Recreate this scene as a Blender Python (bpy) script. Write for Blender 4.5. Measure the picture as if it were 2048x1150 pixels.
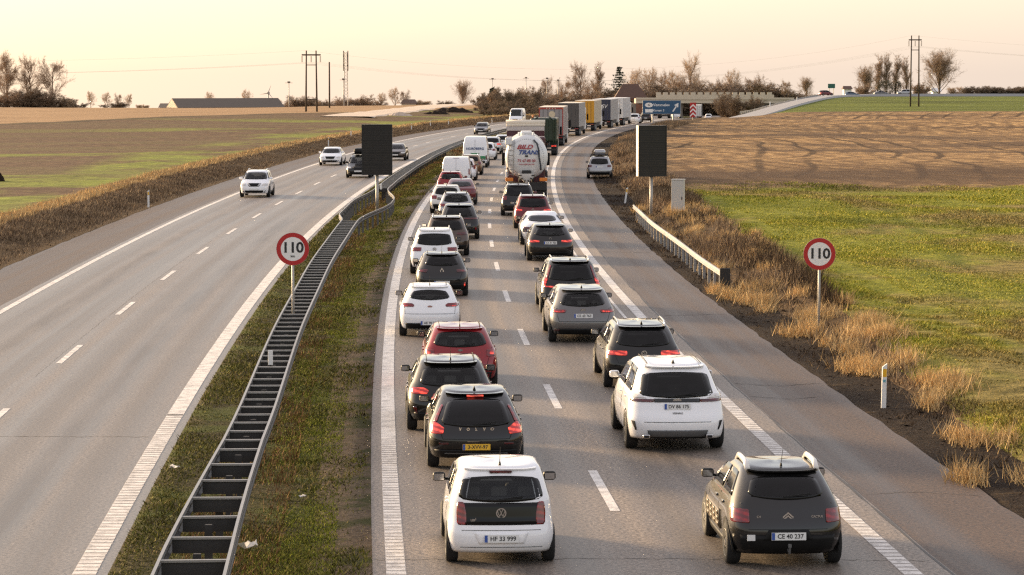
import bpy, bmesh, math, random
import numpy as np
from mathutils import Vector, Matrix

# ------------------------------------------------------------------ clean
for o in list(bpy.data.objects):
    bpy.data.objects.remove(o)
scene = bpy.context.scene
COL = scene.collection
R = math.radians

# ------------------------------------------------------------------ camera
CAM_H = 7.4
FPX = 5726.0                       # focal length in pixels of a 2048 px wide frame
PITCH = math.atan(425.0 / FPX)
cam_data = bpy.data.cameras.new('camera')
cam_data.sensor_width = 36.0
cam_data.lens = 36.0 * FPX / 2048.0
cam_data.clip_start = 0.5
cam_data.clip_end = 9000.0
cam = bpy.data.objects.new('camera', cam_data)
cam.location = (0, 0, CAM_H)
cam.rotation_euler = (math.pi / 2 - PITCH, 0, 0)
COL.objects.link(cam)
scene.camera = cam

# ------------------------------------------------------------------ sky and sun
SUN_EL = R(11.0)
SUN_AZ = R(-51.0)                  # measured from +Y (view direction) towards +X: sun low on the left
world = bpy.data.worlds.new('World')
scene.world = world
world.use_nodes = True
wn = world.node_tree.nodes
wl = world.node_tree.links
wn.clear()
w_out = wn.new('ShaderNodeOutputWorld')
w_bg = wn.new('ShaderNodeBackground')
w_sky = wn.new('ShaderNodeTexSky')
w_sky.sky_type = 'NISHITA'
w_sky.sun_disc = False
w_sky.sun_elevation = SUN_EL
w_sky.sun_rotation = SUN_AZ
w_sky.altitude = 0
w_sky.air_density = 1.0
w_sky.dust_density = 2.0
w_sky.ozone_density = 1.0
# thin even veil of hazy high cloud over the whole sky
w_mix = wn.new('ShaderNodeMix')
w_mix.data_type = 'RGBA'
w_mix.inputs[0].default_value = 0.27
w_mix.inputs[7].default_value = (11.1, 9.55, 9.1, 1)
wl.new(w_sky.outputs[0], w_mix.inputs[6])
wl.new(w_mix.outputs[2], w_bg.inputs[0])
w_bg.inputs[1].default_value = 0.10
wl.new(w_bg.outputs[0], w_out.inputs[0])

sun_data = bpy.data.lights.new('sun', 'SUN')
sun_data.energy = 5.0
sun_data.angle = R(13.0)
sun_data.color = (1.0, 0.72, 0.42)
sun = bpy.data.objects.new('sun', sun_data)
sdir = Vector((math.sin(SUN_AZ) * math.cos(SUN_EL), math.cos(SUN_AZ) * math.cos(SUN_EL), math.sin(SUN_EL)))
sun.rotation_euler = (-sdir).to_track_quat('-Z', 'Y').to_euler()
sun.location = sdir * 200
COL.objects.link(sun)

scene.view_settings.view_transform = 'Standard'
scene.view_settings.look = 'None'
scene.view_settings.gamma = 1.0
scene.view_settings.exposure = 1.10
scene.view_settings.use_curve_mapping = False
scene.render.engine = 'CYCLES'
scene.cycles.use_denoising = False
scene.cycles.denoiser = 'OPENIMAGEDENOISE'
scene.cycles.denoising_input_passes = 'RGB_ALBEDO_NORMAL'
scene.cycles.denoising_prefilter = 'ACCURATE'
scene.cycles.max_bounces = 6
scene.cycles.diffuse_bounces = 3
scene.cycles.glossy_bounces = 3
scene.cycles.transmission_bounces = 4
scene.cycles.transparent_max_bounces = 8
scene.cycles.caustics_reflective = False
scene.cycles.caustics_refractive = False
scene.cycles.filter_width = 1.3

# ------------------------------------------------------------------ helpers: objects
def link(o, parent=None):
    COL.objects.link(o)
    if parent is not None:
        o.parent = parent
    return o

def tag(o, label=None, cat=None, group=None, kind=None):
    if label: o['label'] = label
    if cat: o['category'] = cat
    if group: o['group'] = group
    if kind: o['kind'] = kind
    return o

def empty(name, loc=(0, 0, 0), rz=0.0):
    o = bpy.data.objects.new(name, None)
    o.empty_display_size = 0.2
    o.location = loc
    o.rotation_euler = (0, 0, rz)
    return link(o)

def mesh_obj(name, verts, faces, mat, parent=None, smooth=False, mats=None, fmi=None):
    me = bpy.data.meshes.new(name)
    me.from_pydata([tuple(v) for v in verts], [], faces)
    if mats:
        for m in mats: me.materials.append(m)
    elif mat is not None:
        me.materials.append(mat)
    if fmi is not None:
        me.polygons.foreach_set('material_index', fmi)
    if smooth:
        me.polygons.foreach_set('use_smooth', [True] * len(me.polygons))
    me.update()
    return link(bpy.data.objects.new(name, me), parent)

def share(name, me, parent=None, loc=(0, 0, 0), rot=(0, 0, 0), scale=(1, 1, 1)):
    o = bpy.data.objects.new(name, me)
    o.location = loc; o.rotation_euler = rot; o.scale = scale
    return link(o, parent)

class MB:
    """collects simple shapes into one mesh"""
    def __init__(self):
        self.v = []; self.f = []
    def add(self, verts, faces):
        n = len(self.v)
        self.v += [tuple(p) for p in verts]
        self.f += [tuple(i + n for i in f) for f in faces]
        return self
    def box(self, x0, x1, y0, y1, z0, z1, M=None):
        vs = [Vector((x, y, z)) for z in (z0, z1) for x, y in ((x0, y0), (x1, y0), (x1, y1), (x0, y1))]
        if M is not None: vs = [M @ p for p in vs]
        return self.add(vs, [(3, 2, 1, 0), (4, 5, 6, 7), (0, 1, 5, 4), (1, 2, 6, 5), (2, 3, 7, 6), (3, 0, 4, 7)])
    def bbox(self, x0, x1, y0, y1, z0, z1, b):
        """box with chamfered edges"""
        bm = bmesh.new()
        bmesh.ops.create_cube(bm, size=1)
        for v in bm.verts:
            v.co = Vector(((x0 + x1) / 2 + v.co.x * (x1 - x0), (y0 + y1) / 2 + v.co.y * (y1 - y0), (z0 + z1) / 2 + v.co.z * (z1 - z0)))
        bmesh.ops.bevel(bm, geom=bm.edges[:], offset=b, segments=2, affect='EDGES', profile=0.5)
        bm.verts.index_update()
        self.add([v.co.copy() for v in bm.verts], [[v.index for v in f.verts] for f in bm.faces])
        bm.free()
        return self
    def tube(self, pts, rad, n=6, cap=True):
        pts = [Vector(p) for p in pts]
        rads = rad if isinstance(rad, (list, tuple)) else [rad] * len(pts)
        vs = []; fs = []
        for i, p in enumerate(pts):
            a = pts[max(i - 1, 0)]; b = pts[min(i + 1, len(pts) - 1)]
            t = (b - a)
            if t.length < 1e-9: t = Vector((0, 0, 1))
            t.normalize()
            ref = Vector((1, 0, 0)) if abs(t.x) < 0.8 else Vector((0, 1, 0))
            e1 = t.cross(ref).normalized(); e2 = t.cross(e1)
            for k in range(n):
                an = 2 * math.pi * k / n
                vs.append(p + (e1 * math.cos(an) + e2 * math.sin(an)) * rads[i])
        for i in range(len(pts) - 1):
            for k in range(n):
                k2 = (k + 1) % n
                fs.append((i * n + k, i * n + k2, (i + 1) * n + k2, (i + 1) * n + k))
        if cap:
            fs.append(tuple(range(n - 1, -1, -1)))
            fs.append(tuple((len(pts) - 1) * n + k for k in range(n)))
        return self.add(vs, fs)
    def disc(self, c, r, axis='Y', n=24, depth=0.01, r_in=0.0):
        """solid disc or ring along an axis, front at c, going +axis by depth"""
        vs = []; fs = []
        def P(a, rr, t):
            x, z = rr * math.cos(a), rr * math.sin(a)
            if axis == 'Y': return (c[0] + x, c[1] + t, c[2] + z)
            if axis == 'X': return (c[0] + t, c[1] + x, c[2] + z)
            return (c[0] + x, c[1] + z, c[2] + t)
        rs = [(r, 0), (r, depth)] + ([(r_in, depth), (r_in, 0)] if r_in > 0 else [])
        m = len(rs)
        for k in range(n):
            a = 2 * math.pi * k / n
            for rr, t in rs: vs.append(P(a, rr, t))
        for k in range(n):
            k2 = (k + 1) % n
            for j in range(m if r_in > 0 else 1):
                j2 = (j + 1) % m
                fs.append((k * m + j, k2 * m + j, k2 * m + j2, k * m + j2))
        if r_in <= 0:
            fs.append(tuple(k * m for k in range(n)))
            fs.append(tuple(k * m + 1 for k in range(n - 1, -1, -1)))
        return self.add(vs, fs)
    def build(self, name, mat, parent=None, smooth=False):
        return mesh_obj(name, self.v, self.f, mat, parent, smooth)
    def mesh(self, name, mat, smooth=False):
        me = bpy.data.meshes.new(name)
        me.from_pydata(self.v, [], self.f)
        me.materials.append(mat)
        if smooth: me.polygons.foreach_set('use_smooth', [True] * len(me.polygons))
        me.update()
        return me

def tri_mesh(name, V, F, mat, parent=None):
    """numpy verts (n,3) and triangles (m,3) to an object, fast"""
    me = bpy.data.meshes.new(name)
    n, m = len(V), len(F)
    me.vertices.add(n); me.loops.add(m * 3); me.polygons.add(m)
    me.vertices.foreach_set('co', np.asarray(V, dtype=np.float32).ravel())
    me.loops.foreach_set('vertex_index', np.asarray(F, dtype=np.int32).ravel())
    me.polygons.foreach_set('loop_start', np.arange(m, dtype=np.int32) * 3)
    me.polygons.foreach_set('loop_total', np.full(m, 3, dtype=np.int32))
    me.materials.append(mat)
    me.update(calc_edges=True)
    me.validate()
    return link(bpy.data.objects.new(name, me), parent)

_text_cache = {}
def text_mesh(body, size, mat, extrude=0.002, bold=0.0, xs=1.0, shear=0.0, sp=1.0):
    """lettering as a mesh in the XZ plane, centred on the origin, facing -Y"""
    cu = bpy.data.curves.new('lettering', 'FONT')
    cu.body = body; cu.size = size; cu.extrude = extrude; cu.offset = bold
    cu.space_character = sp; cu.align_x = 'CENTER'; cu.align_y = 'CENTER'; cu.shear = shear
    cu.resolution_u = 3
    ob = bpy.data.objects.new('lettering_curve', cu)
    COL.objects.link(ob)
    dg = bpy.context.evaluated_depsgraph_get()
    me = bpy.data.meshes.new_from_object(ob.evaluated_get(dg))
    bpy.data.objects.remove(ob)
    bpy.data.curves.remove(cu)
    me.transform(Matrix.Scale(xs, 4, (1, 0, 0)))
    me.transform(Matrix.Rotation(math.pi / 2, 4, 'X'))
    me.materials.clear(); me.materials.append(mat)
    return me

# ------------------------------------------------------------------ helpers: materials
def _sock(n, *names):
    for s in names:
        if s in n.inputs: return n.inputs[s]

def base_mat(name):
    m = bpy.data.materials.new(name)
    m.use_nodes = True
    nt = m.node_tree
    b = nt.nodes['Principled BSDF']
    return m, nt, b

def pmat(name, col, rough=0.5, metal=0.0, var=0.12, vs=6.0, bump=0.0, bs=40.0, coat=0.0, spec=0.5, emit=None, es=0.0, crough=0.04, cior=1.5):
    """principled material with a procedural unevenness in colour and roughness"""
    m, nt, b = base_mat(name)
    N, Lk = nt.nodes, nt.links
    tc = N.new('ShaderNodeTexCoord')
    no = N.new('ShaderNodeTexNoise'); no.inputs['Scale'].default_value = vs; no.inputs['Detail'].default_value = 4
    Lk.new(tc.outputs['Object'], no.inputs['Vector'])
    mx = N.new('ShaderNodeMix'); mx.data_type = 'RGBA'
    c = np.array(col[:3])
    mx.inputs[6].default_value = (*np.clip(c * (1 - var), 0, 1), 1)
    mx.inputs[7].default_value = (*np.clip(c * (1 + var), 0, 1), 1)
    Lk.new(no.outputs['Fac'], mx.inputs[0])
    Lk.new(mx.outputs[2], b.inputs['Base Color'])
    mr = N.new('ShaderNodeMapRange')
    mr.inputs[3].default_value = max(rough - 0.08, 0.02); mr.inputs[4].default_value = min(rough + 0.08, 1)
    Lk.new(no.outputs['Fac'], mr.inputs[0]); Lk.new(mr.outputs[0], b.inputs['Roughness'])
    b.inputs['Metallic'].default_value = metal
    b.inputs['Specular IOR Level'].default_value = spec
    if coat:
        b.inputs['Coat Weight'].default_value = coat
        b.inputs['Coat Roughness'].default_value = crough
        b.inputs['Coat IOR'].default_value = cior
    if emit:
        b.inputs['Emission Color'].default_value = (*emit, 1)
        b.inputs['Emission Strength'].default_value = es
    if bump:
        n2 = N.new('ShaderNodeTexNoise'); n2.inputs['Scale'].default_value = bs; n2.inputs['Detail'].default_value = 3
        Lk.new(tc.outputs['Object'], n2.inputs['Vector'])
        bp = N.new('ShaderNodeBump'); bp.inputs['Strength'].default_value = bump; bp.inputs['Distance'].default_value = 0.02
        Lk.new(n2.outputs['Fac'], bp.inputs['Height']); Lk.new(bp.outputs[0], b.inputs['Normal'])
    return m

class NG:
    """tiny shader-graph builder"""
    def __init__(self, name):
        self.m, self.nt, self.b = base_mat(name)
        self.N, self.L = self.nt.nodes, self.nt.links
        self.geo = self.N.new('ShaderNodeNewGeometry')
        self.pos = self.geo.outputs['Position']
    def _in(self, s, v):
        if hasattr(v, 'is_linked') or isinstance(v, bpy.types.NodeSocket): self.L.new(v, s)
        else: s.default_value = v
    def sep(self, v=None):
        n = self.N.new('ShaderNodeSeparateXYZ'); self._in(n.inputs[0], v or self.pos); return n.outputs
    def comb(self, x, y, z):
        n = self.N.new('ShaderNodeCombineXYZ')
        for s, v in zip(n.inputs, (x, y, z)): self._in(s, v)
        return n.outputs[0]
    def math(self, op, a, b=0.0, c=None, clamp=False):
        n = self.N.new('ShaderNodeMath'); n.operation = op; n.use_clamp = clamp
        self._in(n.inputs[0], a); self._in(n.inputs[1], b)
        if c is not None: self._in(n.inputs[2], c)
        return n.outputs[0]
    def scalev(self, v, s):
        n = self.N.new('ShaderNodeVectorMath'); n.operation = 'MULTIPLY'
        self._in(n.inputs[0], v); n.inputs[1].default_value = s; return n.outputs[0]
    def noise(self, scale, detail=4, v=None, rough=0.55, dist=0.0, stretch=None):
        n = self.N.new('ShaderNodeTexNoise'); n.inputs['Scale'].default_value = scale
        n.inputs['Detail'].default_value = detail; n.inputs['Roughness'].default_value = rough; n.inputs['Distortion'].default_value = dist
        v = v or self.pos
        if stretch: v = self.scalev(v, stretch)
        self.L.new(v, n.inputs['Vector']); return n.outputs['Fac']
    def voro(self, scale, v=None, out='Distance'):
        n = self.N.new('ShaderNodeTexVoronoi'); n.inputs['Scale'].default_value = scale
        self.L.new(v or self.pos, n.inputs['Vector']); return n.outputs[out]
    def ramp(self, f, stops):
        n = self.N.new('ShaderNodeValToRGB'); e = n.color_ramp.elements
        while len(e) < len(stops): e.new(0.5)
        for el, (p, c) in zip(e, stops):
            el.position = p; el.color = (*c[:3], 1) if hasattr(c, '__len__') else (c, c, c, 1)
        self._in(n.inputs[0], f); return n.outputs[0]
    def rng(self, f, a, b, c=0.0, d=1.0):
        n = self.N.new('ShaderNodeMapRange'); n.interpolation_type = 'SMOOTHSTEP'
        self._in(n.inputs[0], f)
        for i, v in zip((1, 2, 3, 4), (a, b, c, d)): n.inputs[i].default_value = v
        return n.outputs[0]
    def mix(self, f, a, b, mode='MIX'):
        n = self.N.new('ShaderNodeMix'); n.data_type = 'RGBA'; n.blend_type = mode
        self._in(n.inputs[0], f)
        for s, v in ((n.inputs[6], a), (n.inputs[7], b)):
            if isinstance(v, (tuple, list)): s.default_value = (*v[:3], 1)
            else: self.L.new(v, s)
        return n.outputs[2]
    def bump(self, h, strength=0.5, dist=0.05):
        n = self.N.new('ShaderNodeBump'); n.inputs['Strength'].default_value = strength; n.inputs['Distance'].default_value = dist
        self.L.new(h, n.inputs['Height']); self.L.new(n.outputs[0], self.b.inputs['Normal'])
    def done(self, col, rough=0.8, spec=0.3):
        self._in(self.b.inputs['Base Color'], col) if not isinstance(col, tuple) else None
        if isinstance(col, tuple): self.b.inputs['Base Color'].default_value = (*col, 1)
        self._in(self.b.inputs['Roughness'], rough)
        self.b.inputs['Specular IOR Level'].default_value = spec
        return self.m

# ------------------------------------------------------------------ the course of the road
_sd = np.array([-50, 43, 165, 260, 309, 345, 400, 440, 500, 620, 2000.0])
_ss = np.array([-0.0937, -0.0535, 0.0, 0.033, 0.060, 0.080, 0.115, 0.130, 0.125, 0.09, 0.09])
_D = np.arange(-50, 2001, 1.0)
_S = np.interp(_D, _sd, _ss)
_X = np.concatenate([[0], np.cumsum((_S[1:] + _S[:-1]) / 2)])
_X += 2.65 - np.interp(165, _D, _X)
def xr(d):            # X of the outer edge line of the near carriageway at distance d
    return float(np.interp(d, _D, _X))
def head(d):          # slope dX/dY of the road there
    return float(np.interp(d, _sd, _ss))
def sst(a, b, x):
    t = min(max((x - a) / (b - a), 0.0), 1.0); return t * t * (3 - 2 * t)
def zroad(d):
    return -5.4 * sst(440, 860, d)
def P(d, u, z=0.0):
    return (xr(d) + u, d, z + zroad(d))
def zterr(X, d):
    """height of the land away from the road"""
    u = X - xr(min(d, 1900))
    crest = 650 + 110 * min(max((X + 60) / 60, 0), 1)
    zl = -0.030 * max(d - crest, 0)
    zr = 1.2 * sst(600, 820, d) - 0.03 * max(d - 850, 0)
    z = zl + (zr - zl) * sst(-10, 40, u) if u > -10 else zl
    w = sst(-45, -26, u) * (1 - sst(6, 22, u))
    return z * (1 - w) + (zroad(d) - 0.02 * max(d - 900, 0)) * w
_n3 = None
def gp(x, y, z=0.0):
    """the spot at height z that the photograph shows at pixel (x, y) of 2048x1150"""
    a = (x - 1024) / FPX; b = -(y - 575) / FPX
    dy = math.cos(PITCH) + b * math.sin(PITCH)
    dz = -math.sin(PITCH) + b * math.cos(PITCH)
    t = (z - CAM_H) / dz
    return (a * t, dy * t, z)
def at(x, y, D):
    """point on the pixel's line of sight at distance D"""
    a = (x - 1024) / FPX; b = -(y - 575) / FPX
    dy = math.cos(PITCH) + b * math.sin(PITCH)
    dz = -math.sin(PITCH) + b * math.cos(PITCH)
    t = D / dy
    return (a * t, D, CAM_H + dz * t)
# ================================================================== MATERIALS OF THE SETTING
def asphalt(name, c0, c1, tracks, seed=0.0, rmin=0.50, oil=()):
    g = NG(name)
    uvn = g.N.new('ShaderNodeUVMap'); uvn.uv_map = 'UVMap'
    s = g.sep(uvn.outputs[0])                        # s[0]: metres across, s[1]: metres along
    fine = g.noise(15.0, 3, rough=0.75)
    grain = g.rng(fine, 0.34, 0.66)
    mott = g.noise(0.35, 5)
    col = g.mix(grain, c0, c1)
    big = g.mix(mott, (0.80, 0.79, 0.78), (1.18, 1.17, 1.16))
    col = g.mix(1.0, col, big, 'MULTIPLY')
    # long streaks worn by traffic
    st = g.noise(1.0, 3, v=g.comb(g.math('MULTIPLY', s[0], 1.3), g.math('MULTIPLY', s[1], 0.012), seed))
    st2 = g.mix(g.rng(st, 0.33, 0.68), (0.80, 0.79, 0.78), (1.16, 1.15, 1.13))
    col = g.mix(0.9, col, st2, 'MULTIPLY')
    for u in oil:
        d = g.math('ABSOLUTE', g.math('SUBTRACT', s[0], u))
        on = g.noise(0.5, 4, v=g.comb(g.math('MULTIPLY', s[0], 2.0), g.math('MULTIPLY', s[1], 0.15), seed + 7))
        tr = g.math('MULTIPLY', g.rng(d, 0.10, 0.60, 0.75, 0.0), g.rng(on, 0.35, 0.65, 0.3, 1.0))
        col = g.mix(tr, col, (c0[0] * 0.75, c0[1] * 0.75, c0[2] * 0.78))
    for u in tracks:
        d = g.math('ABSOLUTE', g.math('SUBTRACT', s[0], u))
        tr = g.rng(d, 0.10, 0.55, 0.45, 0.0)
        col = g.mix(tr, col, (c0[0] * 0.9, c0[1] * 0.9, c0[2] * 0.9))
    # fine sealed cracks
    ck = g.voro(0.11, v=g.comb(g.math('MULTIPLY', s[0], 3.0), g.math('MULTIPLY', s[1], 0.6), seed + 3), out='Color')
    g.bump(fine, 0.35, 0.012)
    rg = g.rng(st, 0.3, 0.7, rmin, rmin + 0.16)
    return g.done(col, rg, 0.5)

M = {}
M['asphalt'] = asphalt('asphalt', (0.088, 0.073, 0.060), (0.315, 0.260, 0.212), (-1.1, -2.9, -4.9, -6.7), 1.0, 0.5, (-2.0, -5.8))
M['asphalt_far'] = asphalt('asphalt_oncoming', (0.088, 0.074, 0.064), (0.255, 0.218, 0.188), (-13.2, -15.1, -17.1, -19.0), 5.0, 0.40, (-14.15, -18.05))
M['shoulder'] = asphalt('shoulder_asphalt', (0.028, 0.017, 0.011), (0.115, 0.070, 0.043), (), 9.0)

def paint_mat():
    g = NG('road_paint')
    w = g.noise(3.2, 5, rough=0.7); f = g.noise(34, 2)
    wear = g.rng(g.math('MULTIPLY_ADD', f, 0.45, w), 0.62, 0.92)
    col = g.mix(wear, (0.74, 0.70, 0.65), (0.36, 0.335, 0.31))
    return g.done(col, 0.6, 0.4)
M['paint'] = paint_mat()
M['paint_base'] = pmat('worn_paint', (0.46, 0.42, 0.38), 0.7, var=0.3, vs=7)

def soil_mat():
    g = NG('verge_soil')
    a = g.noise(1.6, 6); b = g.noise(11, 4, rough=0.7)
    col = g.ramp(b, [(0.32, (0.010, 0.007, 0.005)), (0.55, (0.030, 0.020, 0.014)), (0.72, (0.075, 0.053, 0.036))])
    col = g.mix(g.math('MULTIPLY', g.rng(a, 0.54, 0.74), 0.7), col, (0.10, 0.068, 0.036))
    g.bump(g.math('MULTIPLY_ADD', a, 1.5, b), 1.0, 0.12)
    return g.done(col, 0.95, 0.1)
M['soil'] = soil_mat()

def path_soil_mat():
    g = NG('trodden_soil')
    a = g.noise(1.1, 5); b = g.noise(9, 4, rough=0.7)
    col = g.ramp(b, [(0.32, (0.070, 0.050, 0.032)), (0.52, (0.135, 0.098, 0.062)), (0.72, (0.22, 0.165, 0.105))])
    col = g.mix(g.rng(a, 0.46, 0.62), col, (0.060, 0.058, 0.020))
    g.bump(b, 0.9, 0.06)
    return g.done(col, 0.95, 0.1)
M['path_soil'] = path_soil_mat()

def median_mat():
    g = NG('median_turf')
    a = g.noise(0.55, 5); b = g.noise(7, 5, rough=0.7)
    col = g.ramp(b, [(0.30, (0.020, 0.017, 0.009)), (0.52, (0.052, 0.045, 0.018)), (0.72, (0.110, 0.085, 0.035))])
    col = g.mix(g.rng(a, 0.45, 0.65), col, (0.060, 0.072, 0.016))
    g.bump(b, 1.0, 0.08)
    return g.done(col, 0.95, 0.1)
M['median'] = median_mat()

def dryverge_mat():
    g = NG('dry_verge')
    a = g.noise(0.8, 5); b = g.noise(6, 5, rough=0.7)
    col = g.ramp(b, [(0.30, (0.040, 0.026, 0.014)), (0.52, (0.12, 0.078, 0.040)), (0.74, (0.24, 0.150, 0.068))])
    g.bump(b, 1.0, 0.15)
    return g.done(col, 0.95, 0.1)
M['dryverge'] = dryverge_mat()

def right_field_mat():
    g = NG('right_field')
    X, Y, Z = g.sep()
    # --- turf near the road
    a = g.noise(0.11, 5, stretch=(1.0, 0.45, 1), rough=0.62); b = g.noise(1.3, 6, rough=0.65); c = g.noise(9, 3, rough=0.7)
    turf = g.ramp(g.math('MULTIPLY_ADD', c, 0.5, g.math('MULTIPLY', b, 0.5)),
                  [(0.34, (0.070, 0.078, 0.011)), (0.50, (0.185, 0.195, 0.024)), (0.64, (0.38, 0.355, 0.050))])
    dry = g.ramp(b, [(0.35, (0.11, 0.085, 0.030)), (0.65, (0.34, 0.255, 0.095))])
    turf = g.mix(g.math('MULTIPLY', g.rng(a, 0.46, 0.60), 0.85), turf, dry)
    ru = g.math('SUBTRACT', X, g.math('MULTIPLY_ADD', Y, 0.0556, 9.7))
    ru = g.math('MULTIPLY_ADD', g.math('SUBTRACT', g.noise(0.05, 2), 0.5), 2.2, ru)
    for off in (0.0, 1.9):
        rd = g.math('ABSOLUTE', g.math('SUBTRACT', ru, off))
        turf = g.mix(g.math('MULTIPLY', g.rng(rd, 0.10, 0.60, 0.6, 0.0), g.rng(g.noise(0.12, 3), 0.40, 0.60)), turf, (0.075, 0.098, 0.015))
    # --- stubble with soil bands and drilling rows
    warp = g.noise(0.012, 3)
    wv = g.math('MULTIPLY_ADD', warp, 60.0, X)
    wv = g.math('ADD', wv, g.math('MULTIPLY', g.math('SINE', g.math('MULTIPLY', Y, 0.021)), 9.0))
    rows = g.math('SINE', g.math('MULTIPLY', wv, 2.2))
    band = g.noise(0.045, 6, stretch=(0.22, 1.0, 1), dist=0.35, rough=0.62)
    sp = g.noise(0.9, 6, stretch=(0.9, 0.30, 1), rough=0.75)
    stub = g.ramp(sp, [(0.28, (0.125, 0.080, 0.048)), (0.46, (0.28, 0.175, 0.088)), (0.66, (0.56, 0.365, 0.165))])
    stub = g.mix(g.math('MULTIPLY', g.rng(rows, -0.2, 0.9), 0.55), stub, (0.10, 0.062, 0.036))
    stub = g.mix(g.math('MULTIPLY', g.rng(band, 0.47, 0.60), 0.85), stub, (0.105, 0.070, 0.046))
    # tractor wheelings: pairs of dark curving lines
    tr = g.math('ADD', X, g.math('MULTIPLY', g.math('SINE', g.math('MULTIPLY_ADD', Y, 0.013, 1.2)), 26.0))
    tr = g.math('MULTIPLY_ADD', g.math('SINE', g.math('MULTIPLY', Y, 0.031)), 6.0, tr)
    tr = g.math('MULTIPLY_ADD', g.noise(0.014, 2), 16.0, tr)
    fr = g.math('PINGPONG', tr, 6.0)
    ln = g.math('ABSOLUTE', g.math('SUBTRACT', fr, 2.0))
    stub = g.mix(g.math('MULTIPLY', g.rng(ln, 0.15, 0.50, 0.8, 0.0), g.rng(g.noise(0.022, 4, stretch=(0.5, 1, 1)), 0.34, 0.50)), stub, (0.062, 0.042, 0.028))
    # --- far green strip
    fg = g.noise(0.06, 5, stretch=(0.25, 1.0, 1)); f2 = g.noise(0.7, 4)
    green = g.ramp(g.math('MULTIPLY_ADD', f2, 0.4, g.math('MULTIPLY', fg, 0.6)), [(0.35, (0.060, 0.072, 0.018)), (0.52, (0.125, 0.150, 0.030)), (0.68, (0.20, 0.22, 0.05))])
    n1 = g.noise(0.22, 4)
    e1 = g.math('MULTIPLY_ADD', n1, 26.0, g.math('ADD', Y, g.math('MULTIPLY', X, -0.25)))
    f_st = g.rng(e1, 187, 200)
    e2 = g.math('MULTIPLY_ADD', n1, 16.0, Y)
    f_gr = g.rng(g.math('ADD', e2, g.math('MULTIPLY', X, 0.1)), 574, 584)
    col = g.mix(f_st, turf, stub)
    # thin band of bare soil at the border
    f_b = g.math('MULTIPLY', g.rng(e1, 192, 204), g.rng(e1, 222, 250, 1.0, 0.0))
    col = g.mix(g.math('MULTIPLY', f_b, 0.7), col, (0.085, 0.055, 0.036))
    col = g.mix(f_gr, col, green)
    h = g.math('MULTIPLY_ADD', b, 0.8, c)
    g.bump(h, 0.9, 0.12)
    return g.done(col, 0.95, 0.08)
M['right_field'] = right_field_mat()

def left_field_mat():
    g = NG('left_field')
    X, Y, Z = g.sep()
    a = g.noise(0.035, 5, stretch=(0.35, 1.0, 1), dist=0.4); b = g.noise(1.2, 5, rough=0.7, stretch=(0.6, 0.4, 1))
    soil = g.ramp(b, [(0.30, (0.060, 0.037, 0.024)), (0.52, (0.110, 0.068, 0.041)), (0.72, (0.185, 0.118, 0.066))])
    crop = g.ramp(b, [(0.32, (0.105, 0.112, 0.026)), (0.66, (0.24, 0.28, 0.040))])
    # crop comes up in patches, mostly along the bank
    an = g.N.new('ShaderNodeAttribute'); an.attribute_name = 'across'
    uu = g.math('MULTIPLY_ADD', g.noise(0.06, 4, stretch=(0.5, 0.35, 1)), 9.0, an.outputs['Fac'])
    near = g.math('MULTIPLY', g.rng(uu, -35.5, -31.5), g.rng(uu, -25.5, -23.8, 1.0, 0.0))
    mid = g.math('MULTIPLY', g.rng(a, 0.53, 0.60), g.rng(an.outputs['Fac'], -75, -50, 0.25, 0.8))
    pat = g.rng(g.noise(0.09, 4, stretch=(1, 0.5, 1)), 0.38, 0.56)
    f_crop = g.math('MAXIMUM', g.math('MULTIPLY', near, pat), mid)
    col = g.mix(g.math('MULTIPLY', f_crop, 0.95), soil, crop)
    thin = g.noise(0.10, 4, stretch=(0.15, 1, 1))
    col = g.mix(g.math('MULTIPLY', g.rng(thin, 0.5, 0.64), 0.45), col, (0.13, 0.115, 0.045))
    tan = g.ramp(g.noise(0.35, 5, stretch=(0.15, 1.0, 1), rough=0.65), [(0.32, (0.20, 0.120, 0.064)), (0.5, (0.32, 0.205, 0.110)), (0.70, (0.45, 0.295, 0.165))])
    n1 = g.noise(0.08, 4)
    edge = g.math('SUBTRACT', Y, g.math('MULTIPLY_ADD', X, 2.7, 640.0))
    edge = g.math('MULTIPLY_ADD', n1, 14.0, edge)
    f = g.rng(edge, 2.0, 9.0)
    col = g.mix(f, col, tan)
    fb = g.math('MULTIPLY', g.rng(edge, -9.0, -3.0), g.rng(edge, 2.0, 9.0, 1.0, 0.0))
    col = g.mix(g.math('MULTIPLY', fb, 0.85), col, (0.060, 0.045, 0.026))
    g.bump(b, 0.9, 0.15)
    return g.done(col, 0.95, 0.08)
M['left_field'] = left_field_mat()
M['gravel'] = pmat('pale_gravel', (0.52, 0.42, 0.33), 0.9, var=0.25, vs=0.8, bump=0.5, bs=4)
M['ramp_road'] = pmat('ramp_asphalt', (0.30, 0.29, 0.285), 0.7, var=0.12, vs=0.5)

M['steel'] = pmat('galvanised_steel', (0.30, 0.29, 0.28), 0.45, 0.7, var=0.25, vs=3.0, bump=0.05)
M['steel_median'] = pmat('shaded_median_steel', (0.040, 0.036, 0.033), 0.6, 0.2, var=0.4, vs=2.5)  # dark tone stands in for the shaded outer faces of the rails
M['steel_dull'] = pmat('dull_steel', (0.13, 0.125, 0.12), 0.6, 0.5, var=0.3, vs=5.0)
M['steel_dark'] = pmat('dark_barrier_steel', (0.035, 0.033, 0.032), 0.65, 0.2, var=0.3, vs=5.0)  # near-black tone carries the shade on spacer plates; posts share it
M['pole_grey'] = pmat('grey_pole', (0.34, 0.325, 0.30), 0.5, 0.4, var=0.12, vs=3)
M['black_plastic'] = pmat('black_plastic', (0.014, 0.014, 0.014), 0.55, var=0.2)
M['black_board'] = pmat('black_board', (0.008, 0.008, 0.008), 0.5, var=0.2)
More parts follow.
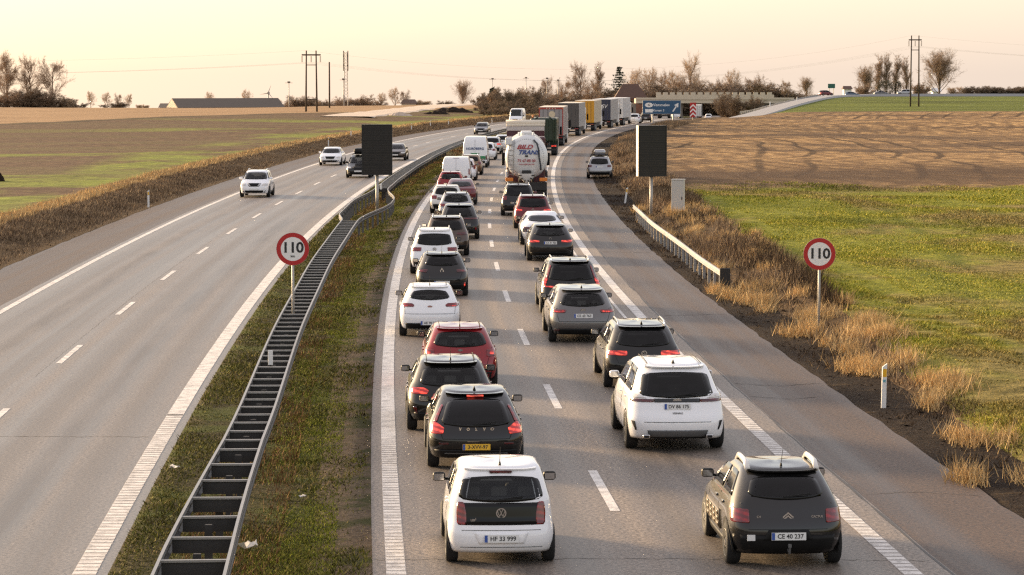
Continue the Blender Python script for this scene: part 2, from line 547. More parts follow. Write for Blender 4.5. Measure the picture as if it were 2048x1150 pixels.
M['white_plastic'] = pmat('white_plastic', (0.74, 0.73, 0.70), 0.5, var=0.06, vs=4)
M['concrete'] = pmat('sunlit_concrete', (0.62, 0.53, 0.40), 0.85, var=0.12, vs=0.9, bump=0.2, bs=3)  # lightened cream tone stands in for sunlight on the bridge face
M['concrete_dark'] = pmat('dark_concrete', (0.22, 0.19, 0.16), 0.9, var=0.25, vs=0.6)  # darker tone stands in for shade under the bridge; plinth shares it

# ================================================================== GROUND
def vnoise(x, y, s=0):
    """cheap smooth value noise"""
    def h(i, j):
        n = math.sin(i * 127.1 + j * 311.7 + s * 74.7) * 43758.5453
        return n - math.floor(n)
    xi, yi = math.floor(x), math.floor(y)
    fx, fy = x - xi, y - yi
    fx = fx * fx * (3 - 2 * fx); fy = fy * fy * (3 - 2 * fy)
    return (h(xi, yi) * (1 - fx) + h(xi + 1, yi) * fx) * (1 - fy) + (h(xi, yi + 1) * (1 - fx) + h(xi + 1, yi + 1) * fx) * fy

def uo(d):
    """outer limit of the dry grass bank on the right"""
    return float(np.interp(d, [40, 50, 64, 82, 100, 150, 420], [4.4, 4.7, 5.3, 6.4, 7.4, 8.4, 8.8]))

def gz(X, d):
    """height of the ground sheet"""
    u = X - xr(d)
    z = zterr(X, d)
    if -22.75 < u < -11.95 or -8.05 < u < 2.75: return z - 0.05
    if -11.95 <= u <= -8.05:                       # median, slightly hollow
        t = (u + 10.0) / 1.95
        return z + 0.03 - 0.07 * (1 - t * t) + 0.05 * (vnoise(X * 1.7, d * 1.1) - 0.5) * (1 - t * t)
    if 2.75 <= u < 9.5:
        k = sst(2.9, 4.2, u)
        bank = 0.26 * sst(4.0, 6.4, u) * (1 - 0.6 * sst(6.6, 9.5, u))
        return z - 0.008 + k * 0.18 * (vnoise(X * 1.3, d * 0.9, 3) - 0.55) + bank
    if u >= 9.5:
        return z + 0.10 * (1 - sst(500, 700, d)) + 0.22 * (vnoise(X * 0.16, d * 0.10, 5) - 0.5) * (1 - sst(400, 600, d)) + 2.4 * (vnoise(X * 0.010, d * 0.026, 8) - 0.6) * sst(12, 40, u) * sst(150, 260, d) * (1 - sst(480, 620, d))
    v = -22.75 - u                                  # left verge: a low bank up to the field
    return z - 0.008 + 0.50 * sst(0.7, 3.6, v) - 0.36 * sst(4.4, 7, v) + sst(0.3, 2, v) * 0.22 * (vnoise(X * 0.9, d * 0.5, 4) - 0.5) \
        + 0.8 * (vnoise(X * 0.012, d * 0.012, 9) - 0.5) * sst(10, 40, v)

ul = [-3200, -2000, -1300, -850, -550, -380, -270, -200, -150, -115, -90, -72, -60, -52, -46, -41, -37, -34, -32, -30.5, -29.4, -28.3, -27.2, -26.2, -25.2, -24.4, -23.7, -23.1, -22.75,
      -22.7, -19, -15, -12.0, -11.95, -11.5, -11.0, -10.5, -10.0, -9.5, -9.0, -8.5, -8.05, -8.0, -4, 0, 2.7, 2.75, 3.1, 3.5, 4.0, 4.5, 5.0, 5.5, 6.0, 6.5, 7.1, 7.8, 8.6, 9.5, 10.5, 12, 14, 16.5, 19.5,
      23, 27, 32, 38, 46, 56, 70, 88, 110, 140, 180, 240, 340, 500, 750, 1200, 2000, 3200]
dl = list(np.arange(-40, 20, 10)) + list(np.arange(20, 36, 2.0)) + list(np.arange(36, 120, 1.2)) + list(np.arange(120, 210, 2.2)) + list(np.arange(210, 460, 6)) + list(np.arange(460, 900, 11)) + list(np.arange(900, 1400, 50)) + [1400, 1600, 1900]
gv = []; gf = []; gm = []
for d in dl:
    for u in ul:
        X = xr(d) + u
        gv.append((X, d, gz(X, d)))
nu = len(ul)
for i in range(len(dl) - 1):
    for j in range(nu - 1):
        gf.append((i * nu + j, i * nu + j + 1, (i + 1) * nu + j + 1, (i + 1) * nu + j))
        uc = (ul[j] + ul[j + 1]) / 2
        if uc < -27.6: k = 0
        elif uc < -22.75: k = 1
        elif -12 <= uc <= -8.9: k = 2
        elif uc <= -8: k = 5
        elif 2.7 < uc < 4.6: k = 3
        elif 4.6 <= uc < uo(dl[i]) - 0.4: k = 1
        elif uc >= 4.6: k = 4
        else: k = 3
        gm.append(k)
ground = mesh_obj('ground', gv, gf, None, smooth=True, mats=[M['left_field'], M['dryverge'], M['median'], M['soil'], M['right_field'], M['path_soil']], fmi=gm)
_at = ground.data.attributes.new('across', 'FLOAT', 'POINT')
_at.data.foreach_set('value', np.array([u for d in dl for u in ul], dtype=np.float32))
tag(ground, kind='structure')
# low distant country past the ridge, out to the horizon
fv = [(-5200, 1895, -42), (5200, 1895, -42), (5200, 4200, -115), (-5200, 4200, -115), (-5200, -60, -8), (-3150, -60, -8), (3250, -60, -8), (5200, -60, -8), (-3150, 1895, -44), (3250, 1895, -44)]
far_land = mesh_obj('far_land', fv, [(0, 8, 9, 1, 2, 3), (4, 5, 8, 0), (6, 7, 1, 9)], M['dryverge'])
tag(far_land, kind='structure')

# ================================================================== ROADS
def strip(name, d0, d1, u0, u1, z, mat, parent=None, step=4.0, uv=True, wob=0.0):
    n = max(2, int((d1 - d0) / step) + 1)
    ds = np.linspace(d0, d1, n)
    vs = []; fs = []
    for d in ds:
        w0 = wob * (vnoise(d * 0.9, 1.0, 7) - 0.5) if wob else 0
        w1 = wob * (vnoise(d * 0.9, 9.0, 7) - 0.5) if wob else 0
        vs += [P(d, u0 + w0, z), P(d, u1 + w1, z)]
    for i in range(n - 1): fs.append((2 * i, 2 * i + 1, 2 * i + 3, 2 * i + 2))
    o = mesh_obj(name, vs, fs, mat, parent)
    if uv:
        l = o.data.uv_layers.new(name='UVMap')
        us = (u0, u1)
        for lp in o.data.loops:
            l.data[lp.index].uv = (us[lp.vertex_index % 2], float(ds[lp.vertex_index // 2]))
    return o

road_near = tag(strip('carriageway', -40, 1000, -8.12, 0.62, 0.0, M['asphalt'], wob=0.05, step=2.0), kind='structure')
road_far = tag(strip('oncoming_carriageway', -40, 1000, -20.25, -11.93, 0.0, M['asphalt_far'], wob=0.05, step=2.0), kind='structure')
sh_near = tag(strip('hard_shoulder', -40, 1000, 0.3, 2.86, -0.006, M['shoulder'], wob=0.09, step=1.0), kind='structure')
sh_far = tag(strip('oncoming_hard_shoulder', -40, 1000, -22.86, -20.0, -0.006, M['shoulder'], wob=0.12, step=1.5), kind='structure')
# (the shoulders pass a few millimetres under the lanes' border)

def ribbed_line(name, u, w, d0, d1, d_rib, parent):
    """edge line: solid thermoplastic, with raised transverse ribs where the camera is near"""
    base = strip(name, d0, d1, u - w / 2, u + w / 2, 0.004, M['paint_base'], parent, step=2.0, uv=False)
    vs = []; fs = []
    d = d0
    rng = random.Random(int(u * 10))
    while d < d_rib:
        ww = w / 2 - rng.random() * 0.012
        a, b = d + rng.random() * 0.02, d + 0.25 - rng.random() * 0.03
        n = len(vs)
        vs += [P(a, u - ww, 0.008), P(a, u + ww, 0.008), P(b, u + ww, 0.008), P(b, u - ww, 0.008)]
        fs.append((n, n + 1, n + 2, n + 3))
        d += 0.32
    n0 = len(vs)
    for d in np.arange(d_rib, d1, 2.0):
        n = len(vs)
        e = min(d + 2.0, d1)
        vs += [P(d, u - w / 2, 0.008), P(d, u + w / 2, 0.008), P(e, u + w / 2, 0.008), P(e, u - w / 2, 0.008)]
        fs.append((n, n + 1, n + 2, n + 3))
    r = mesh_obj('painted_ribs', vs, fs, M['paint'], base)
    return base
ribbed_line('edge_line', 0.0, 0.30, 20, 800, 66, road_near)
ribbed_line('edge_line', -7.68, 0.30, 20, 800, 58, road_near)
ribbed_line('edge_line', -12.32, 0.36, 20, 800, 62, road_far)
strip('edge_line', 20, 800, -20.02, -19.80, 0.005, M['paint'], road_far, step=2.0, uv=False)
strip('thin_line', 84, 240, -0.56, -0.46, 0.005, M['paint'], road_near, step=2.0, uv=False)
def dashes(u, first, n, w, parent):
    for k in range(n):
        a = first + 15 * k
        strip('lane_dash', a, a + 5.0, u - w / 2, u + w / 2, 0.005, M['paint'], parent, step=1.7, uv=False)
dashes(-3.88, 33.3, 28, 0.17, road_near)
dashes(-16.15, 43.3, 27, 0.16, road_far)
# sealed joint between lanes and shoulder
jm = pmat('bitumen_joint', (0.045, 0.040, 0.036), 0.6, var=0.2)
strip('sealed_joint', 30, 330, 0.56, 0.60, 0.003, jm, road_near, step=1.0, uv=False, wob=0.05)

crm = pmat('hairline_crack', (0.060, 0.050, 0.042), 0.8, var=0.4, vs=3)
def crack(name, pts, w, parent, seed):
    rg_ = random.Random(seed); vs = []; fs = []
    for i in range(len(pts) - 1):
        (u0, d0), (u1, d1) = pts[i], pts[i + 1]
        n = max(3, int(math.hypot(u1 - u0, d1 - d0) / .12))
        for k in range(n + (i == len(pts) - 2)):
            t = k / n; u = u0 + (u1 - u0) * t + rg_.uniform(-.02, .02); d = d0 + (d1 - d0) * t + rg_.uniform(-.06, .06)
            ww = w * rg_.uniform(.15, .75)
            if abs(u1 - u0) > abs(d1 - d0): vs += [P(d - ww, u, .003), P(d + ww, u, .003)]
            else: vs += [P(d, u - ww * .4, .003), P(d, u + ww * .4, .003)]
    for i in range(len(vs) // 2 - 1): fs.append((2 * i, 2 * i + 1, 2 * i + 3, 2 * i + 2))
    return mesh_obj(name, vs, fs, crm, parent)
crack('crack', [(0.70, 68.5), (1.7, 68.0), (2.75, 68.6)], .05, sh_near, 1)
crack('crack', [(0.66, 65.8), (1.5, 65.2), (2.2, 65.6)], .04, sh_near, 2)
crack('crack', [(0.7, 50.2), (1.6, 50.6), (2.7, 50.1)], .025, sh_near, 3)
crack('crack', [(0.7, 88.0), (2.7, 88.6)], .05, sh_near, 4)
crack('crack', [(0.7, 120.0), (2.7, 119.4)], .08, sh_near, 5)
crack('crack', [(-8.0, 43.4), (-4.0, 43.5), (0.5, 43.3)], .02, road_near, 6)
crack('crack', [(-19.0, 58.5), (-12.6, 58.3)], .03, road_far, 8)
crack('crack', [(-16.36, 70), (-16.38, 95), (-16.40, 128)], .018, road_far, 9)
crack('crack', [(-1.2, 57), (-1.25, 70), (-1.1, 84)], .02, road_near, 10)

# exit ramp climbing to the overpass, and the road on top
def ribbon(name, pts, w, mat, kindv='structure', dz=0.06, skirt=1.2, follow=False):
    pts = [Vector(p) for p in pts]
    out = []
    for i in range(len(pts) - 1):
        for t in np.linspace(0, 1, 8, endpoint=False):
            p0 = pts[max(i - 1, 0)]; p1 = pts[i]; p2 = pts[i + 1]; p3 = pts[min(i + 2, len(pts) - 1)]
            out.append(0.5 * ((2 * p1) + (p2 - p0) * t + (2 * p0 - 5 * p1 + 4 * p2 - p3) * t * t + (3 * p1 - p0 - 3 * p2 + p3) * t ** 3))
    out.append(pts[-1])
    vs = []; fs = []
    for i, p in enumerate(out):
        a = out[max(i - 1, 0)]; b = out[min(i + 1, len(out) - 1)]
        t = (b - a); t.z = 0; t.normalize(); nrm = Vector((t.y, -t.x, 0))
        for s in (-1.0, -0.98, 0.98, 1.0):
            q = p + nrm * (w / 2 * s * (1 if abs(s) < 0.99 else 1.35))
            vs.append((q.x, q.y, (gz(q.x, q.y) if follow else p.z) + (dz if abs(s) < 0.99 else -skirt)))
    for i in range(len(out) - 1):
        for j in range(3): fs.append((4 * i + j, 4 * i + j + 1, 4 * i + j + 5, 4 * i + j + 4))
    o = mesh_obj(name, vs, fs, mat)
    return tag(o, kind=kindv)
def zx(X, d): return zterr(X, d)
ramp_pts = [at(1462, 241.5, 500), at(1520, 226.5, 570), at(1565, 212.5, 650), at(1612, 200.5, 730), at(1655, 192.5, 800), at(1700, 190.5, 828), at(1790, 188.5, 836), at(2100, 188.0, 840)]
ribbon('exit_ramp_road', ramp_pts, 4.6, M['ramp_road'], dz=0.10)

# pale gravel track on the left
g_pts = [at(690, 238, 480), at(760, 229, 540), at(820, 219, 610), at(880, 211, 680), at(945, 206, 740)]
g_pts = [(x, y, gz(x, y)) for x, y, z in g_pts]
ribbon('gravel_track', g_pts, 8.0, M['gravel'], dz=0.14, skirt=0.1, follow=True)

# ================================================================== MEDIAN BARRIER
def sweep(name, prof, us, d0, d1, mat, parent, step=1.33, side=1):
    """prof: closed loop of (out, z); us(d): lateral position"""
    ds = list(np.arange(d0, d1, step)) + [d1]
    vs = []; fs = []; n = len(prof)
    for d in ds:
        for o, z in prof: vs.append(P(d, us(d) + side * o, z))
    for i in range(len(ds) - 1):
        for k in range(n):
            k2 = (k + 1) % n
            fs.append((i * n + k, i * n + k2, (i + 1) * n + k2, (i + 1) * n + k))
    fs.append(tuple(range(n))); fs.append(tuple((len(ds) - 1) * n + k for k in range(n - 1, -1, -1)))
    return mesh_obj(name, vs, fs, mat, parent)
WB = [(0, .45), (.022, .47), (.045, .50), (.045, .545), (.015, .58), (.015, .63), (.045, .665), (.045, .71), (.022, .745), (0, .76)]
WB = [(o, .76 - (.76 - z) * .72) for o, z in WB]
WBC = WB + [(o - 0.012, z) for o, z in reversed(WB)]
UC = -10.32
def bump_(d, a, b, c, e):
    return sst(a, b, d) * (1 - sst(c, e, d))
def u_mid(d): return UC - 0.20 * (1 - sst(36, 58, d))
def half(d): return float(np.interp(d, [36, 40, 47, 52, 130, 300], [.48, .46, .39, .345, .36, .40]))
def u_right(d): return u_mid(d) + half(d) + 0.95 * bump_(d, 131, 150, 153, 169) + 0.012 * math.sin(d * 0.23)
def u_left(d): return u_mid(d) - half(d) - 0.42 * bump_(d, 131, 138, 150, 166) + 0.012 * math.sin(d * 0.23)
bar = empty('median_guardrail', P(40, UC, 0))
tag(bar, 'long double-sided steel guardrail with ladder-like spacers along the grassy median', 'guardrail')
def under(o, root):           # parent while keeping world placement (root unrotated)
    o.parent = root
    o.location = o.location - root.location
    return o
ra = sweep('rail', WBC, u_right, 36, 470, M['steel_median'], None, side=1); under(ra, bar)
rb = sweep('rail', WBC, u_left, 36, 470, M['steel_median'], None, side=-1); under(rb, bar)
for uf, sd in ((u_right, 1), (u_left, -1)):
    tp_ = sweep('lit_rail_edge', [(-.016, .761), (.030, .761), (.030, .776), (-.016, .776)], uf, 36, 470, M['steel'], None, side=sd); under(tp_, bar)  # added bright strip, painted light along the rail's top edge
sp_me = MB().box(-0.5, 0.5, -0.035, 0.035, 0.735, 0.768).mesh('spacer_bar', M['steel'])
pl_me = MB().box(-0.49, 0.49, -0.006, 0.006, 0.53, 0.733).mesh('spacer_plate', M['steel_dark'])  # dark sheet: shade on the spacer's upright face, put into its colour
po_me = MB().box(-0.05, 0.05, -0.03, 0.03, -0.3, 0.70).box(-0.06, 0.06, -0.045, -0.03, -0.3, 0.70).mesh('post', M['steel_dark'])
ds_sp = list(np.arange(38.9, 50, 1.95)) + list(np.arange(50.6, 131, 1.31)) + list(np.arange(169, 290, 1.31))
for i, d in enumerate(ds_sp):
    a, b = u_left(d), u_right(d)
    p = Vector(P(d, (a + b) / 2, 0)) - bar.location
    rot = (0, 0, math.atan(-head(d)) + R(random.Random(i).uniform(-1.2, 1.2)))
    s = share('spacer', sp_me, bar, p, rot, ((b - a) - 0.03, 1, 1))
    q = share('spacer_plate', pl_me, s)
for i, d in enumerate(list(np.arange(39.8, 131, 2.62)) + list(np.arange(169.7, 262, 2.62))):
    p = Vector(P(d, u_mid(d), 0)) - bar.location
    share('post', po_me, bar, p)
po2 = MB().box(-0.05, 0.05, -0.03, 0.03, -0.3, 0.62).mesh('post', M['steel_dull'])
for d in np.arange(133, 168, 2.2):
    for uf, s in ((u_left, 1), (u_right, -1)):
        share('post', po2, bar, Vector(P(d, uf(d) + 0.05 * s, 0)) - bar.location)
# white reflector blades clipped on the barrier
for i, (x, y, lab) in enumerate(((541, 718, 'small white reflector blade standing on the median guardrail below the speed sign'), (762, 374, 'small white reflector blade on the median guardrail behind the dark message board'))):
    X, D, Z = gp(x, y, 0.9)
    r = MB().bbox(-0.055, 0.055, -0.012, 0.012, -0.17, 0.17, 0.008).build('reflector_blade', M['white_plastic'])
    r.location = (X, D, 0.93)
    tag(r, lab, 'reflector')

# ---- guardrail on the right verge
UG = 3.5
gr = empty('verge_guardrail', P(97.5, UG, 0))
tag(gr, 'sunlit steel guardrail with black end board on the right verge', 'guardrail')
def u_g(d): return UG + 0.03 * math.sin(d * 0.23)
sw = sweep('rail', WBC, u_g, 97.5, 147, M['steel'], None, side=-1); under(sw, gr)
gp_me = MB().box(-0.03, 0.07, -0.05, 0.05, -0.3, 0.72).mesh('post', M['steel'])
for d in np.arange(98.3, 147, 1.95):
    share('post', gp_me, gr, Vector(P(d, u_g(d) + 0.05, 0)) - gr.location)
e = MB().bbox(-0.18, 0.18, -0.03, 0.03, 0.02, 0.76, 0.015).build('end_board', M['black_board'], gr)
e.location = (0.12, -0.05, 0.07)
MB().box(0.08, 0.16, 0.0, 0.06, -0.3, 0.2).build('end_post', M['steel_dull'], gr)

# ================================================================== SIGNS AND POSTS
M['sign_white'] = pmat('sign_white', (0.78, 0.77, 0.74), 0.45, var=0.03)
M['sign_red'] = pmat('sign_red', (0.42, 0.012, 0.012), 0.45, var=0.06)
M['sign_black'] = pmat('sign_black', (0.012, 0.012, 0.013), 0.5, var=0.1)
M['sign_back'] = pmat('sign_grey_edge', (0.35, 0.35, 0.34), 0.5, 0.4, var=0.06)
M['sign_blue'] = pmat('sign_blue', (0.020, 0.080, 0.165), 0.45, var=0.05)
def speed_sign(X, D, z0, zc, km, label, rz=0.0):
    root = empty('speed_limit_sign', (X, D, z0), rz)
    tag(root, label, 'road sign', 'speed limit signs')
    MB().tube([(0, 0.04, -0.5), (0, 0.04, zc - z0 + 0.42)], 0.038, 10).build('pole', M['pole_grey'], root, True)
    c = (0, 0, zc - z0)
    pl = MB().disc((0, 0.0, c[2]), 0.46, 'Y', 48, 0.02).build('sign_plate', M['sign_back'], root)
    MB().disc((0, -0.004, c[2]), 0.455, 'Y', 48, 0.003, 0.335).build('red_ring', M['sign_red'], root)
    MB().disc((0, -0.003, c[2]), 0.345, 'Y', 48, 0.002).build('white_face', M['sign_white'], root)
    t = share('numerals', text_mesh('110', 0.41, M['sign_black'], 0.001, 0.010, 1.06, sp=0.92), root, (0, -0.008, c[2] + (0.03 if km else 0.0)))
    if km:
        share('small_lettering', text_mesh('km', 0.10, M['sign_black'], 0.001, 0.002), root, (0, -0.008, c[2] - 0.2))
X, D, Z = gp(585.5, 498, 2.52)
D = 80.0; X = at(585.5, 498, D)[0]
speed_sign(X, D, 0.0, at(585, 498, D)[2], True, 'round red-ringed 110 km speed sign on a pole in the median guardrail', R(2))
X, D, Z = gp(1638, 668, 0.0)
speed_sign(at(1639, 508, D)[0], D, 0.0, at(1639, 508, D)[2], False, 'round red-ringed 110 speed sign in dry grass beside the green field', R(-3))

def vms(X, D, zb, w, h, label, rz):
    root = empty('message_board', (X, D, 0), rz)
    tag(root, label, 'message board', 'blank electronic message boards')
    MB().tube([(0, 0.17, -0.5), (0, 0.17, zb + h * 0.02)], 0.085, 12).build('post', M['pole_grey'], root, True)
    MB().bbox(-w / 2, w / 2, 0.0, 0.34, zb, zb + h, 0.012).build('housing', M['vms_side'], root)
    f = MB()
    t = 0.05
    f.box(-w / 2, w / 2, -0.03, 0.0, zb, zb + t).box(-w / 2, w / 2, -0.03, 0.0, zb + h - t, zb + h)
    f.box(-w / 2, -w / 2 + t, -0.03, 0.0, zb + t, zb + h - t).box(w / 2 - t, w / 2, -0.03, 0.0, zb + t, zb + h - t)
    f.build('front_frame', M['black_board'], root)
    d = MB().box(-w / 2 + t, w / 2 - t, -0.012, 0.0, zb + t, zb + h - t).build('display', M['vms_face'], root)
    return root
M['vms_side'] = pmat('housing_grey', (0.42, 0.40, 0.37), 0.5, 0.2, var=0.06)
def vms_face():
    g = NG('led_matrix')
    tc = g.N.new('ShaderNodeTexCoord')
    s = g.sep(tc.outputs['Object'])
    lx = g.math('PINGPONG', s[0], 0.03); lz = g.math('PINGPONG', s[2], 0.045)
    k = g.math('MULTIPLY', g.rng(lx, 0.006, 0.014), g.rng(lz, 0.008, 0.02))
    blk = g.rng(g.math('PINGPONG', s[2], 0.32), 0.0, 0.02, 0.0, 1.0)
    col = g.mix(k, (0.006, 0.0055, 0.005), (0.028, 0.024, 0.020))
    col = g.mix(blk, (0.004, 0.004, 0.004), col)
    return g.done(col, 0.5, 0.35)
M['vms_face'] = vms_face()
D = 155.0
vms(at(754, 300, D)[0], D, at(754, 350, D)[2], 1.66, 2.74, 'tall dark blank message board on a post inside the median guardrail', R(2))
D = 150.5
vms(at(1305, 300, D)[0], D, at(1305, 353, D)[2], 1.58, 2.68, 'tall dark blank message board on a post on the right verge', R(17))

# roadside cabinet
X, D, Z = gp(1356, 434, 0.1)
cb = empty('roadside_cabinet', (X, D, 0.0), R(-14))
tag(cb, 'pale grey upright electrical cabinet beside the message board on the right verge', 'cabinet')
M['cabinet'] = pmat('cabinet_grey', (0.50, 0.48, 0.44), 0.5, 0.0, var=0.05, vs=2)
MB().bbox(-0.32, 0.32, -0.2, 0.2, 0.16, 2.0, 0.015).build('housing', M['cabinet'], cb)
MB().box(-0.29, 0.29, -0.21, -0.203, 0.22, 1.94).build('door', M['cabinet'], cb)
MB().bbox(-0.34, 0.34, -0.22, 0.22, 2.002, 2.06, 0.012).build('roof', M['cabinet'], cb)
MB().box(0.22, 0.25, -0.24, -0.212, 1.0, 1.16).build('handle', M['black_plastic'], cb)
MB().box(-0.3, 0.3, -0.19, 0.19, -0.3, 0.158).build('plinth', M['concrete_dark'], cb)

# delineator posts
M['reflector_yellow'] = pmat('yellow_reflector', (0.75, 0.42, 0.02), 0.3, var=0.1)
M['sticker_blue'] = pmat('blue_sticker', (0.12, 0.35, 0.42), 0.4)
def delineator(x, y, h, label, group, lean=0.0, big=False, z=None, D=None):
    if D is None:
        X, D, Z = gp(x, y, 0.1)
    else:
        X = at(x, y, D)[0]
    Z = gz(X, D)
    root = empty('delineator_post', (X, D, Z), R(random.Random(int(x)).uniform(-8, 8)))
    root.rotation_euler[1] = lean
    tag(root, label, 'delineator', group)
    w = 0.052
    b = MB()
    b.add([(-w, -0.03, -0.3), (w, -0.03, -0.3), (w, 0.03, -0.3), (-w, 0.03, -0.3), (-w, -0.03, h - 0.08), (w, -0.03, h), (w, 0.03, h), (-w, 0.03, h - 0.08)],
          [(3, 2, 1, 0), (4, 5, 6, 7), (0, 1, 5, 4), (1, 2, 6, 5), (2, 3, 7, 6), (3, 0, 4, 7)])
    b.build('post_blade', M['white_plastic'], root)
    MB().box(-0.038, 0.044, -0.036, -0.0305, h - 0.30, h - 0.12).build('reflector', M['reflector_yellow'], root)
    if big:
        MB().box(-0.03, 0.03, -0.035, -0.0305, h - 0.42, h - 0.36).build('sticker', M['sticker_blue'], root)
delineator(1767, 806, 1.0, 'white delineator post with yellow reflector on the right verge, nearest the camera', 'delineator posts on the right verge', 0.02, True)
delineator(1250, 402, 0.95, 'leaning white delineator post before the far end of the sunlit guardrail', 'delineator posts on the right verge', 0.14)
for (x, y, h), lab in zip(((297, 411, 1.0), (657, 293, 0.95), (702, 279, 0.95), (823, 262, 0.95), (861, 256, 0.95), (897, 252, 0.95), (984, 246, 0.9)),
                         ('leftmost', 'second from the left', 'third from the left', 'fourth from the left', 'fifth from the left', 'sixth from the left', 'farthest, before the thicket')):
    delineator(x, y, h, 'white delineator post on the far verge of the oncoming lanes, ' + lab, 'delineator posts along the oncoming lanes')
# ================================================================== VEHICLES
def paint(name, col, metal=0.0, rough=0.35, coat=1.0):
    return pmat(name, col, rough, metal, var=0.05, vs=1.5, coat=coat, spec=0.12, crough=0.04, cior=1.5)
PA = {
    'white': paint('white_paint', (0.86, 0.86, 0.87), 0.0, 0.4),
    'cream': paint('cream_white_paint', (0.74, 0.71, 0.66), 0.0, 0.4),
    'black': paint('black_paint', (0.014, 0.0135, 0.013), 0.9, 0.5),
    'black2': paint('black_metallic_paint', (0.020, 0.019, 0.018), 0.9, 0.5),
    'brown': paint('dark_brown_paint', (0.085, 0.060, 0.045), 0.85, 0.5),
    'grey': paint('grey_metallic_paint', (0.15, 0.145, 0.142), 0.85, 0.48),
    'silver': paint('silver_paint', (0.36, 0.36, 0.37), 0.7, 0.36),
    'red': paint('red_paint', (0.24, 0.010, 0.014), 0.2, 0.32),
    'darkred': paint('dark_red_paint', (0.13, 0.014, 0.018), 0.6, 0.45),
    'tan': paint('tan_paint', (0.27, 0.17, 0.09), 0.5, 0.36),
    'bluegrey': paint('blue_grey_paint', (0.10, 0.14, 0.19), 0.4, 0.36),
}
V = {
    'glass': pmat('tinted_glass', (0.006, 0.0065, 0.007), 0.05, var=0.3, vs=2.0, spec=0.28),
    'glass_clear': pmat('windscreen_glass', (0.022, 0.022, 0.020), 0.05, var=0.95, vs=4.5, spec=0.4),
    'tyre': pmat('tyre_rubber', (0.012, 0.012, 0.012), 0.8, var=0.2),
    'rim': pmat('alloy_rim', (0.40, 0.39, 0.38), 0.35, 0.8, var=0.1),
    'plastic': pmat('bumper_plastic', (0.010, 0.010, 0.010), 0.5, var=0.2, spec=0.18),
    'trim_grey': pmat('grey_trim', (0.10, 0.10, 0.10), 0.45, var=0.2),
    'chrome': pmat('chrome_trim', (0.62, 0.61, 0.60), 0.2, 1.0, var=0.05),
    'lens_clear': pmat('clear_lens', (0.62, 0.60, 0.58), 0.12, var=0.2, vs=14, coat=0.6),
    'lens_amber': pmat('amber_lens', (0.65, 0.18, 0.02), 0.2, var=0.2, vs=14),
    'plate': pmat('number_plate_white', (0.72, 0.72, 0.70), 0.4, var=0.03),
    'plate_y': pmat('number_plate_yellow', (0.72, 0.42, 0.02), 0.4, var=0.03),
    'plate_blue': pmat('plate_blue_strip', (0.02, 0.07, 0.32), 0.4),
    'ink': pmat('plate_ink', (0.012, 0.012, 0.014), 0.5),
    'under': pmat('underbody', (0.008, 0.008, 0.008), 0.9, var=0.2),
    'seat': pmat('seat_fabric', (0.16, 0.15, 0.14), 0.9, var=0.3),
    'gap': pmat('shut_line', (0.006, 0.006, 0.006), 0.8),
}

def lens(name, c0, c1, emit=0.0):
    g = NG(name)
    tc = g.N.new('ShaderNodeTexCoord'); s_ = g.sep(tc.outputs['Object'])
    st = g.math('PINGPONG', g.math('MULTIPLY_ADD', s_[2], 1.0, g.math('MULTIPLY', s_[0], 0.25)), 0.045)
    nz = g.noise(11, 2, v=tc.outputs['Object'])
    f = g.math('MULTIPLY_ADD', nz, 0.6, g.rng(st, 0.010, 0.034, 0.0, 0.22))
    k = g.rng(f, 0.30, 0.85)
    g.done(g.mix(k, c0, c1), 0.16, 0.5)
    g.b.inputs['Coat Weight'].default_value = 0.7
    if emit:
        g.L.new(g.mix(k, (0.10, 0.004, 0.003), (1.0, 0.085, 0.045)), g.b.inputs['Emission Color'])
        g.b.inputs['Emission Strength'].default_value = emit
    return g.m
V['lens_red'] = lens('red_lens', (0.12, 0.004, 0.006), (0.42, 0.012, 0.014))
V['lens_dark'] = lens('smoked_red_lens', (0.05, 0.003, 0.004), (0.20, 0.008, 0.009))
V['lens_lit'] = lens('lit_red_lens', (0.22, 0.006, 0.006), (0.55, 0.03, 0.02), 1.0)

def see_glass(name, tint, refl=0.5):
    m = bpy.data.materials.new(name); m.use_nodes = True
    nt = m.node_tree; nt.nodes.clear()
    N, Lk = nt.nodes, nt.links
    out = N.new('ShaderNodeOutputMaterial'); mx = N.new('ShaderNodeMixShader'); tr = N.new('ShaderNodeBsdfTransparent'); gs = N.new('ShaderNodeBsdfGlossy')
    fr = N.new('ShaderNodeFresnel'); fr.inputs['IOR'].default_value = 1.45
    tc = N.new('ShaderNodeTexCoord'); no = N.new('ShaderNodeTexNoise'); no.inputs['Scale'].default_value = 3.0
    Lk.new(tc.outputs['Object'], no.inputs['Vector'])
    cm = N.new('ShaderNodeMix'); cm.data_type = 'RGBA'
    cm.inputs[6].default_value = (*[t * 0.8 for t in tint], 1); cm.inputs[7].default_value = (*[min(t * 1.2, 1) for t in tint], 1)
    Lk.new(no.outputs['Fac'], cm.inputs[0]); Lk.new(cm.outputs[2], tr.inputs['Color'])
    gs.inputs['Roughness'].default_value = 0.03
    Lk.new(fr.outputs[0], mx.inputs[0]); Lk.new(tr.outputs[0], mx.inputs[1]); Lk.new(gs.outputs[0], mx.inputs[2]); Lk.new(mx.outputs[0], out.inputs['Surface'])
    return m
V['pane_rear'] = see_glass('tinted_pane', (0.62, 0.64, 0.64))
V['pane_dark'] = see_glass('privacy_pane', (0.20, 0.205, 0.21))
V['pane_front'] = see_glass('windscreen_pane', (0.72, 0.76, 0.74))
V['frit'] = pmat('black_glass_border', (0.006, 0.006, 0.006), 0.08, spec=0.3)

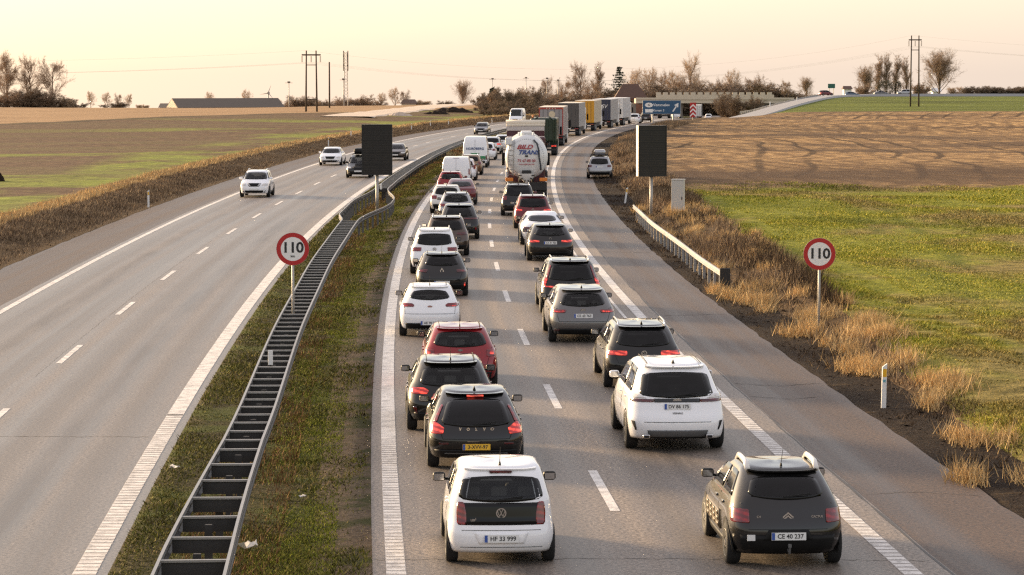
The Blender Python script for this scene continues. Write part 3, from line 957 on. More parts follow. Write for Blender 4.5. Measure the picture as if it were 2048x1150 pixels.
def hermite(pts, x):
    """smooth monotone-ish interpolation through (x, y) pairs"""
    xs = [p[0] for p in pts]; ys = [p[1] for p in pts]
    if x <= xs[0]: return ys[0]
    if x >= xs[-1]: return ys[-1]
    n = len(xs)
    h = [xs[i + 1] - xs[i] for i in range(n - 1)]
    dl_ = [(ys[i + 1] - ys[i]) / h[i] for i in range(n - 1)]
    i = 0
    while x > xs[i + 1]: i += 1
    def slope(k):
        if k == 0: return dl_[0]
        if k == n - 1: return dl_[-1]
        if dl_[k - 1] * dl_[k] <= 0: return 0.0
        w1 = 2 * h[k] + h[k - 1]; w2 = h[k] + 2 * h[k - 1]
        return (w1 + w2) / (w1 / dl_[k - 1] + w2 / dl_[k])
    t = (x - xs[i]) / h[i]
    m0, m1 = slope(i) * h[i], slope(i + 1) * h[i]
    return (2 * t ** 3 - 3 * t * t + 1) * ys[i] + (t ** 3 - 2 * t * t + t) * m0 + (-2 * t ** 3 + 3 * t * t) * ys[i + 1] + (t ** 3 - t * t) * m1

class Shape:
    """a car body as a stack of plan-view outlines; also the surface on which lights, windows and plates sit"""
    def __init__(s, L, W, H, belt=0.95, rear=None, front=None, wp=None, rcr=0.17, rcf=0.30, bowr=0.05, bowf=0.12, bot=0.24, crown=0.035):
        s.L, s.W, s.H, s.belt, s.rcr, s.rcf, s.bowr, s.bowf, s.bot, s.crown = L, W, H, belt, rcr, rcf, bowr, bowf, bot, crown
        if H < 1.8: s.rcr, s.bowr = rcr + .07, bowr + .03
        s.rear = rear; s.front = front
        s.wp = wp or [(0.18, .91), (0.30, .955), (0.50, .99), (0.66, 1.0), (0.80, .985), (belt - .06, .955), (belt + .02, .905), (belt + .10, .865), (H - .14, .735), (H - .05, .675), (H, .575)]
    def w(s, z): return s.W / 2 * hermite(s.wp, z)
    def yr(s, z): return hermite(s.rear, z)
    def yf(s, z): return s.L - hermite(s.front, z)
    def taper(s, y):
        t = max(0.0, (y - 0.62 * s.L) / (0.38 * s.L)); r = max(0.0, (0.22 * s.L - y) / (0.22 * s.L))
        return 1 - 0.09 * t * t - 0.025 * r * r
    def rear_y(s, x, z):
        yr = s.yr(z); W = s.w(z) * s.taper(yr + s.rcr)
        q = min(abs(x) / W, 1.0)
        e = max(0.0, (abs(x) - (W - s.rcr)) / s.rcr); e = min(e, 1.0)
        return yr + s.bowr * q * q + s.rcr * (1 - math.sqrt(max(0.0, 1 - e * e)))
    def front_y(s, x, z):
        yf = s.yf(z); W = s.w(z) * s.taper(yf - s.rcf)
        q = min(abs(x) / W, 1.0)
        e = max(0.0, (abs(x) - (W - s.rcf)) / s.rcf); e = min(e, 1.0)
        return yf - s.bowf * q * q - s.rcf * (1 - math.sqrt(max(0.0, 1 - e * e)))
    def side_x(s, y, z): return s.w(z) * s.taper(y)
    def rw(s, z):        # half width of the rear face at height z
        return s.w(z) * s.taper(s.yr(z) + s.rcr)
    def fw(s, z): return s.w(z) * s.taper(s.yf(z) - s.rcf)
    def roofz(s, y, z):
        """roof falls off a little to both ends"""
        k = max(0.0, min(1.0, (z - s.belt) / (s.H - s.belt)))
        yc = (s.yr(s.H) + s.yf(s.H)) / 2; hl = (s.yf(s.H) - s.yr(s.H)) / 2
        return z - 0.026 * k * k * min(1.5, ((y - yc) / hl) ** 2)
    def body(s, mat, parent, holes=()):
        ts = [-1, -.985, -.95, -.89, -.8, -.7, -.6, -.3, 0, .3, .6, .7, .8, .89, .95, .985, 1]
        zs = sorted(set([s.bot, s.bot + .05, .36, .46, .56, .66, .75, .82, .89, s.belt, s.belt + .05, s.belt + .14, s.belt + .26, (s.belt + .26 + s.H - .15) / 2, s.H - .15, s.H - .09, s.H - .045, s.H - .015]))
        for sd, a, b in holes: zs += [a + .04, b - .04]
        zs = sorted(set(z for z in zs if z >= s.bot))
        rings = []
        for z in zs:
            ring = []
            Wr = s.rw(z); Wf = s.fw(z)
            for t in ts: ring.append((t * Wr, s.rear_y(t * Wr, z), z))
            ya = s.rear_y(Wr, z); yb = s.front_y(Wf, z)
            for k in range(1, 16):
                y = ya + (yb - ya) * k / 16; ring.append((s.side_x(y, z), y, z))
            for t in reversed(ts): ring.append((t * Wf, s.front_y(t * Wf, z), z))
            for k in range(1, 16):
                y = yb + (ya - yb) * k / 16; ring.append((-s.side_x(y, z), y, z))
            rings.append([(x, y, s.roofz(y, z) if z > s.belt else zz) for x, y, zz in ring])
        n = len(rings[0])
        top = rings[-1]
        cy = sum(p[1] for p in top) / n
        for sc, dz in ((0.82, 0.007), (0.5, 0.012), (0.2, 0.014)):
            rings.append([(p[0] * sc, cy + (p[1] - cy) * (0.9 if sc > .8 else sc + .08), p[2] + dz + (0.0)) for p in top])
        vs = [p for r in rings for p in r]
        fs = []
        for i in range(len(rings) - 1):
            for k in range(n):
                k2 = (k + 1) % n
                cut = False
                for sd, a, b in holes:
                    if i + 1 < len(zs) and zs[i] >= a + .039 and zs[i + 1] <= b - .039:
                        j = k if sd == 'rear' else k - (len(ts) + 15)
                        if 0 <= j < len(ts) - 1 and abs(ts[j]) <= (.71 if sd == 'rear' else .81) and abs(ts[j + 1]) <= (.71 if sd == 'rear' else .81): cut = True
                if cut: continue
                fs.append((i * n + k, i * n + k2, (i + 1) * n + k2, (i + 1) * n + k))
        c = len(vs); vs.append((0, cy, sum(p[2] for p in rings[-1]) / n + 0.001))
        for k in range(n): fs.append(((len(rings) - 1) * n + k, (len(rings) - 1) * n + (k + 1) % n, c))
        c2 = len(vs); vs.append((0, s.L / 2, s.bot))
        for k in range(n): fs.append(((k + 1) % n, k, c2))
        fmi = [0] * len(fs)
        mats = [mat, V['under']]
        for k in range(n): fmi[-1 - k] = 1
        return mesh_obj('body', vs, fs, None, parent, smooth=True, mats=mats, fmi=fmi)
    # ---- surface patches: rows of (z, a, b); a solid lens that hugs the body
    def patch(s, name, rows, mat, parent, on='rear', off=0.006, n=8, smooth=True, sink=0.02, cv=None):
        front = []; back = []
        z_lo, z_hi = rows[0][0], rows[-1][0]
        for z_row, a, b in rows:
            for k in range(n + 1):
                q = a + (b - a) * k / n
                z = z_row
                if cv:
                    f_ = (z_row - z_lo) / (z_hi - z_lo); z = z_row + (2 * k / n - 1) ** 2 * (cv[0] * (1 - f_) + cv[1] * f_)
                if on == 'rear':
                    y = s.rear_y(q, z); zz = s.roofz(y, z) if z > s.belt else z
                    front.append((q, y - off, zz + off * 0.4)); back.append((q, y + sink, zz - sink * 0.2))
                elif on == 'front':
                    y = s.front_y(q, z); zz = s.roofz(y, z) if z > s.belt else z
                    front.append((q, y + off, zz + off * 0.6)); back.append((q, y - sink, zz - sink * 0.4))
                else:
                    sg = 1 if on == 'right' else -1
                    x = s.side_x(q, z); zz = s.roofz(q, z) if z > s.belt else z
                    front.append((sg * (x + off), q, zz)); back.append((sg * (x - sink), q, zz))
        m = len(rows); w = n + 1
        fs = []
        for i in range(m - 1):
            for k in range(n): fs.append((i * w + k, i * w + k + 1, (i + 1) * w + k + 1, (i + 1) * w + k))
        N0 = m * w
        border = [k for k in range(w)] + [i * w + n for i in range(1, m)] + [(m - 1) * w + k for k in range(n - 1, -1, -1)] + [i * w for i in range(m - 2, 0, -1)]
        for a, b in zip(border, border[1:] + border[:1]): fs.append((b, a, N0 + a, N0 + b))
        flip = (on in ('front', 'left'))
        if flip: fs = [tuple(reversed(f)) for f in fs]
        return mesh_obj(name, front + back, fs, mat, parent, smooth=False if not smooth else smooth)
    def poly(s, name, left, right, mat, parent, on='rear', off=0.006, n=8, m=7, rnd=0.0, mirror=False, sink=0.02):
        """left / right: chains of (q, z) from bottom to top; optional rounded ends"""
        z0, z1 = left[0][1], left[-1][1]
        lz = [(z, q) for q, z in left]; rz = [(z, q) for q, z in right]
        fr = [i / (m - 1) for i in range(m)]
        fr = [0.5 - 0.5 * math.cos(math.pi * f) for f in fr] if rnd else fr
        rows = []
        for f in fr:
            z = z0 + (z1 - z0) * f
            a = float(np.interp(z, [p[0] for p in lz], [p[1] for p in lz])); b = float(np.interp(z, [p[0] for p in rz], [p[1] for p in rz]))
            if rnd:
                e = max(0.0, 1 - min(z - z0, z1 - z) / rnd)
                k = rnd * (1 - math.sqrt(max(0, 1 - e * e)))
                sg = 1 if b > a else -1
                a += sg * k; b -= sg * k
            if mirror: a, b = -b, -a
            rows.append((z, a, b))
        return s.patch(name, rows, mat, parent, on, off, n, sink=sink)
    def pane(s, name, g0, g1, f0, f1, glass, parent, on, n=12):
        zz = [g0, g0 + .045] + [g0 + .045 + (g1 - g0 - .09) * k / 6 for k in range(1, 6)] + [g1 - .045, g1]
        rows = []
        for z in zz:
            f = (z - g0) / (g1 - g0)
            e = max(0.0, 1 - min(z - g0, g1 - z) / .09)
            W_ = s.rw(z) if on == 'rear' else s.fw(z)
            hw = W_ * (f0 + (f1 - f0) * f) - .085 * (1 - math.sqrt(max(0, 1 - e * e)))
            rows.append((z, -hw, hw))
        o = s.patch(name, rows, glass, parent, on, .007, n, cv=(.045, -.03) if on == 'rear' else (.02, -.02))
        me = o.data; me.materials.append(V['frit'])
        idx = []
        for i in range(len(rows) - 1):
            for k in range(n): idx.append(1 if (i in (0, len(rows) - 2) or k in (0, n - 1)) else 0)
        idx += [1] * (len(me.polygons) - len(idx))
        me.polygons.foreach_set('material_index', idx)
        return o
    def both(s, name, left, right, mat, parent, on='rear', **kw):
        return [s.poly(name, left, right, mat, parent, on, **kw), s.poly(name, left, right, mat, parent, on, mirror=True, **kw)]

# ---- wheels (shared meshes, unit radius)
def lathe(prof, n=28):
    vs = []; fs = []
    for k in range(n):
        a = 2 * math.pi * k / n
        for x, r in prof: vs.append((x, r * math.cos(a), r * math.sin(a)))
    m = len(prof)
    for k in range(n):
        k2 = (k + 1) % n
        for j in range(m - 1): fs.append((k * m + j, k * m + j + 1, k2 * m + j + 1, k2 * m + j))
    return vs, fs
_tv, _tf = lathe([(-0.34, 0.30), (-0.34, 0.66), (-0.36, 0.86), (-0.30, 0.985), (-0.12, 1.0), (0.12, 1.0), (0.30, 0.985), (0.36, 0.86), (0.34, 0.66), (0.34, 0.30)])
TYRE = MB().add(_tv, _tf).mesh('tyre', V['tyre'], True)
_rv, _rf = lathe([(0.30, 0.66), (0.335, 0.68), (0.345, 0.64), (0.30, 0.60), (0.18, 0.58), (0.12, 0.0)])
_rm = MB().add(_rv, _rf)
for k in range(5):
    a = 2 * math.pi * k / 5
    c, s_ = math.cos(a), math.sin(a)
    t = Matrix(((1, 0, 0), (0, c, -s_), (0, s_, c)))
    q = [t @ Vector(p) for p in ((0.2, -.11, .08), (0.2, .11, .08), (0.30, .075, .63), (0.30, -.075, .63), (0.32, -.08, .08), (0.32, .08, .08), (0.335, .05, .63), (0.335, -.05, .63))]
    _rm.add(q, [(3, 2, 1, 0), (4, 5, 6, 7), (0, 1, 5, 4), (1, 2, 6, 5), (2, 3, 7, 6), (3, 0, 4, 7)])
_rm.disc((0.30, 0, 0), 0.16, 'X', 14, 0.05)
RIM = _rm.mesh('rim', V['rim'], False)
_hb = MB().disc((0.05, 0, 0), 0.6, 'X', 20, 0.05).mesh('wheel_disc', V['under'])

def wheel(parent, x, y, r, width=0.2, sub=True):
    sg = 1 if x > 0 else -1
    k = width / 0.70
    o = share('wheel', TYRE, parent, (x, y, r), (0, 0, 0 if sg > 0 else math.pi), (k, r, r))
    if sub:
        share('rim', RIM, o)
        share('wheel_disc', _hb, o)
    return o

def mirror_mesh(name, mat):
    m = MB().bbox(-0.10, 0.10, -0.05, 0.06, -0.065, 0.075, 0.04)
    m.box(-0.16, -0.09, -0.015, 0.035, -0.05, -0.015)
    return m.mesh(name, mat)
_mm = {}
def mirrors(s, parent, mat, y, z, sc=1.0):
    for sg in (-1, 1):
        key = mat.name
        if key not in _mm: _mm[key] = mirror_mesh('side_mirror', mat)
        x = s.side_x(y, z) + 0.135 * sc
        o = share('side_mirror', _mm[key], parent, (sg * x, y, z), (0, 0, 0) if sg > 0 else (0, 0, 0), (sg * sc, sc, sc))
        g = MB().box(-0.075, 0.08, -0.058, -0.0505, -0.045, 0.055).build('mirror_glass', V['mirror'], o)
V['mirror'] = pmat('mirror_glass', (0.45, 0.46, 0.48), 0.06, 1.0, var=0.03)

def plate(parent, y, z, text, kind='plate', w=0.52, h=0.115, tilt=0.0, label=None):
    b = MB().box(-w / 2, w / 2, -0.012, 0.0, -h / 2, h / 2).build('number_plate', V[kind], parent)
    b.location = (0, y, z); b.rotation_euler[0] = tilt
    MB().box(-w / 2 + 0.004, -w / 2 + 0.05, -0.014, -0.0125, -h / 2 + 0.004, h / 2 - 0.004).build('country_strip', V['plate_blue'], b)
    if text:
        share('lettering', text_mesh(text, h * 0.82, V['ink'], 0.0005, 0.0018, 0.98), b, (0.025, -0.0145, -0.002))
    return b

def hatch_rear(H, belt, rake=0.50, lean=0.10, lip=0.0):
    return [(.18, .20), (.28, .08), (.40, .02), (.55, 0.0), (.66, .02), (.80, .05 + lean * .3), (belt, .06 + lean), (belt + (H - belt) * .45, .06 + lean + (rake - lean) * .36), (H - .10, .02 + rake * .86), (H, rake + .10)]
def std_front(H, belt, hood=1.0, ws=1.75):
    return [(.18, .16), (.32, .03), (.48, 0.0), (.60, .02), (.70, .08), (.77, .22), (.84, .50), (belt - .03, hood * .88), (belt + .02, hood), (H - .09, ws), (H, ws + .28)]

def make_car(name, label, d, X, c, group, away=True, lod=2, zoff=None, rz=None):
    """c: dict describing one car. local frame: rear bumper at y=0, forward +y"""
    L, W, H, belt = c['L'], c['W'], c['H'], c.get('belt', 0.95)
    s = Shape(L, W, H, belt, c.get('rear') or hatch_rear(H, belt, c.get('rake', .5), c.get('lean', .10)), c.get('front') or std_front(H, belt, c.get('hood', 1.0), c.get('ws', 1.75)),
              c.get('wp'), c.get('rcr', .17), c.get('rcf', .30), c.get('bowr', .05), c.get('bowf', .12), c.get('bot', .24))
    z0 = zroad(d) if zoff is None else zoff
    th = -math.atan(head(d)) if rz is None else rz
    if away:
        root = empty(name, (X, d, z0), th)
    else:
        th += math.pi
        root = empty(name, (X - math.sin(th) * (-L), d + math.cos(th) * (-L), z0), th)
    tag(root, label, 'van' if c.get('van') else 'car', group)
    pm = PA[c['col']]
    see = c.get('see', 'pane_rear' if c.get('gl') == 'glass_clear' else 'pane_dark')
    if c.get('van'): see = None
    g0, g1, f0, f1 = c.get('rw', (belt + .02, H - .10, .86, .90))
    if H < 1.6 and c['col'] and see != None and L > 3.7: f0, f1 = f0 * .94, f1 * .92
    ws_ = (belt + .03, H - .085)
    holes = []
    if see:
        holes.append(('front', *ws_))
        if not c.get('norear'): holes.append(('rear', g0, g1))
    s.body(pm, root, holes)
    if see:
        yb_ = s.yr(belt) + .62; st_ = MB()
        st_.bbox(-.62, .62, yb_, yb_ + .16, .40, belt - .02, .05)
        for x in (-.42, 0, .42): st_.bbox(x - .13, x + .13, yb_ + .02, yb_ + .12, belt - .01, belt + .15, .035)
        yf_ = yb_ + .95
        for x in (-.38, .38):
            st_.bbox(x - .24, x + .24, yf_, yf_ + .16, .40, belt + .07, .06).bbox(x - .14, x + .14, yf_ + .02, yf_ + .12, belt + .09, belt + .27, .04)
        st_.build('seats', V['seat'], root)
        MB().box(-W / 2 * .80, W / 2 * .80, s.yr(belt) + .12, yb_ - .01, belt - .05, belt - .02).build('parcel_shelf', V['seat'], root)
        yd = s.yf(belt) - .38
        MB().bbox(-W / 2 * .78, W / 2 * .78, yd, yd + .30, .60, belt + .02, .05).build('dashboard', V['seat'], root)
    r = c.get('wr', 0.325); tw = c.get('tw', 0.215)
    wb0, wb1 = c.get('axr', 0.70), L - c.get('axf', 0.84)
    ox = W / 2 * 0.985 - tw / 2
    arch = V['plastic'] if c.get('clad') else V['gap']
    for y in (wb0, wb1):
        for sg in (-1, 1):
            xs = s.side_x(y, r + .05)
            wheel(root, sg * (max(xs, ox + tw / 2) - tw / 2 + 0.022), y, r, tw)
            # wheel arch: dark half ring following the side
            ri, ro = r * 1.02, r * (1.24 if c.get('clad') else 1.15)
            vs = []; fs = []
            nn = 16
            for k in range(nn + 1):
                a = math.pi * (-.12 + 1.24 * k / nn)
                for rr, oo in ((ri * 0.5, .004), (ro, .004), (ro, -.02)):
                    yy, zz = y + rr * math.cos(a), max(r + rr * math.sin(a), s.bot - 0.02)
                    vs.append((sg * (s.side_x(yy, zz) + oo), yy, zz))
            for k in range(nn):
                for j in range(2):
                    q = (3 * k + j, 3 * k + j + 1, 3 * k + j + 4, 3 * k + j + 3)
                    fs.append(q if sg < 0 else q[::-1])
            mesh_obj('wheel_arch', vs, fs, arch, root)
    # sills
    if c.get('clad'):
        for on in ('left', 'right'):
            s.poly('side_cladding', [(wb0 + r * 1.2, s.bot), (wb0 + r * 1.2, s.bot + .13)], [(wb1 - r * 1.2, s.bot), (wb1 - r * 1.2, s.bot + .13)], V['plastic'], root, on, off=.01, n=6, m=3)
    # --- glass
    zb, zt = belt + .035, H - .115
    gm = V[c.get('gl', 'glass')]
    fr0 = c.get('glass_r', None)
    if not c.get('norear'):
        if see: rg = s.pane('rear_window', g0, g1, f0, f1, V[see], root, 'rear')
        else:
            rg = s.patch('rear_window', [(z, -s.rw(z) * f0, s.rw(z) * f0) for z in np.linspace(g0, g1, 7)], gm, root, 'rear', .007, 12)
        if c.get('wiper', True):
            zz = g0 + .03
            MB().box(-.02, .40 * W / 1.8, -.016, .002, -.012, .012).build('wiper', V['gap'], rg)
            w_ = rg.children[0]; w_.location = (-.03, s.rear_y(.15, zz) - .010, zz + .012); w_.rotation_euler[1] = R(-7)
    # side windows: front door, rear door, quarter
    yA = s.yr(zt) + c.get('cpil', .42); yB = s.yf(zt) - .18
    yA0 = s.yr(zb) + c.get('cpil0', .45); yB0 = s.yf(zb) - .30
    ym = yA + (yB - yA) * c.get('bpil', .50)
    if not c.get('panelvan'):
        nwin = c.get('nwin', 2)
        spans = [((yA0, yA), (ym - .05, ym - .05)), ((ym + .05, ym + .05), (yB0, yB))]
    else:
        spans = [((yB0 - 1.0, yB0 - 1.0), (yB0, yB))]
    for on in ('left', 'right'):
        for (a0, a1), (b0, b1) in spans:
            s.poly('side_window', [(a0, zb), (a1, zt)], [(b0, zb), (b1, zt)], gm, root, on, off=.006, n=5, m=5)
        # door gaps and handles
        if lod >= 2:
            for yy in (ym, min(yB0 - .02, wb1 - r * 1.25)):
                s.poly('door_gap', [(yy - .006, .34), (yy - .006, belt - .02)], [(yy + .006, .34), (yy + .006, belt - .02)], V['gap'], root, on, off=.003, n=1, m=5)
            for yy in (ym - .80 * (ym - yA0) - .02 + .22, ym + .16):
                s.poly('door_handle', [(yy, belt - .13), (yy, belt - .10)], [(yy + .18, belt - .13), (yy + .18, belt - .10)], pm, root, on, off=.028, n=2, m=2)
    # windscreen
    if see: s.pane('windscreen', ws_[0], ws_[1], .90, .90, V['pane_front'], root, 'front')
    else:
        s.patch('windscreen', [(z, -s.fw(z) * .9, s.fw(z) * .9) for z in np.linspace(ws_[0], ws_[1], 8)], V['glass_clear'], root, 'front', .006, 12)
    mirrors(s, root, pm if c.get('mirc') else V['plastic'], yB0 - .06, belt + .09, c.get('mirs', 1.0))
    # --- rear end
    bl = c.get('bumper', None)            # (z0, z1) dark lower bumper
    if bl:
        rows = [(z, -s.rw(z) * bl[2], s.rw(z) * bl[2]) for z in np.linspace(bl[0], bl[1], 5)]
        s.patch('lower_bumper', rows, V['plastic'], root, 'rear', .010, 12)
    for nm, mk, lf, rt in c.get('lamps', ()):
        s.both('tail_light' if nm == 't' else nm, lf, rt, V[mk] if mk in V else PA[mk], root, 'rear', off=.012 if nm == 't' else .009, n=6, m=7, rnd=.02 if nm == 't' else 0.0)
    for nm, mk, lf, rt, off in c.get('patches', ()):
        s.poly(nm, lf, rt, V[mk] if mk in V else PA[mk], root, 'rear', off=off, n=12, m=6)
    if c.get('hatchline'):
        z, hw = c['hatchline']
        s.poly('shut_line', [(-hw, z), (-hw, z + .010)], [(hw, z), (hw, z + .010)], V['gap'], root, 'rear', off=.003, n=12, m=2)
        s.both('shut_line', [(hw, z), (s.rw(belt) * .93, belt)], [(hw + .008, z), (s.rw(belt) * .93 + .008, belt)], V['gap'], root, 'rear', off=.003, n=1, m=6)
    if c.get('spoiler'):
        sp = c['spoiler']; zz = H - .07
        hw = s.rw(zz) * .88
        b = MB()
        pr = []
        for k in range(9):
            x = -hw + 2 * hw * k / 8
            y = s.rear_y(x * .98, zz); zt_ = s.roofz(y, zz)
            pr.append([(x, y + .22, zt_ + .045), (x, y - sp, zt_ + .035), (x, y - sp + .01, zt_ + .012), (x, y + .10, zt_ - .02)])
        for k in range(9): b.v += pr[k]
        for k in range(8):
            for j in range(4):
                j2 = (j + 1) % 4
                b.f.append((k * 4 + j, k * 4 + j2, k * 4 + 4 + j2, k * 4 + 4 + j))
        b.f.append((0, 1, 2, 3)); b.f.append((35, 34, 33, 32))
        b.build('roof_spoiler', V['plastic'] if c.get('spblack') else pm, root)
    if c.get('third'):
        zz = H - .075
        y = s.rear_y(0, zz) - c.get('spoiler', 0) - .004
        zt_ = s.roofz(y, zz)
        lw = c['third'][1]
        MB().bbox(-lw, lw, y - .012, y + .03, zt_ - .012, zt_ + .022, .006).build('brake_light', V[c['third'][0]], root)
    if c.get('plate'):
        z, txt = c['plate'][:2]
        plate(root, s.rear_y(0, z) - .012, z, txt, c['plate'][2] if len(c['plate']) > 2 else 'plate', tilt=R(-4))
    yt = s.yr(H)
    if c.get('ant') == 'whip':
        y = yt + .12; z = s.roofz(y, H) - .01
        MB().tube([(0, y, z), (0, y, z + .05)], [.022, .012], 8).tube([(0, y, z + .04), (0, y - .20, z + .30)], [.006, .003], 5).build('aerial', V['plastic'], root)
    elif c.get('ant') == 'fin':
        y = yt + .18; z = s.roofz(y, H) - .015
        MB().add([(-.03, y - .03, z), (.03, y - .03, z), (.025, y + .16, z), (-.025, y + .16, z), (0, y - .02, z + .085), (0, y + .03, z + .08)],
                 [(3, 2, 1, 0), (0, 1, 4), (1, 2, 5, 4), (2, 3, 5), (3, 0, 4, 5)]).build('aerial_fin', V['plastic'], root)
    if c.get('rails'):
        for sg in (-1, 1):
            pts = []
            for k in range(7):
                f = k / 6
                y = yt + .02 + (s.yf(H) - .25 - yt) * f
                x = s.w(H - .04) * .92
                z = s.roofz(y, H) - .03 + (.075 if 0 < k < 6 else .0)
                pts.append((sg * x, y, z))
            MB().tube(pts, .045 if c['rails'] == 'thick' else .022, 8).build('roof_rail', V['chrome'] if c['rails'] == 'chrome' else (PA['cream'] if c['rails'] == 'thick' else V['plastic']), root, True)
    if c.get('roofline'):
        for sg in (-1, 1):
            x = s.w(H - .03) * .86
            pts = [(sg * x, yt + .03 + (s.yf(H) - yt - .1) * k / 6, 0) for k in range(7)]
            pts = [(x_, y_, s.roofz(y_, H) + .012) for x_, y_, _ in pts]
            MB().tube(pts, .009, 5).build('roof_seam', V['gap'], root)
    if c.get('box'):
        b = MB().bbox(-.42, .42, yt + .1, yt + 2.0, H + .09, H + .46, .14).build('roof_box', V[c['box']] if c['box'] in V else PA[c['box']], root, True)
        MB().box(-.5, .5, yt + .5, yt + .55, H + .03, H + .089).box(-.5, .5, yt + 1.5, yt + 1.55, H + .03, H + .089).build('roof_bar', V['plastic'], root)
    if c.get('word'):
        txt, z, size, sp_ = c['word']
        for k, ch in enumerate(txt):
            if ch == ' ': continue
            x = (k - (len(txt) - 1) / 2) * sp_
            share('badge_lettering', text_mesh(ch, size, V['chrome'], .002, .003), root, (x, s.rear_y(x, z) - .014, z))
    if c.get('badge'):
        kind, z, rr = c['badge']
        y = s.rear_y(0, z) - .014
        b = MB()
        if kind in ('round', 'vw'):
            b.disc((0, y, z), rr, 'Y', 24, .012, rr * .80)
            def stroke(x0, z0, x1, z1, t=.13):
                dx, dz = x1 - x0, z1 - z0; l = math.hypot(dx, dz); nx, nz = -dz / l * t / 2 * rr, dx / l * t / 2 * rr
                q = [(rr * x0 + nx, z + rr * z0 + nz), (rr * x0 - nx, z + rr * z0 - nz), (rr * x1 - nx, z + rr * z1 - nz), (rr * x1 + nx, z + rr * z1 + nz)]
                b.add([(a, y - .002, bb) for a, bb in q] + [(a, y + .008, bb) for a, bb in q], [(0, 1, 2, 3), (7, 6, 5, 4), (0, 4, 5, 1), (1, 5, 6, 2), (2, 6, 7, 3), (3, 7, 4, 0)])
            if kind == 'vw':
                stroke(-.35, .72, 0, .05); stroke(.35, .72, 0, .05)
                stroke(-.72, .40, -.33, -.62); stroke(.72, .40, .33, -.62); stroke(-.33, -.62, 0, .0); stroke(.33, -.62, 0, .0)
        elif kind == 'oval':
            bb = MB().disc((0, 0, 0), rr, 'Y', 24, .012)
            b.add([(p[0] * 1.0, p[1] + y, z + p[2] * .42) for p in bb.v], bb.f)
        elif kind == 'chevron':
            for dz in (0, -.5):
                for sg in (-1, 1):
                    q = [(0, .75 + dz), (sg * .95, -.05 + dz), (sg * .95, -.38 + dz), (0, .42 + dz)]
                    b.add([(rr * a, y - .002, z + rr * c_) for a, c_ in q] + [(rr * a, y + .008, z + rr * c_) for a, c_ in q],
                          [(0, 1, 2, 3), (7, 6, 5, 4), (0, 4, 5, 1), (1, 5, 6, 2), (2, 6, 7, 3), (3, 7, 4, 0)])
        elif kind == 'diamond':
            for sg in (-1, 1):
                for sz in (-1, 1):
                    q = [(sg * .62, 0), (0, sz * 1.0), (0, sz * .62), (sg * .36, 0)]
                    b.add([(rr * a, y - .002, z + rr * c_) for a, c_ in q] + [(rr * a, y + .008, z + rr * c_) for a, c_ in q],
                          [(0, 1, 2, 3), (7, 6, 5, 4), (0, 4, 5, 1), (1, 5, 6, 2), (2, 6, 7, 3), (3, 7, 4, 0)])
        b.build('badge', V['chrome'], root)
    if c.get('pipes'):
        for sg in (-1, 1):
            MB().bbox(sg * c['pipes'] - .07, sg * c['pipes'] + .07, -.035, .10, s.bot + .02, s.bot + .10, .02).build('exhaust_tip', V['chrome'], root)
            MB().box(sg * c['pipes'] - .05, sg * c['pipes'] + .05, -.038, -.0355, s.bot + .035, s.bot + .085).build('exhaust_mouth', V['gap'], root)
    # --- front end
    if not away or c.get('frontdetail'):
        zh = c.get('hz', .68)
        s.both('headlight', [(s.fw(zh) * .56, zh - .07), (s.fw(zh) * .62, zh + .05)], [(s.fw(zh) * .97, zh - .04), (s.fw(zh) * .985, zh + .07)], V['lens_clear'], root, 'front', off=.010, n=6, m=5)
        s.poly('grille', [(-.30, zh - .14), (-.42, zh + .06)], [(.30, zh - .14), (.42, zh + .06)], V['plastic'], root, 'front', off=.012, n=8, m=5)
        s.poly('lower_grille', [(-.62, .28), (-.70, .42)], [(.62, .28), (.70, .42)], V['plastic'], root, 'front', off=.010, n=8, m=4)
        b = MB().box(-.26, .26, 0, .012, -.055, .055).build('number_plate', V['plate'], root)
        b.location = (0, s.front_y(0, .48) + .016, .49)
        if c.get('vee'):
            for sg in (-1, 1):
                s.poly('grille_trim', [(sg * .20, zh - .13), (sg * .36, zh + .07)], [(sg * .25, zh - .13), (sg * .42, zh + .07)], V['chrome'], root, 'front', off=.02, n=2, m=4)
    # interior hint: head restraints behind clear rear glass are covered by the tinted pane
    return root, s

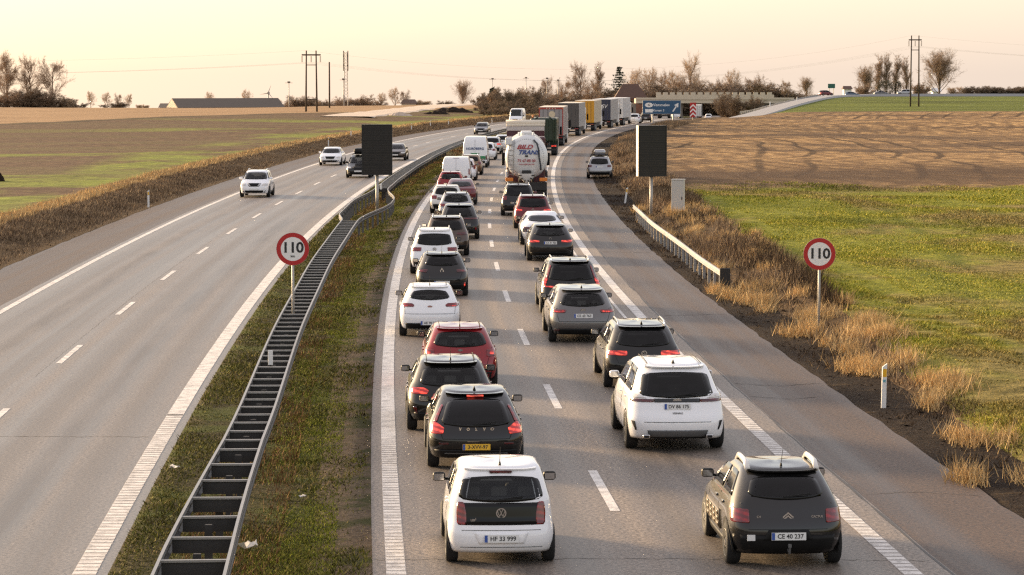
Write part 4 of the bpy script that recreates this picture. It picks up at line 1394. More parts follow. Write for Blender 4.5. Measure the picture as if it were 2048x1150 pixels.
# ---------------------------------------------------------------- the cars, rear views measured from the photograph
def lam(xi0, xo0, z0, xi1, xo1, z1, extra=None):
    return ([(xi0, z0), (xi1, z1)], [(xo0, z0), (xo1, z1)])
CARS = {}
CARS['city'] = dict(L=3.54, W=1.64, H=1.50, belt=.96, col='white', bot=.20, wr=.29, tw=.185, rcr=.16, bowr=.06,
    rear=[(.18, .10), (.26, .02), (.40, -.01), (.56, .01), (.66, .07), (.80, .085), (.96, .105), (1.15, .17), (1.38, .27), (1.50, .42)],
    wp=[(.18, .93), (.30, .975), (.50, 1.0), (.62, .985), (.80, .955), (.96, .935), (1.05, .905), (1.36, .79), (1.45, .74), (1.50, .65)],
    rw=(.955, 1.365, .86, .88), see='pane_rear', hood=.85, ws=1.45, axr=.55, axf=.60, spoiler=.03, third=('lens_dark', .17), ant='whip', mirs=1.0, cpil=.5, cpil0=.62, bpil=.36,
    patches=[('tailgate_glass', 'glass', [(-.645, .62), (-.66, .95)], [(.645, .62), (.66, .95)], .008),
             ('plate_recess', 'white', [(-.34, .34), (-.42, .52)], [(.34, .34), (.42, .52)], .004),
             ('bumper_line', 'gap', [(-.62, .285), (-.62, .292)], [(.62, .285), (.62, .292)], .003),
             ('bumper_line', 'gap', [(-.60, .545), (-.60, .552)], [(.60, .545), (.60, .552)], .003)],
    lamps=[('t', 'lens_red', [(.525, .625), (.53, .80), (.56, .96)], [(.665, .625), (.675, .80), (.655, .98)]),
           ('lamp_reflector', 'lens_clear', [(.560, .72), (.560, .90)], [(.585, .72), (.600, .90)])],
    plate=(.425, 'HF 33 999'), badge=('vw', .80, .078), hatchline=None)
CARS['volvo_hatch'] = dict(L=4.37, W=1.80, H=1.44, belt=.95, col='black', rake=.85, lean=.16, bot=.24, wr=.325, tw=.225, rcr=.20, bowr=.10,
    rw=(.82, 1.32, .80, .86), spoiler=.05, third=('lens_lit', .16), ant='fin', mirs=1.0, cpil=.35, cpil0=.60, axr=.80,
    bumper=(.26, .40, .90),
    lamps=[('t', 'lens_lit', [(.62, .70), (.60, .80), (.74, .90)], [(.86, .72), (.85, .80), (.80, .90)]),
           ('t', 'lens_red', [(.735, .90), (.66, 1.08), (.60, 1.20)], [(.80, .90), (.71, 1.08), (.645, 1.20)]),
           ('reflector', 'lens_dark', [(.52, .50), (.52, .535)], [(.70, .50), (.70, .535)])],
    patches=[('bumper_trim', 'trim_grey', [(-.60, .315), (-.58, .335)], [(.60, .315), (.58, .335)], .022)],
    plate=(.46, '3-XVV-97', 'plate_y'), word=('VOLVO', .785, .075, .15), hatchline=(.60, .62))
CARS['hatch_dark'] = dict(L=4.36, W=1.82, H=1.47, belt=.96, col='black', rake=.62, lean=.16, bot=.24, rcr=.22, bowr=.10,
    rw=(.94, 1.36, .84, .92), spoiler=.10, ant='whip', roofline=True, wr=.32, gl='glass_clear', bumper=(.25, .42, .88),
    lamps=[('t', 'lens_lit', [(.50, .80), (.46, .87), (.56, .92)], [(.80, .76), (.86, .86), (.82, .93)]),
           ('reflector', 'lens_dark', [(.70, .40), (.72, .54)], [(.74, .40), (.80, .56)])],
    plate=(.66, ''), badge=('oval', .90, .07))
CARS['hatch_red'] = dict(L=4.28, W=1.76, H=1.47, belt=.98, col='red', rake=.55, lean=.12, bot=.25, rcr=.18, bowr=.07, mirc=False,
    rw=(.99, 1.37, .86, .90), spoiler=.05, ant='whip', roofline=True, gl='glass_clear', bumper=(.25, .42, .88),
    lamps=[('t', 'lens_red', [(.62, .78), (.62, .94)], [(.85, .76), (.84, .95)]), ('t', 'lens_lit', [(.70, .82), (.70, .90)], [(.80, .82), (.80, .90)])],
    plate=(.70, ''), badge=('oval', .925, .06), hatchline=(.58, .62))
CARS['hatch_white'] = dict(L=4.05, W=1.72, H=1.46, belt=.97, col='white', rake=.55, lean=.12, bot=.24, rcr=.20, bowr=.09, wr=.31,
    rw=(1.04, 1.345, .83, .80), spoiler=.06, ant='whip', roofline=True, gl='glass_clear', wiper=False, bumper=(.24, .40, .84), cpil=.5,
    lamps=[('t', 'lens_red', [(.46, .86), (.44, .91), (.50, .955)], [(.76, .83), (.83, .90), (.80, .98)]), ('t', 'lens_lit', [(.62, .865), (.62, .90)], [(.76, .86), (.76, .905)])],
    plate=(.41, 'AE 70 334'), badge=('oval', .87, .07), hatchline=(.66, .70))
CARS['hatch_black2'] = dict(L=4.05, W=1.74, H=1.45, belt=.96, col='black2', rake=.62, lean=.16, bot=.24, rcr=.24, bowr=.12,
    rw=(1.02, 1.35, .80, .84), spoiler=.05, ant='whip', roofline=True, bumper=(.24, .44, .88),
    lamps=[('t', 'lens_dark', [(.50, .82), (.48, .91)], [(.82, .80), (.82, .93)]), ('t', 'lens_red', [(.62, .845), (.62, .885)], [(.78, .845), (.78, .885)]),
           ('reflector', 'lens_lit', [(.74, .34), (.74, .46)], [(.78, .34), (.79, .46)])],
    plate=(.48, ''), badge=('diamond', .86, .11), hatchline=(.60, .60))
CARS['suv_white'] = dict(L=4.43, W=1.81, H=1.68, belt=1.06, col='white', rake=.48, lean=.12, bot=.28, rcr=.18, bowr=.06, wr=.35, clad=True,
    rw=(1.07, 1.53, .82, .86), spoiler=.05, ant='fin', rails='chrome', bumper=(.30, .50, .90), wiper=False,
    lamps=[('t', 'lens_red', [(.50, .86), (.48, 1.00)], [(.84, .86), (.86, 1.02)])], plate=(.72, ''), badge=('vw', .93, .07))
CARS['suv_darkred'] = dict(L=4.45, W=1.85, H=1.60, belt=1.02, col='brown', rake=.75, lean=.18, bot=.26, rcr=.2, rails='chrome', ant='fin', spoiler=.06, bumper=(.26, .45, .9), wr=.35,
    rw=(1.03, 1.47, .84, .86), lamps=[('t', 'lens_dark', [(.42, .86), (.42, .96)], [(.87, .86), (.86, .98)])], plate=(.66, ''), badge=('round', .92, .06))
CARS['cross_black'] = dict(L=4.42, W=1.83, H=1.56, belt=1.0, col='black', rake=.85, lean=.2, bot=.26, rcr=.2, ant='fin', spoiler=.07, bumper=(.26, .45, .9), wr=.35,
    rw=(1.01, 1.44, .84, .86), lamps=[('t', 'lens_dark', [(.20, .90), (.20, .97)], [(.86, .88), (.85, .99)]), ('reflector', 'lens_red', [(.72, .42), (.72, .56)], [(.78, .42), (.79, .58)])], plate=(.60, ''), badge=('oval', .80, .07))
CARS['hatch_silver'] = dict(L=4.2, W=1.78, H=1.48, belt=.96, col='silver', rake=.55, lean=.14, rails='black', gl='glass_clear', bumper=(.24, .4, .9),
    lamps=[('t', 'lens_red', [(.56, .78), (.56, .92)], [(.85, .78), (.84, .94)])], plate=(.66, ''), ant='fin', spoiler=.05)
CARS['hatch_greyred'] = dict(L=4.2, W=1.78, H=1.50, belt=.97, col='cream', rake=.55, lean=.14, bumper=(.24, .5, .95), ant='fin',
    lamps=[('t', 'lens_red', [(.52, .78), (.52, .96)], [(.86, .78), (.85, .98)])], plate=(.66, ''), spoiler=.05)
CARS['sedan_dark'] = dict(L=4.7, W=1.83, H=1.45, belt=.98, col='darkred', bot=.24, rear=[(.18, .2), (.28, .08), (.42, .02), (.6, 0.0), (.8, .03), (.92, .10), (.98, .45), (1.05, .60), (1.34, 1.20), (1.45, 1.55)],
    rw=(1.03, 1.34, .84, .86), cpil=.3, cpil0=.55, wiper=False, gl='glass_clear', ant='fin', lamps=[('t', 'lens_red', [(.45, .74), (.45, .84)], [(.87, .74), (.86, .86)])], plate=(.62, ''), bumper=(.24, .36, .9))
CARS['hatch_red2'] = dict(L=4.0, W=1.72, H=1.47, belt=.96, col='red', rake=.5, ant='fin', gl='glass_clear', lamps=[('t', 'lens_red', [(.6, .78), (.6, .95)], [(.83, .78), (.82, .96)])], plate=(.66, ''), spoiler=.05)
CARS['van_white'] = dict(L=4.9, W=1.92, H=1.95, belt=1.10, col='white', van=True, panelvan=True, norear=True, rcr=.10, bowr=.03, bot=.28, hood=.9, ws=1.6, wr=.33,
    rear=[(.2, .08), (.3, .0), (.6, 0.0), (1.1, .03), (1.6, .10), (1.85, .16), (1.95, .28)],
    wp=[(.2, .94), (.4, .985), (.7, 1.0), (1.1, .985), (1.5, .94), (1.85, .86), (1.92, .82), (1.95, .74)],
    lamps=[('t', 'lens_red', [(.84, .75), (.83, 1.15)], [(.93, .75), (.92, 1.15)])], bumper=(.28, .45, .96), third=('lens_dark', .2),
    patches=[('door_gap', 'gap', [(-.006, .46), (-.006, 1.8)], [(.006, .46), (.006, 1.8)], .004), ('handle', 'gap', [(.03, .98), (.03, 1.04)], [(.22, .98), (.22, 1.04)], .012)], plate=(.62, ''))
CARS['small_white'] = dict(L=3.9, W=1.68, H=1.52, belt=.98, col='white', rake=.4, lean=.08, lamps=[('t', 'lens_red', [(.62, .8), (.62, 1.1)], [(.80, .8), (.78, 1.1)])], plate=(.6, ''), ant='fin')
CARS['tan'] = dict(L=4.3, W=1.79, H=1.50, belt=.97, col='tan', rake=.6, lean=.14, gl='glass', rails='chrome', lamps=[('t', 'lens_red', [(.6, .8), (.6, .98)], [(.86, .8), (.85, 1.0)])], plate=(.62, ''))
CARS['van_green'] = dict(L=5.9, W=2.02, H=2.50, belt=1.25, col='white', van=True, panelvan=True, norear=True, rcr=.12, bowr=.03, bot=.34, hood=.95, ws=1.5, wr=.35,
    rear=[(.3, .08), (.4, .0), (.7, 0.0), (1.25, .03), (2.0, .10), (2.35, .18), (2.5, .34)],
    wp=[(.3, .94), (.45, .98), (.8, 1.0), (1.25, .985), (1.9, .93), (2.35, .85), (2.45, .80), (2.5, .70)],
    lamps=[('t', 'lens_dark', [(.86, .62), (.85, .98)], [(.97, .62), (.96, .98)])], bumper=(.34, .52, .96),
    patches=[('door_gap', 'gap', [(-.008, .55), (-.008, 2.25)], [(.008, .55), (.008, 2.25)], .004)], plate=(.60, ''))
CARS['suv_wb'] = dict(L=4.5, W=1.85, H=1.62, belt=1.02, col='white', rake=.5, bumper=(.26, .62, .95), lamps=[('t', 'lens_lit', [(.50, .86), (.50, 1.0)], [(.88, .86), (.87, 1.02)])], plate=(.72, ''), rails='black', clad=True)
CARS['wagon_white'] = dict(L=4.5, W=1.8, H=1.52, belt=.98, col='white', rake=.5, lamps=[('t', 'lens_red', [(.6, .8), (.6, .98)], [(.86, .8), (.85, 1.0)])], plate=(.64, ''))
# right-hand lane
CARS['cactus'] = dict(L=4.16, W=1.73, H=1.48, belt=1.0, col='black2', rake=.62, lean=.12, bot=.22, rcr=.22, bowr=.08, wr=.32, clad=True, axr=.68, tw=.215,
    rw=(1.03, 1.38, .80, .86), spoiler=.06, spblack=True, ant='whip', rails='thick', bumper=(.22, .52, .96), gl='glass',
    lamps=[('t', 'lens_red', [(.58, .70), (.58, .895)], [(.84, .70), (.83, .90)]), ('lamp_core', 'lens_clear', [(.62, .755), (.62, .785)], [(.74, .755), (.74, .785)])],
    patches=[('plate_recess', 'plastic', [(-.38, .44), (-.30, .60)], [(.38, .44), (.30, .60)], .018), ('shut_line', 'gap', [(-.60, .605), (-.60, .612)], [(.60, .605), (.60, .612)], .004)],
    plate=(.51, 'CE 40 237'), badge=('chevron', .80, .085))
CARS['suv_edge'] = dict(L=4.81, W=1.93, H=1.70, belt=1.12, col='white', rake=.72, lean=.16, bot=.27, rcr=.24, bowr=.10, wr=.37, tw=.245, axr=.88,
    rw=(1.06, 1.56, .82, .90), spoiler=.10, ant='fin', roofline=True, clad=False, bumper=(.27, .42, .62), mirc=True,
    lamps=[('t', 'lens_dark', [(.46, .985), (.44, 1.04)], [(.90, .985), (.91, 1.09)]), ('lamp_top', 'lens_clear', [(.60, 1.06), (.74, 1.13)], [(.905, 1.095), (.88, 1.15)]),
           ('bumper_vent', 'gap', [(.80, .44), (.84, .62)], [(.83, .44), (.91, .64)])],
    patches=[('light_band', 'black', [(-.45, .98), (-.45, 1.05)], [(.45, .98), (.45, 1.05)], .009), ('shut_line', 'gap', [(-.66, .60), (-.66, .608)], [(.66, .60), (.66, .608)], .004),
             ('skid_plate', 'trim_grey', [(-.56, .30), (-.60, .44)], [(.56, .30), (.60, .44)], .016)],
    plate=(.90, 'DV 86 175'), badge=('oval', 1.02, .085), pipes=.62)
CARS['wagon_passat'] = dict(L=4.77, W=1.83, H=1.50, belt=.98, col='black', rake=.62, lean=.14, bot=.24, rcr=.20, bowr=.08, wr=.33, mirc=False,
    rw=(.99, 1.40, .84, .88), spoiler=.08, ant='fin', rails='chrome', bumper=(.24, .40, .92),
    lamps=[('t', 'lens_lit', [(.40, .80), (.40, .90)], [(.87, .78), (.88, .93)])], plate=(.60, ''), badge=('vw', .84, .07), hatchline=(.62, .60))
CARS['wagon_grey'] = dict(L=4.87, W=1.85, H=1.50, belt=.98, col='grey', rake=.70, lean=.16, bot=.24, rcr=.24, bowr=.10, wr=.34,
    rw=(1.0, 1.37, .82, .84), spoiler=.10, ant='fin', gl='glass_clear', bumper=(.24, .40, .88),
    lamps=[('t', 'lens_red', [(.50, .84), (.46, .92)], [(.88, .80), (.88, .97)]), ('t', 'lens_lit', [(.52, .85), (.52, .89)], [(.84, .85), (.84, .89)]), ('reflector', 'lens_dark', [(.66, .34), (.66, .38)], [(.80, .34), (.80, .38)])],
    plate=(.76, 'CE 43 763'), badge=('oval', .915, .08), hatchline=(.60, .66))
CARS['suv_volvo'] = dict(L=4.69, W=1.90, H=1.66, belt=1.06, col='black', rake=.60, lean=.14, bot=.28, rcr=.20, bowr=.08, wr=.365, clad=True,
    rw=(1.02, 1.53, .80, .82), spoiler=.08, ant='fin', rails='chrome', bumper=(.28, .50, .92),
    lamps=[('t', 'lens_lit', [(.36, .82), (.36, .86)], [(.86, .82), (.86, .86)]), ('t', 'lens_lit', [(.80, .86), (.76, 1.0), (.72, 1.1)], [(.90, .86), (.88, 1.0), (.80, 1.1)]), ('t', 'lens_red', [(.72, 1.1), (.60, 1.50)], [(.78, 1.1), (.65, 1.50)])],
    plate=(.76, ''), word=('VOLVO', .93, .07, .14))
CARS['wagon_bmw'] = dict(L=4.66, W=1.84, H=1.46, belt=.97, col='black2', rake=.70, lean=.14, bot=.23, rcr=.22, bowr=.08, wr=.33, ant='fin', gl='glass_clear', spoiler=.07,
    rw=(1.0, 1.35, .80, .84), bumper=(.23, .36, .9), lamps=[('t', 'lens_lit', [(.44, .76), (.44, .84)], [(.88, .74), (.88, .90)])], plate=(.74, 'CX 41 960'), badge=('round', .90, .045))
CARS['coupe_white'] = dict(L=4.95, W=1.93, H=1.40, belt=.95, col='white', bot=.22, rcr=.34, bowr=.14, wr=.35, tw=.27, rear=[(.18, .2), (.28, .08), (.42, .02), (.6, 0.0), (.78, .05), (.88, .16), (.95, .42), (1.02, .70), (1.28, 1.35), (1.40, 1.75)],
    rw=(1.0, 1.29, .80, .84), cpil=.2, cpil0=.5, wiper=False, gl='silverglass', lamps=[('t', 'lens_dark', [(.46, .70), (.46, .80)], [(.90, .68), (.90, .84)])], plate=(.50, ''), bumper=(.22, .36, .8))
V['silverglass'] = pmat('sky_lit_glass', (0.16, 0.15, 0.14), 0.08, var=0.4, vs=2, spec=1.0)
CARS['suv_red'] = dict(L=4.5, W=1.84, H=1.62, belt=1.02, col='darkred', rake=.55, lean=.14, bot=.26, wr=.35, rails='chrome', ant='fin', spoiler=.06, rw=(1.03, 1.49, .84, .86), clad=True,
    lamps=[('t', 'lens_lit', [(.52, .86), (.52, .95)], [(.87, .84), (.86, 1.0)])], plate=(.7, ''), bumper=(.26, .5, .92), badge=('round', .93, .05))
CARS['mpv_black'] = dict(L=4.5, W=1.83, H=1.66, belt=1.04, col='black', rake=.42, lean=.10, bot=.26, ant='fin', spoiler=.05, rw=(1.05, 1.53, .86, .90), rails='chrome',
    lamps=[('t', 'lens_red', [(.62, .84), (.62, 1.04)], [(.86, .84), (.85, 1.06)])], plate=(.66, ''), badge=('vw', .95, .06), bumper=(.26, .42, .92))
CARS['suv_silver_box'] = dict(L=4.6, W=1.83, H=1.58, belt=1.0, col='silver', rake=.5, lean=.14, bot=.26, wr=.35, clad=True, box='silver', rails='black', rw=(1.0, 1.45, .84, .88),
    lamps=[('t', 'lens_dark', [(.56, .82), (.56, .96)], [(.87, .82), (.86, .98)])], plate=(.84, ''), bumper=(.26, .46, .95))
CARS['far_white'] = dict(L=4.3, W=1.78, H=1.5, belt=.97, col='white', rake=.5, lamps=[('t', 'lens_red', [(.6, .8), (.6, .96)], [(.86, .8), (.85, .98)])], plate=(.64, ''))
CARS['far_dark'] = dict(L=4.4, W=1.8, H=1.6, belt=1.0, col='black2', rake=.5, lamps=[('t', 'lens_red', [(.6, .8), (.6, .96)], [(.86, .8), (.85, .98)])], plate=(.64, ''))
# oncoming
CARS['on_suv_white'] = dict(L=4.39, W=1.81, H=1.60, belt=1.03, col='white', wr=.35, clad=True, hz=.80, vee=True, rake=.5, mirc=True, rails='chrome',
    front=[(.18, .16), (.32, .03), (.50, 0.0), (.66, .02), (.80, .08), (.88, .22), (.94, .50), (1.0, .88), (1.05, 1.0), (1.50, 1.72), (1.60, 2.0)])
CARS['on_sedan_white'] = dict(L=4.8, W=1.86, H=1.47, belt=.96, col='white', hz=.68, rear=CARS['sedan_dark']['rear'], mirc=True)
CARS['on_dark_box'] = dict(L=4.4, W=1.80, H=1.62, belt=1.0, col='black2', hz=.76, box='plastic', rails='black', clad=True)
CARS['on_sedan_dark'] = dict(L=4.6, W=1.82, H=1.44, belt=.96, col='brown', hz=.68, rear=CARS['sedan_dark']['rear'])
CARS['on_hatch_dark'] = dict(L=4.3, W=1.80, H=1.50, belt=.97, col='grey', hz=.70)
CARS['on_van_white'] = dict(L=5.6, W=2.0, H=2.5, belt=1.35, col='white', van=True, panelvan=True, norear=True, bot=.34, hz=.9, rear=CARS['van_green']['rear'], wp=CARS['van_green']['wp'], rcf=.2, mirc=False,
    front=[(.3, .12), (.45, .02), (.7, 0.0), (.95, .06), (1.15, .35), (1.3, .75), (1.4, .85), (2.25, 1.35), (2.4, 1.55), (2.5, 1.8)])
CARS['side_blue'] = dict(L=4.3, W=1.78, H=1.5, belt=.96, col='bluegrey')
CARS['side_grey'] = dict(L=4.6, W=1.8, H=1.5, belt=.97, col='grey', rear=CARS['sedan_dark']['rear'])
CARS['side_silver'] = dict(L=4.4, W=1.8, H=1.6, belt=1.0, col='silver')
CARS['side_darkred'] = dict(L=4.4, W=1.8, H=1.6, belt=1.0, col='darkred')

GL = 'cars queuing in the inner lane'
GRT = 'cars queuing in the outer lane'
def put(key, px, ylow, label, group, name='car', D=None, **kw):
    """px: pixel column of the middle of the rear, ylow: pixel row where the rear tyres stand"""
    X, Dg, Z = gp(px, ylow, 0.0)
    return make_car(name, label, D or Dg, X if D is None else at(px, ylow, D)[0], CARS[key], group, **kw)
root, s = put('city', 1003, 1133, 'white city car with glossy black tailgate, plate HF 33 999, nearest the camera', GL, 'city_car')
share('model_lettering', text_mesh('up!', .07, V['chrome'], .002, .001), root, (-.42, s.rear_y(-.42, .70) - .012, .70))
put('volvo_hatch', 953, 943, 'black hatchback with yellow number plate and lit brake light, behind the white city car', GL, 'hatchback_car')
put('hatch_dark', 903, 866, 'black hatchback with red lamps between the red hatchback and the yellow-plated car', GL, 'hatchback_car')
put('hatch_red', 921, 780, 'red hatchback with dark mirrors, ahead of the black hatchbacks in the inner lane', GL, 'hatchback_car')
put('hatch_white', 860, 675, 'white hatchback with oval rear window, number plate low in a dark bumper, AE 70 334', GL, 'hatchback_car')
put('hatch_black2', 884, 594, 'black hatchback with diamond badge just ahead of the white hatchback', GL, 'hatchback_car')
put('suv_white', 869, 549, 'white sport utility car with red lamps and chrome roof rails in the inner lane', GL, 'suv_car')
put('suv_darkred', 893, 512, 'dark brown sport utility car with chrome rails ahead of the white one', GL, 'suv_car')
put('cross_black', 918, 479, 'black sloping-backed crossover car in the inner lane', GL, 'crossover_car')
put('hatch_silver', 912, 444, 'silver hatchback with clear rear window right behind the black crossover in view', GL, 'hatchback_car')
put('hatch_greyred', 893, 427, 'pale hatchback with dark lower bumper at the inner lane edge line', GL, 'hatchback_car')
put('sedan_dark', 921, 410, 'dark red saloon car with sloping rear window in the inner lane', GL, 'saloon_car')
put('hatch_red2', 901, 391, 'red hatchback close behind the plain white van', GL, 'hatchback_car')
put('van_white', 912, 372, 'plain white delivery van with split rear doors in the inner lane', GL, 'delivery_van')
put('small_white', 929, 361, 'small white car half hidden behind the plain white van', GL)
put('tan', 940, 350, 'tan brown hatchback behind the white and green van', GL, 'hatchback_car')
vg, s = put('van_green', 950, 335, 'tall white van with green lower doors and blue lettering', GL, 'delivery_van')
V['van_green'] = pmat('van_green_wrap', (0.03, 0.22, 0.08), 0.4, var=0.15)
V['van_blue'] = pmat('van_blue_lettering', (0.05, 0.09, 0.22), 0.4)
s.poly('green_wrap', [(-.93, .60), (-.93, 1.05)], [(0, .60), (0, .92)], V['van_green'], vg, 'rear', off=.006, n=8, m=5)
s.poly('green_wrap', [(0, .60), (0, .92)], [(.84, .60), (.84, .92)], V['van_green'], vg, 'rear', off=.006, n=8, m=5)
s.poly('green_emblem', [(-.02, .95), (-.42, 1.16)], [(.02, .95), (.42, 1.16)], V['van_green'], vg, 'rear', off=.006, n=6, m=4)
share('lettering', text_mesh('NORDBERG', .27, V['van_blue'], .003, .006), vg, (0, s.rear_y(0, 1.5) - .02, 1.5))
put('wagon_white', 971, 320, 'white estate car beside the white and green van', GL, 'estate_car')
put('suv_wb', 983, 308, 'white car with dark lower rear and lit red lamps ahead of the green van', GL, 'suv_car')
put('far_white', 1005, 300, 'white car farthest along the inner lane, half hidden by the tanker', GL)

rc, s = put('cactus', 1577, 1140, 'black crossover car with thick roof rails, plate CE 40 237, on the lower right', GRT, 'crossover_car')
share('model_lettering', text_mesh('CACTUS', .045, V['chrome'], .002, .001), rc, (.44, s.rear_y(.44, .79) - .012, .79))
share('model_lettering', text_mesh('C4', .05, V['chrome'], .002, .001), rc, (-.44, s.rear_y(-.44, .79) - .012, .79))
V['airbump'] = pmat('side_bump_panel', (0.10, 0.075, 0.045), 0.45, var=0.1)
for on in ('left', 'right'):
    ab = s.poly('side_bump_panel', [(1.35, .42), (1.35, .72)], [(2.95, .42), (2.95, .72)], V['airbump'], rc, on, off=.02, n=6, m=4)
    for r_ in range(3):
        for q_ in range(4):
            s.poly('air_cell', [(1.42 + q_ * .39, .45 + r_ * .09), (1.42 + q_ * .39, .51 + r_ * .09)], [(1.75 + q_ * .39, .45 + r_ * .09), (1.75 + q_ * .39, .51 + r_ * .09)], V['airbump'], ab, on, off=.032, n=2, m=2, sink=-.019)
MB().tube([(0, .05, .30), (0, -.10, .27), (0, -.12, .36)], .018, 6).disc((-0.0, -.12, .36), .028, 'Z', 10, .05).build('tow_ball', V['trim_grey'], rc)
MB().box(-.62, -.50, -.012, .0, .44, .53).build('sticker', V['plate'], rc).location = (0, s.rear_y(-.56, .48) - .012, 0)
re_, s = put('suv_edge', 1356, 906, 'large white sport utility car with twin exhausts, plate DV 86 175', GRT, 'suv_car')
share('model_lettering', text_mesh('VIGNALE', .05, V['trim_grey'], .002, .001), re_, (0, s.rear_y(0, .77) - .012, .775))
put('wagon_passat', 1289, 779, 'black estate car with sunlit golden side ahead of the large white one', GRT, 'estate_car')
put('wagon_grey', 1167, 687, 'dark grey estate car with red lamps and white plate in the outer lane', GRT, 'estate_car')
put('suv_volvo', 1143, 628, 'black sport utility car with tall red corner lamps ahead of the grey estate', GRT, 'suv_car')
put('wagon_bmw', 1101, 523, 'black estate car with slim lit lamps behind the white coupe', GRT, 'estate_car')
put('coupe_white', 1085, 491, 'low white coupe with wide rounded tail in the outer lane', GRT, 'coupe_car')
put('suv_red', 1066, 458, 'dark red sport utility car ahead of the white coupe', GRT, 'suv_car')
put('mpv_black', 1037, 432, 'black people carrier right behind the white tanker', GRT, 'people_carrier')
put('suv_silver_box', 1199, 357, 'silver sport utility car with roof box stopped on the hard shoulder', None, 'suv_car', rz=R(-2))
put('on_suv_white', 508, 395, 'white sport utility car with dark vee grille driving towards the camera', 'cars on the oncoming lanes', 'suv_car', away=False)
put('on_sedan_white', 660, 331, 'white saloon car driving towards the camera in the outer oncoming lane', 'cars on the oncoming lanes', 'saloon_car', away=False)
put('on_dark_box', 716, 356, 'dark car with black roof box half hidden by the median message board', 'cars on the oncoming lanes', 'suv_car', away=False)
put('on_sedan_dark', 790, 321, 'dark saloon car right of the median message board, coming towards the camera', 'cars on the oncoming lanes', 'saloon_car', away=False)
put('on_hatch_dark', 961, 269, 'grey hatchback coming round the bend on the oncoming lanes', 'cars on the oncoming lanes', 'hatchback_car', away=False)
put('on_van_white', 1030, 251, 'tall white van coming round the bend before the thicket', 'cars on the oncoming lanes', 'delivery_van', away=False)
put('far_white', 1268, 247, 'white car ahead of the lorry queue, left of the blue exit sign', GRT)
put('far_dark', 1291, 244, 'dark car beneath the left end of the blue exit sign', GRT)
put('far_white', 1352, 0, 'white car under the right end of the blue exit sign', GRT, D=560)
put('wagon_white', 1418, 0, 'small white car right of the lorry under the bridge', GRT, D=690)
for key, px, row, DD, lab, hd in (('side_darkred', 1652, 192, 815, 'dark red car at the top of the exit ramp under the green sign', -60), ('side_blue', 1704, 194, 830, 'blue grey car in profile on the overpass road', -84),
                              ('side_grey', 1761, 192, 836, 'grey saloon in profile on the overpass road, by the dark bush', -88), ('side_silver', 1809, 190, 838, 'silver car in profile on the overpass road behind the power pole', 92)):
    x_, y_, z_ = at(px, row, DD)
    make_car('car', lab, DD, x_ + 2.1 * math.sin(R(hd)), CARS[key], 'cars on the overpass road', zoff=z_ + .05, rz=R(hd), lod=1)
# ================================================================== LORRIES
T = {
    'red': pmat('lorry_red', (0.33, 0.030, 0.020), 0.4, var=0.1, vs=1, coat=0.3),
    'grey_door': pmat('lorry_grey_door', (0.30, 0.28, 0.28), 0.5, 0.1, var=0.08, vs=1),
    'dark': pmat('lorry_dark_door', (0.085, 0.075, 0.068), 0.5, var=0.12, vs=1),
    'curtain': pmat('pale_curtain', (0.46, 0.44, 0.41), 0.6, var=0.1, vs=1, bump=0.15, bs=2),
    'cream': pmat('cream_curtain', (0.62, 0.52, 0.36), 0.6, var=0.08, vs=1, bump=0.15, bs=2),
    'white': pmat('lorry_white', (0.68, 0.67, 0.65), 0.45, var=0.06, vs=1),
    'yellow': pmat('lorry_yellow', (0.62, 0.30, 0.015), 0.45, var=0.06, vs=1),
    'navy': pmat('lorry_navy', (0.020, 0.025, 0.055), 0.45, var=0.1, vs=1),
    'chassis': pmat('lorry_chassis', (0.022, 0.020, 0.020), 0.7, var=0.2),
    'maroon': pmat('lorry_maroon', (0.060, 0.010, 0.018), 0.4, var=0.15, coat=0.4),
    'green': pmat('lorry_dark_green', (0.012, 0.030, 0.012), 0.5, var=0.4, vs=2, coat=0.3),
    'stripe': pmat('silver_slats', (0.50, 0.46, 0.45), 0.4, 0.4, var=0.12, vs=1.5),
    'orange': pmat('orange_panel', (0.68, 0.20, 0.02), 0.4, var=0.1),
    'blue': pmat('blue_lettering', (0.03, 0.07, 0.24), 0.4),
    'rose': pmat('red_lettering', (0.35, 0.04, 0.05), 0.4),
    'tank': pmat('tank_white', (0.70, 0.70, 0.69), 0.3, 0.0, var=0.06, vs=1.2, coat=0.5),
    'hose': pmat('dark_hose', (0.03, 0.035, 0.045), 0.6),
    'tarp': pmat('cream_tarpaulin', (0.72, 0.64, 0.52), 0.6, var=0.08, vs=2, bump=0.2, bs=3),
}
GQ = 'lorries queuing in the outer lane'
def lorry_base(label, d, X, name='lorry', group=GQ):
    root = empty(name, (X, d, zroad(d)), -math.atan(head(d)))
    tag(root, label, 'lorry', group)
    return root
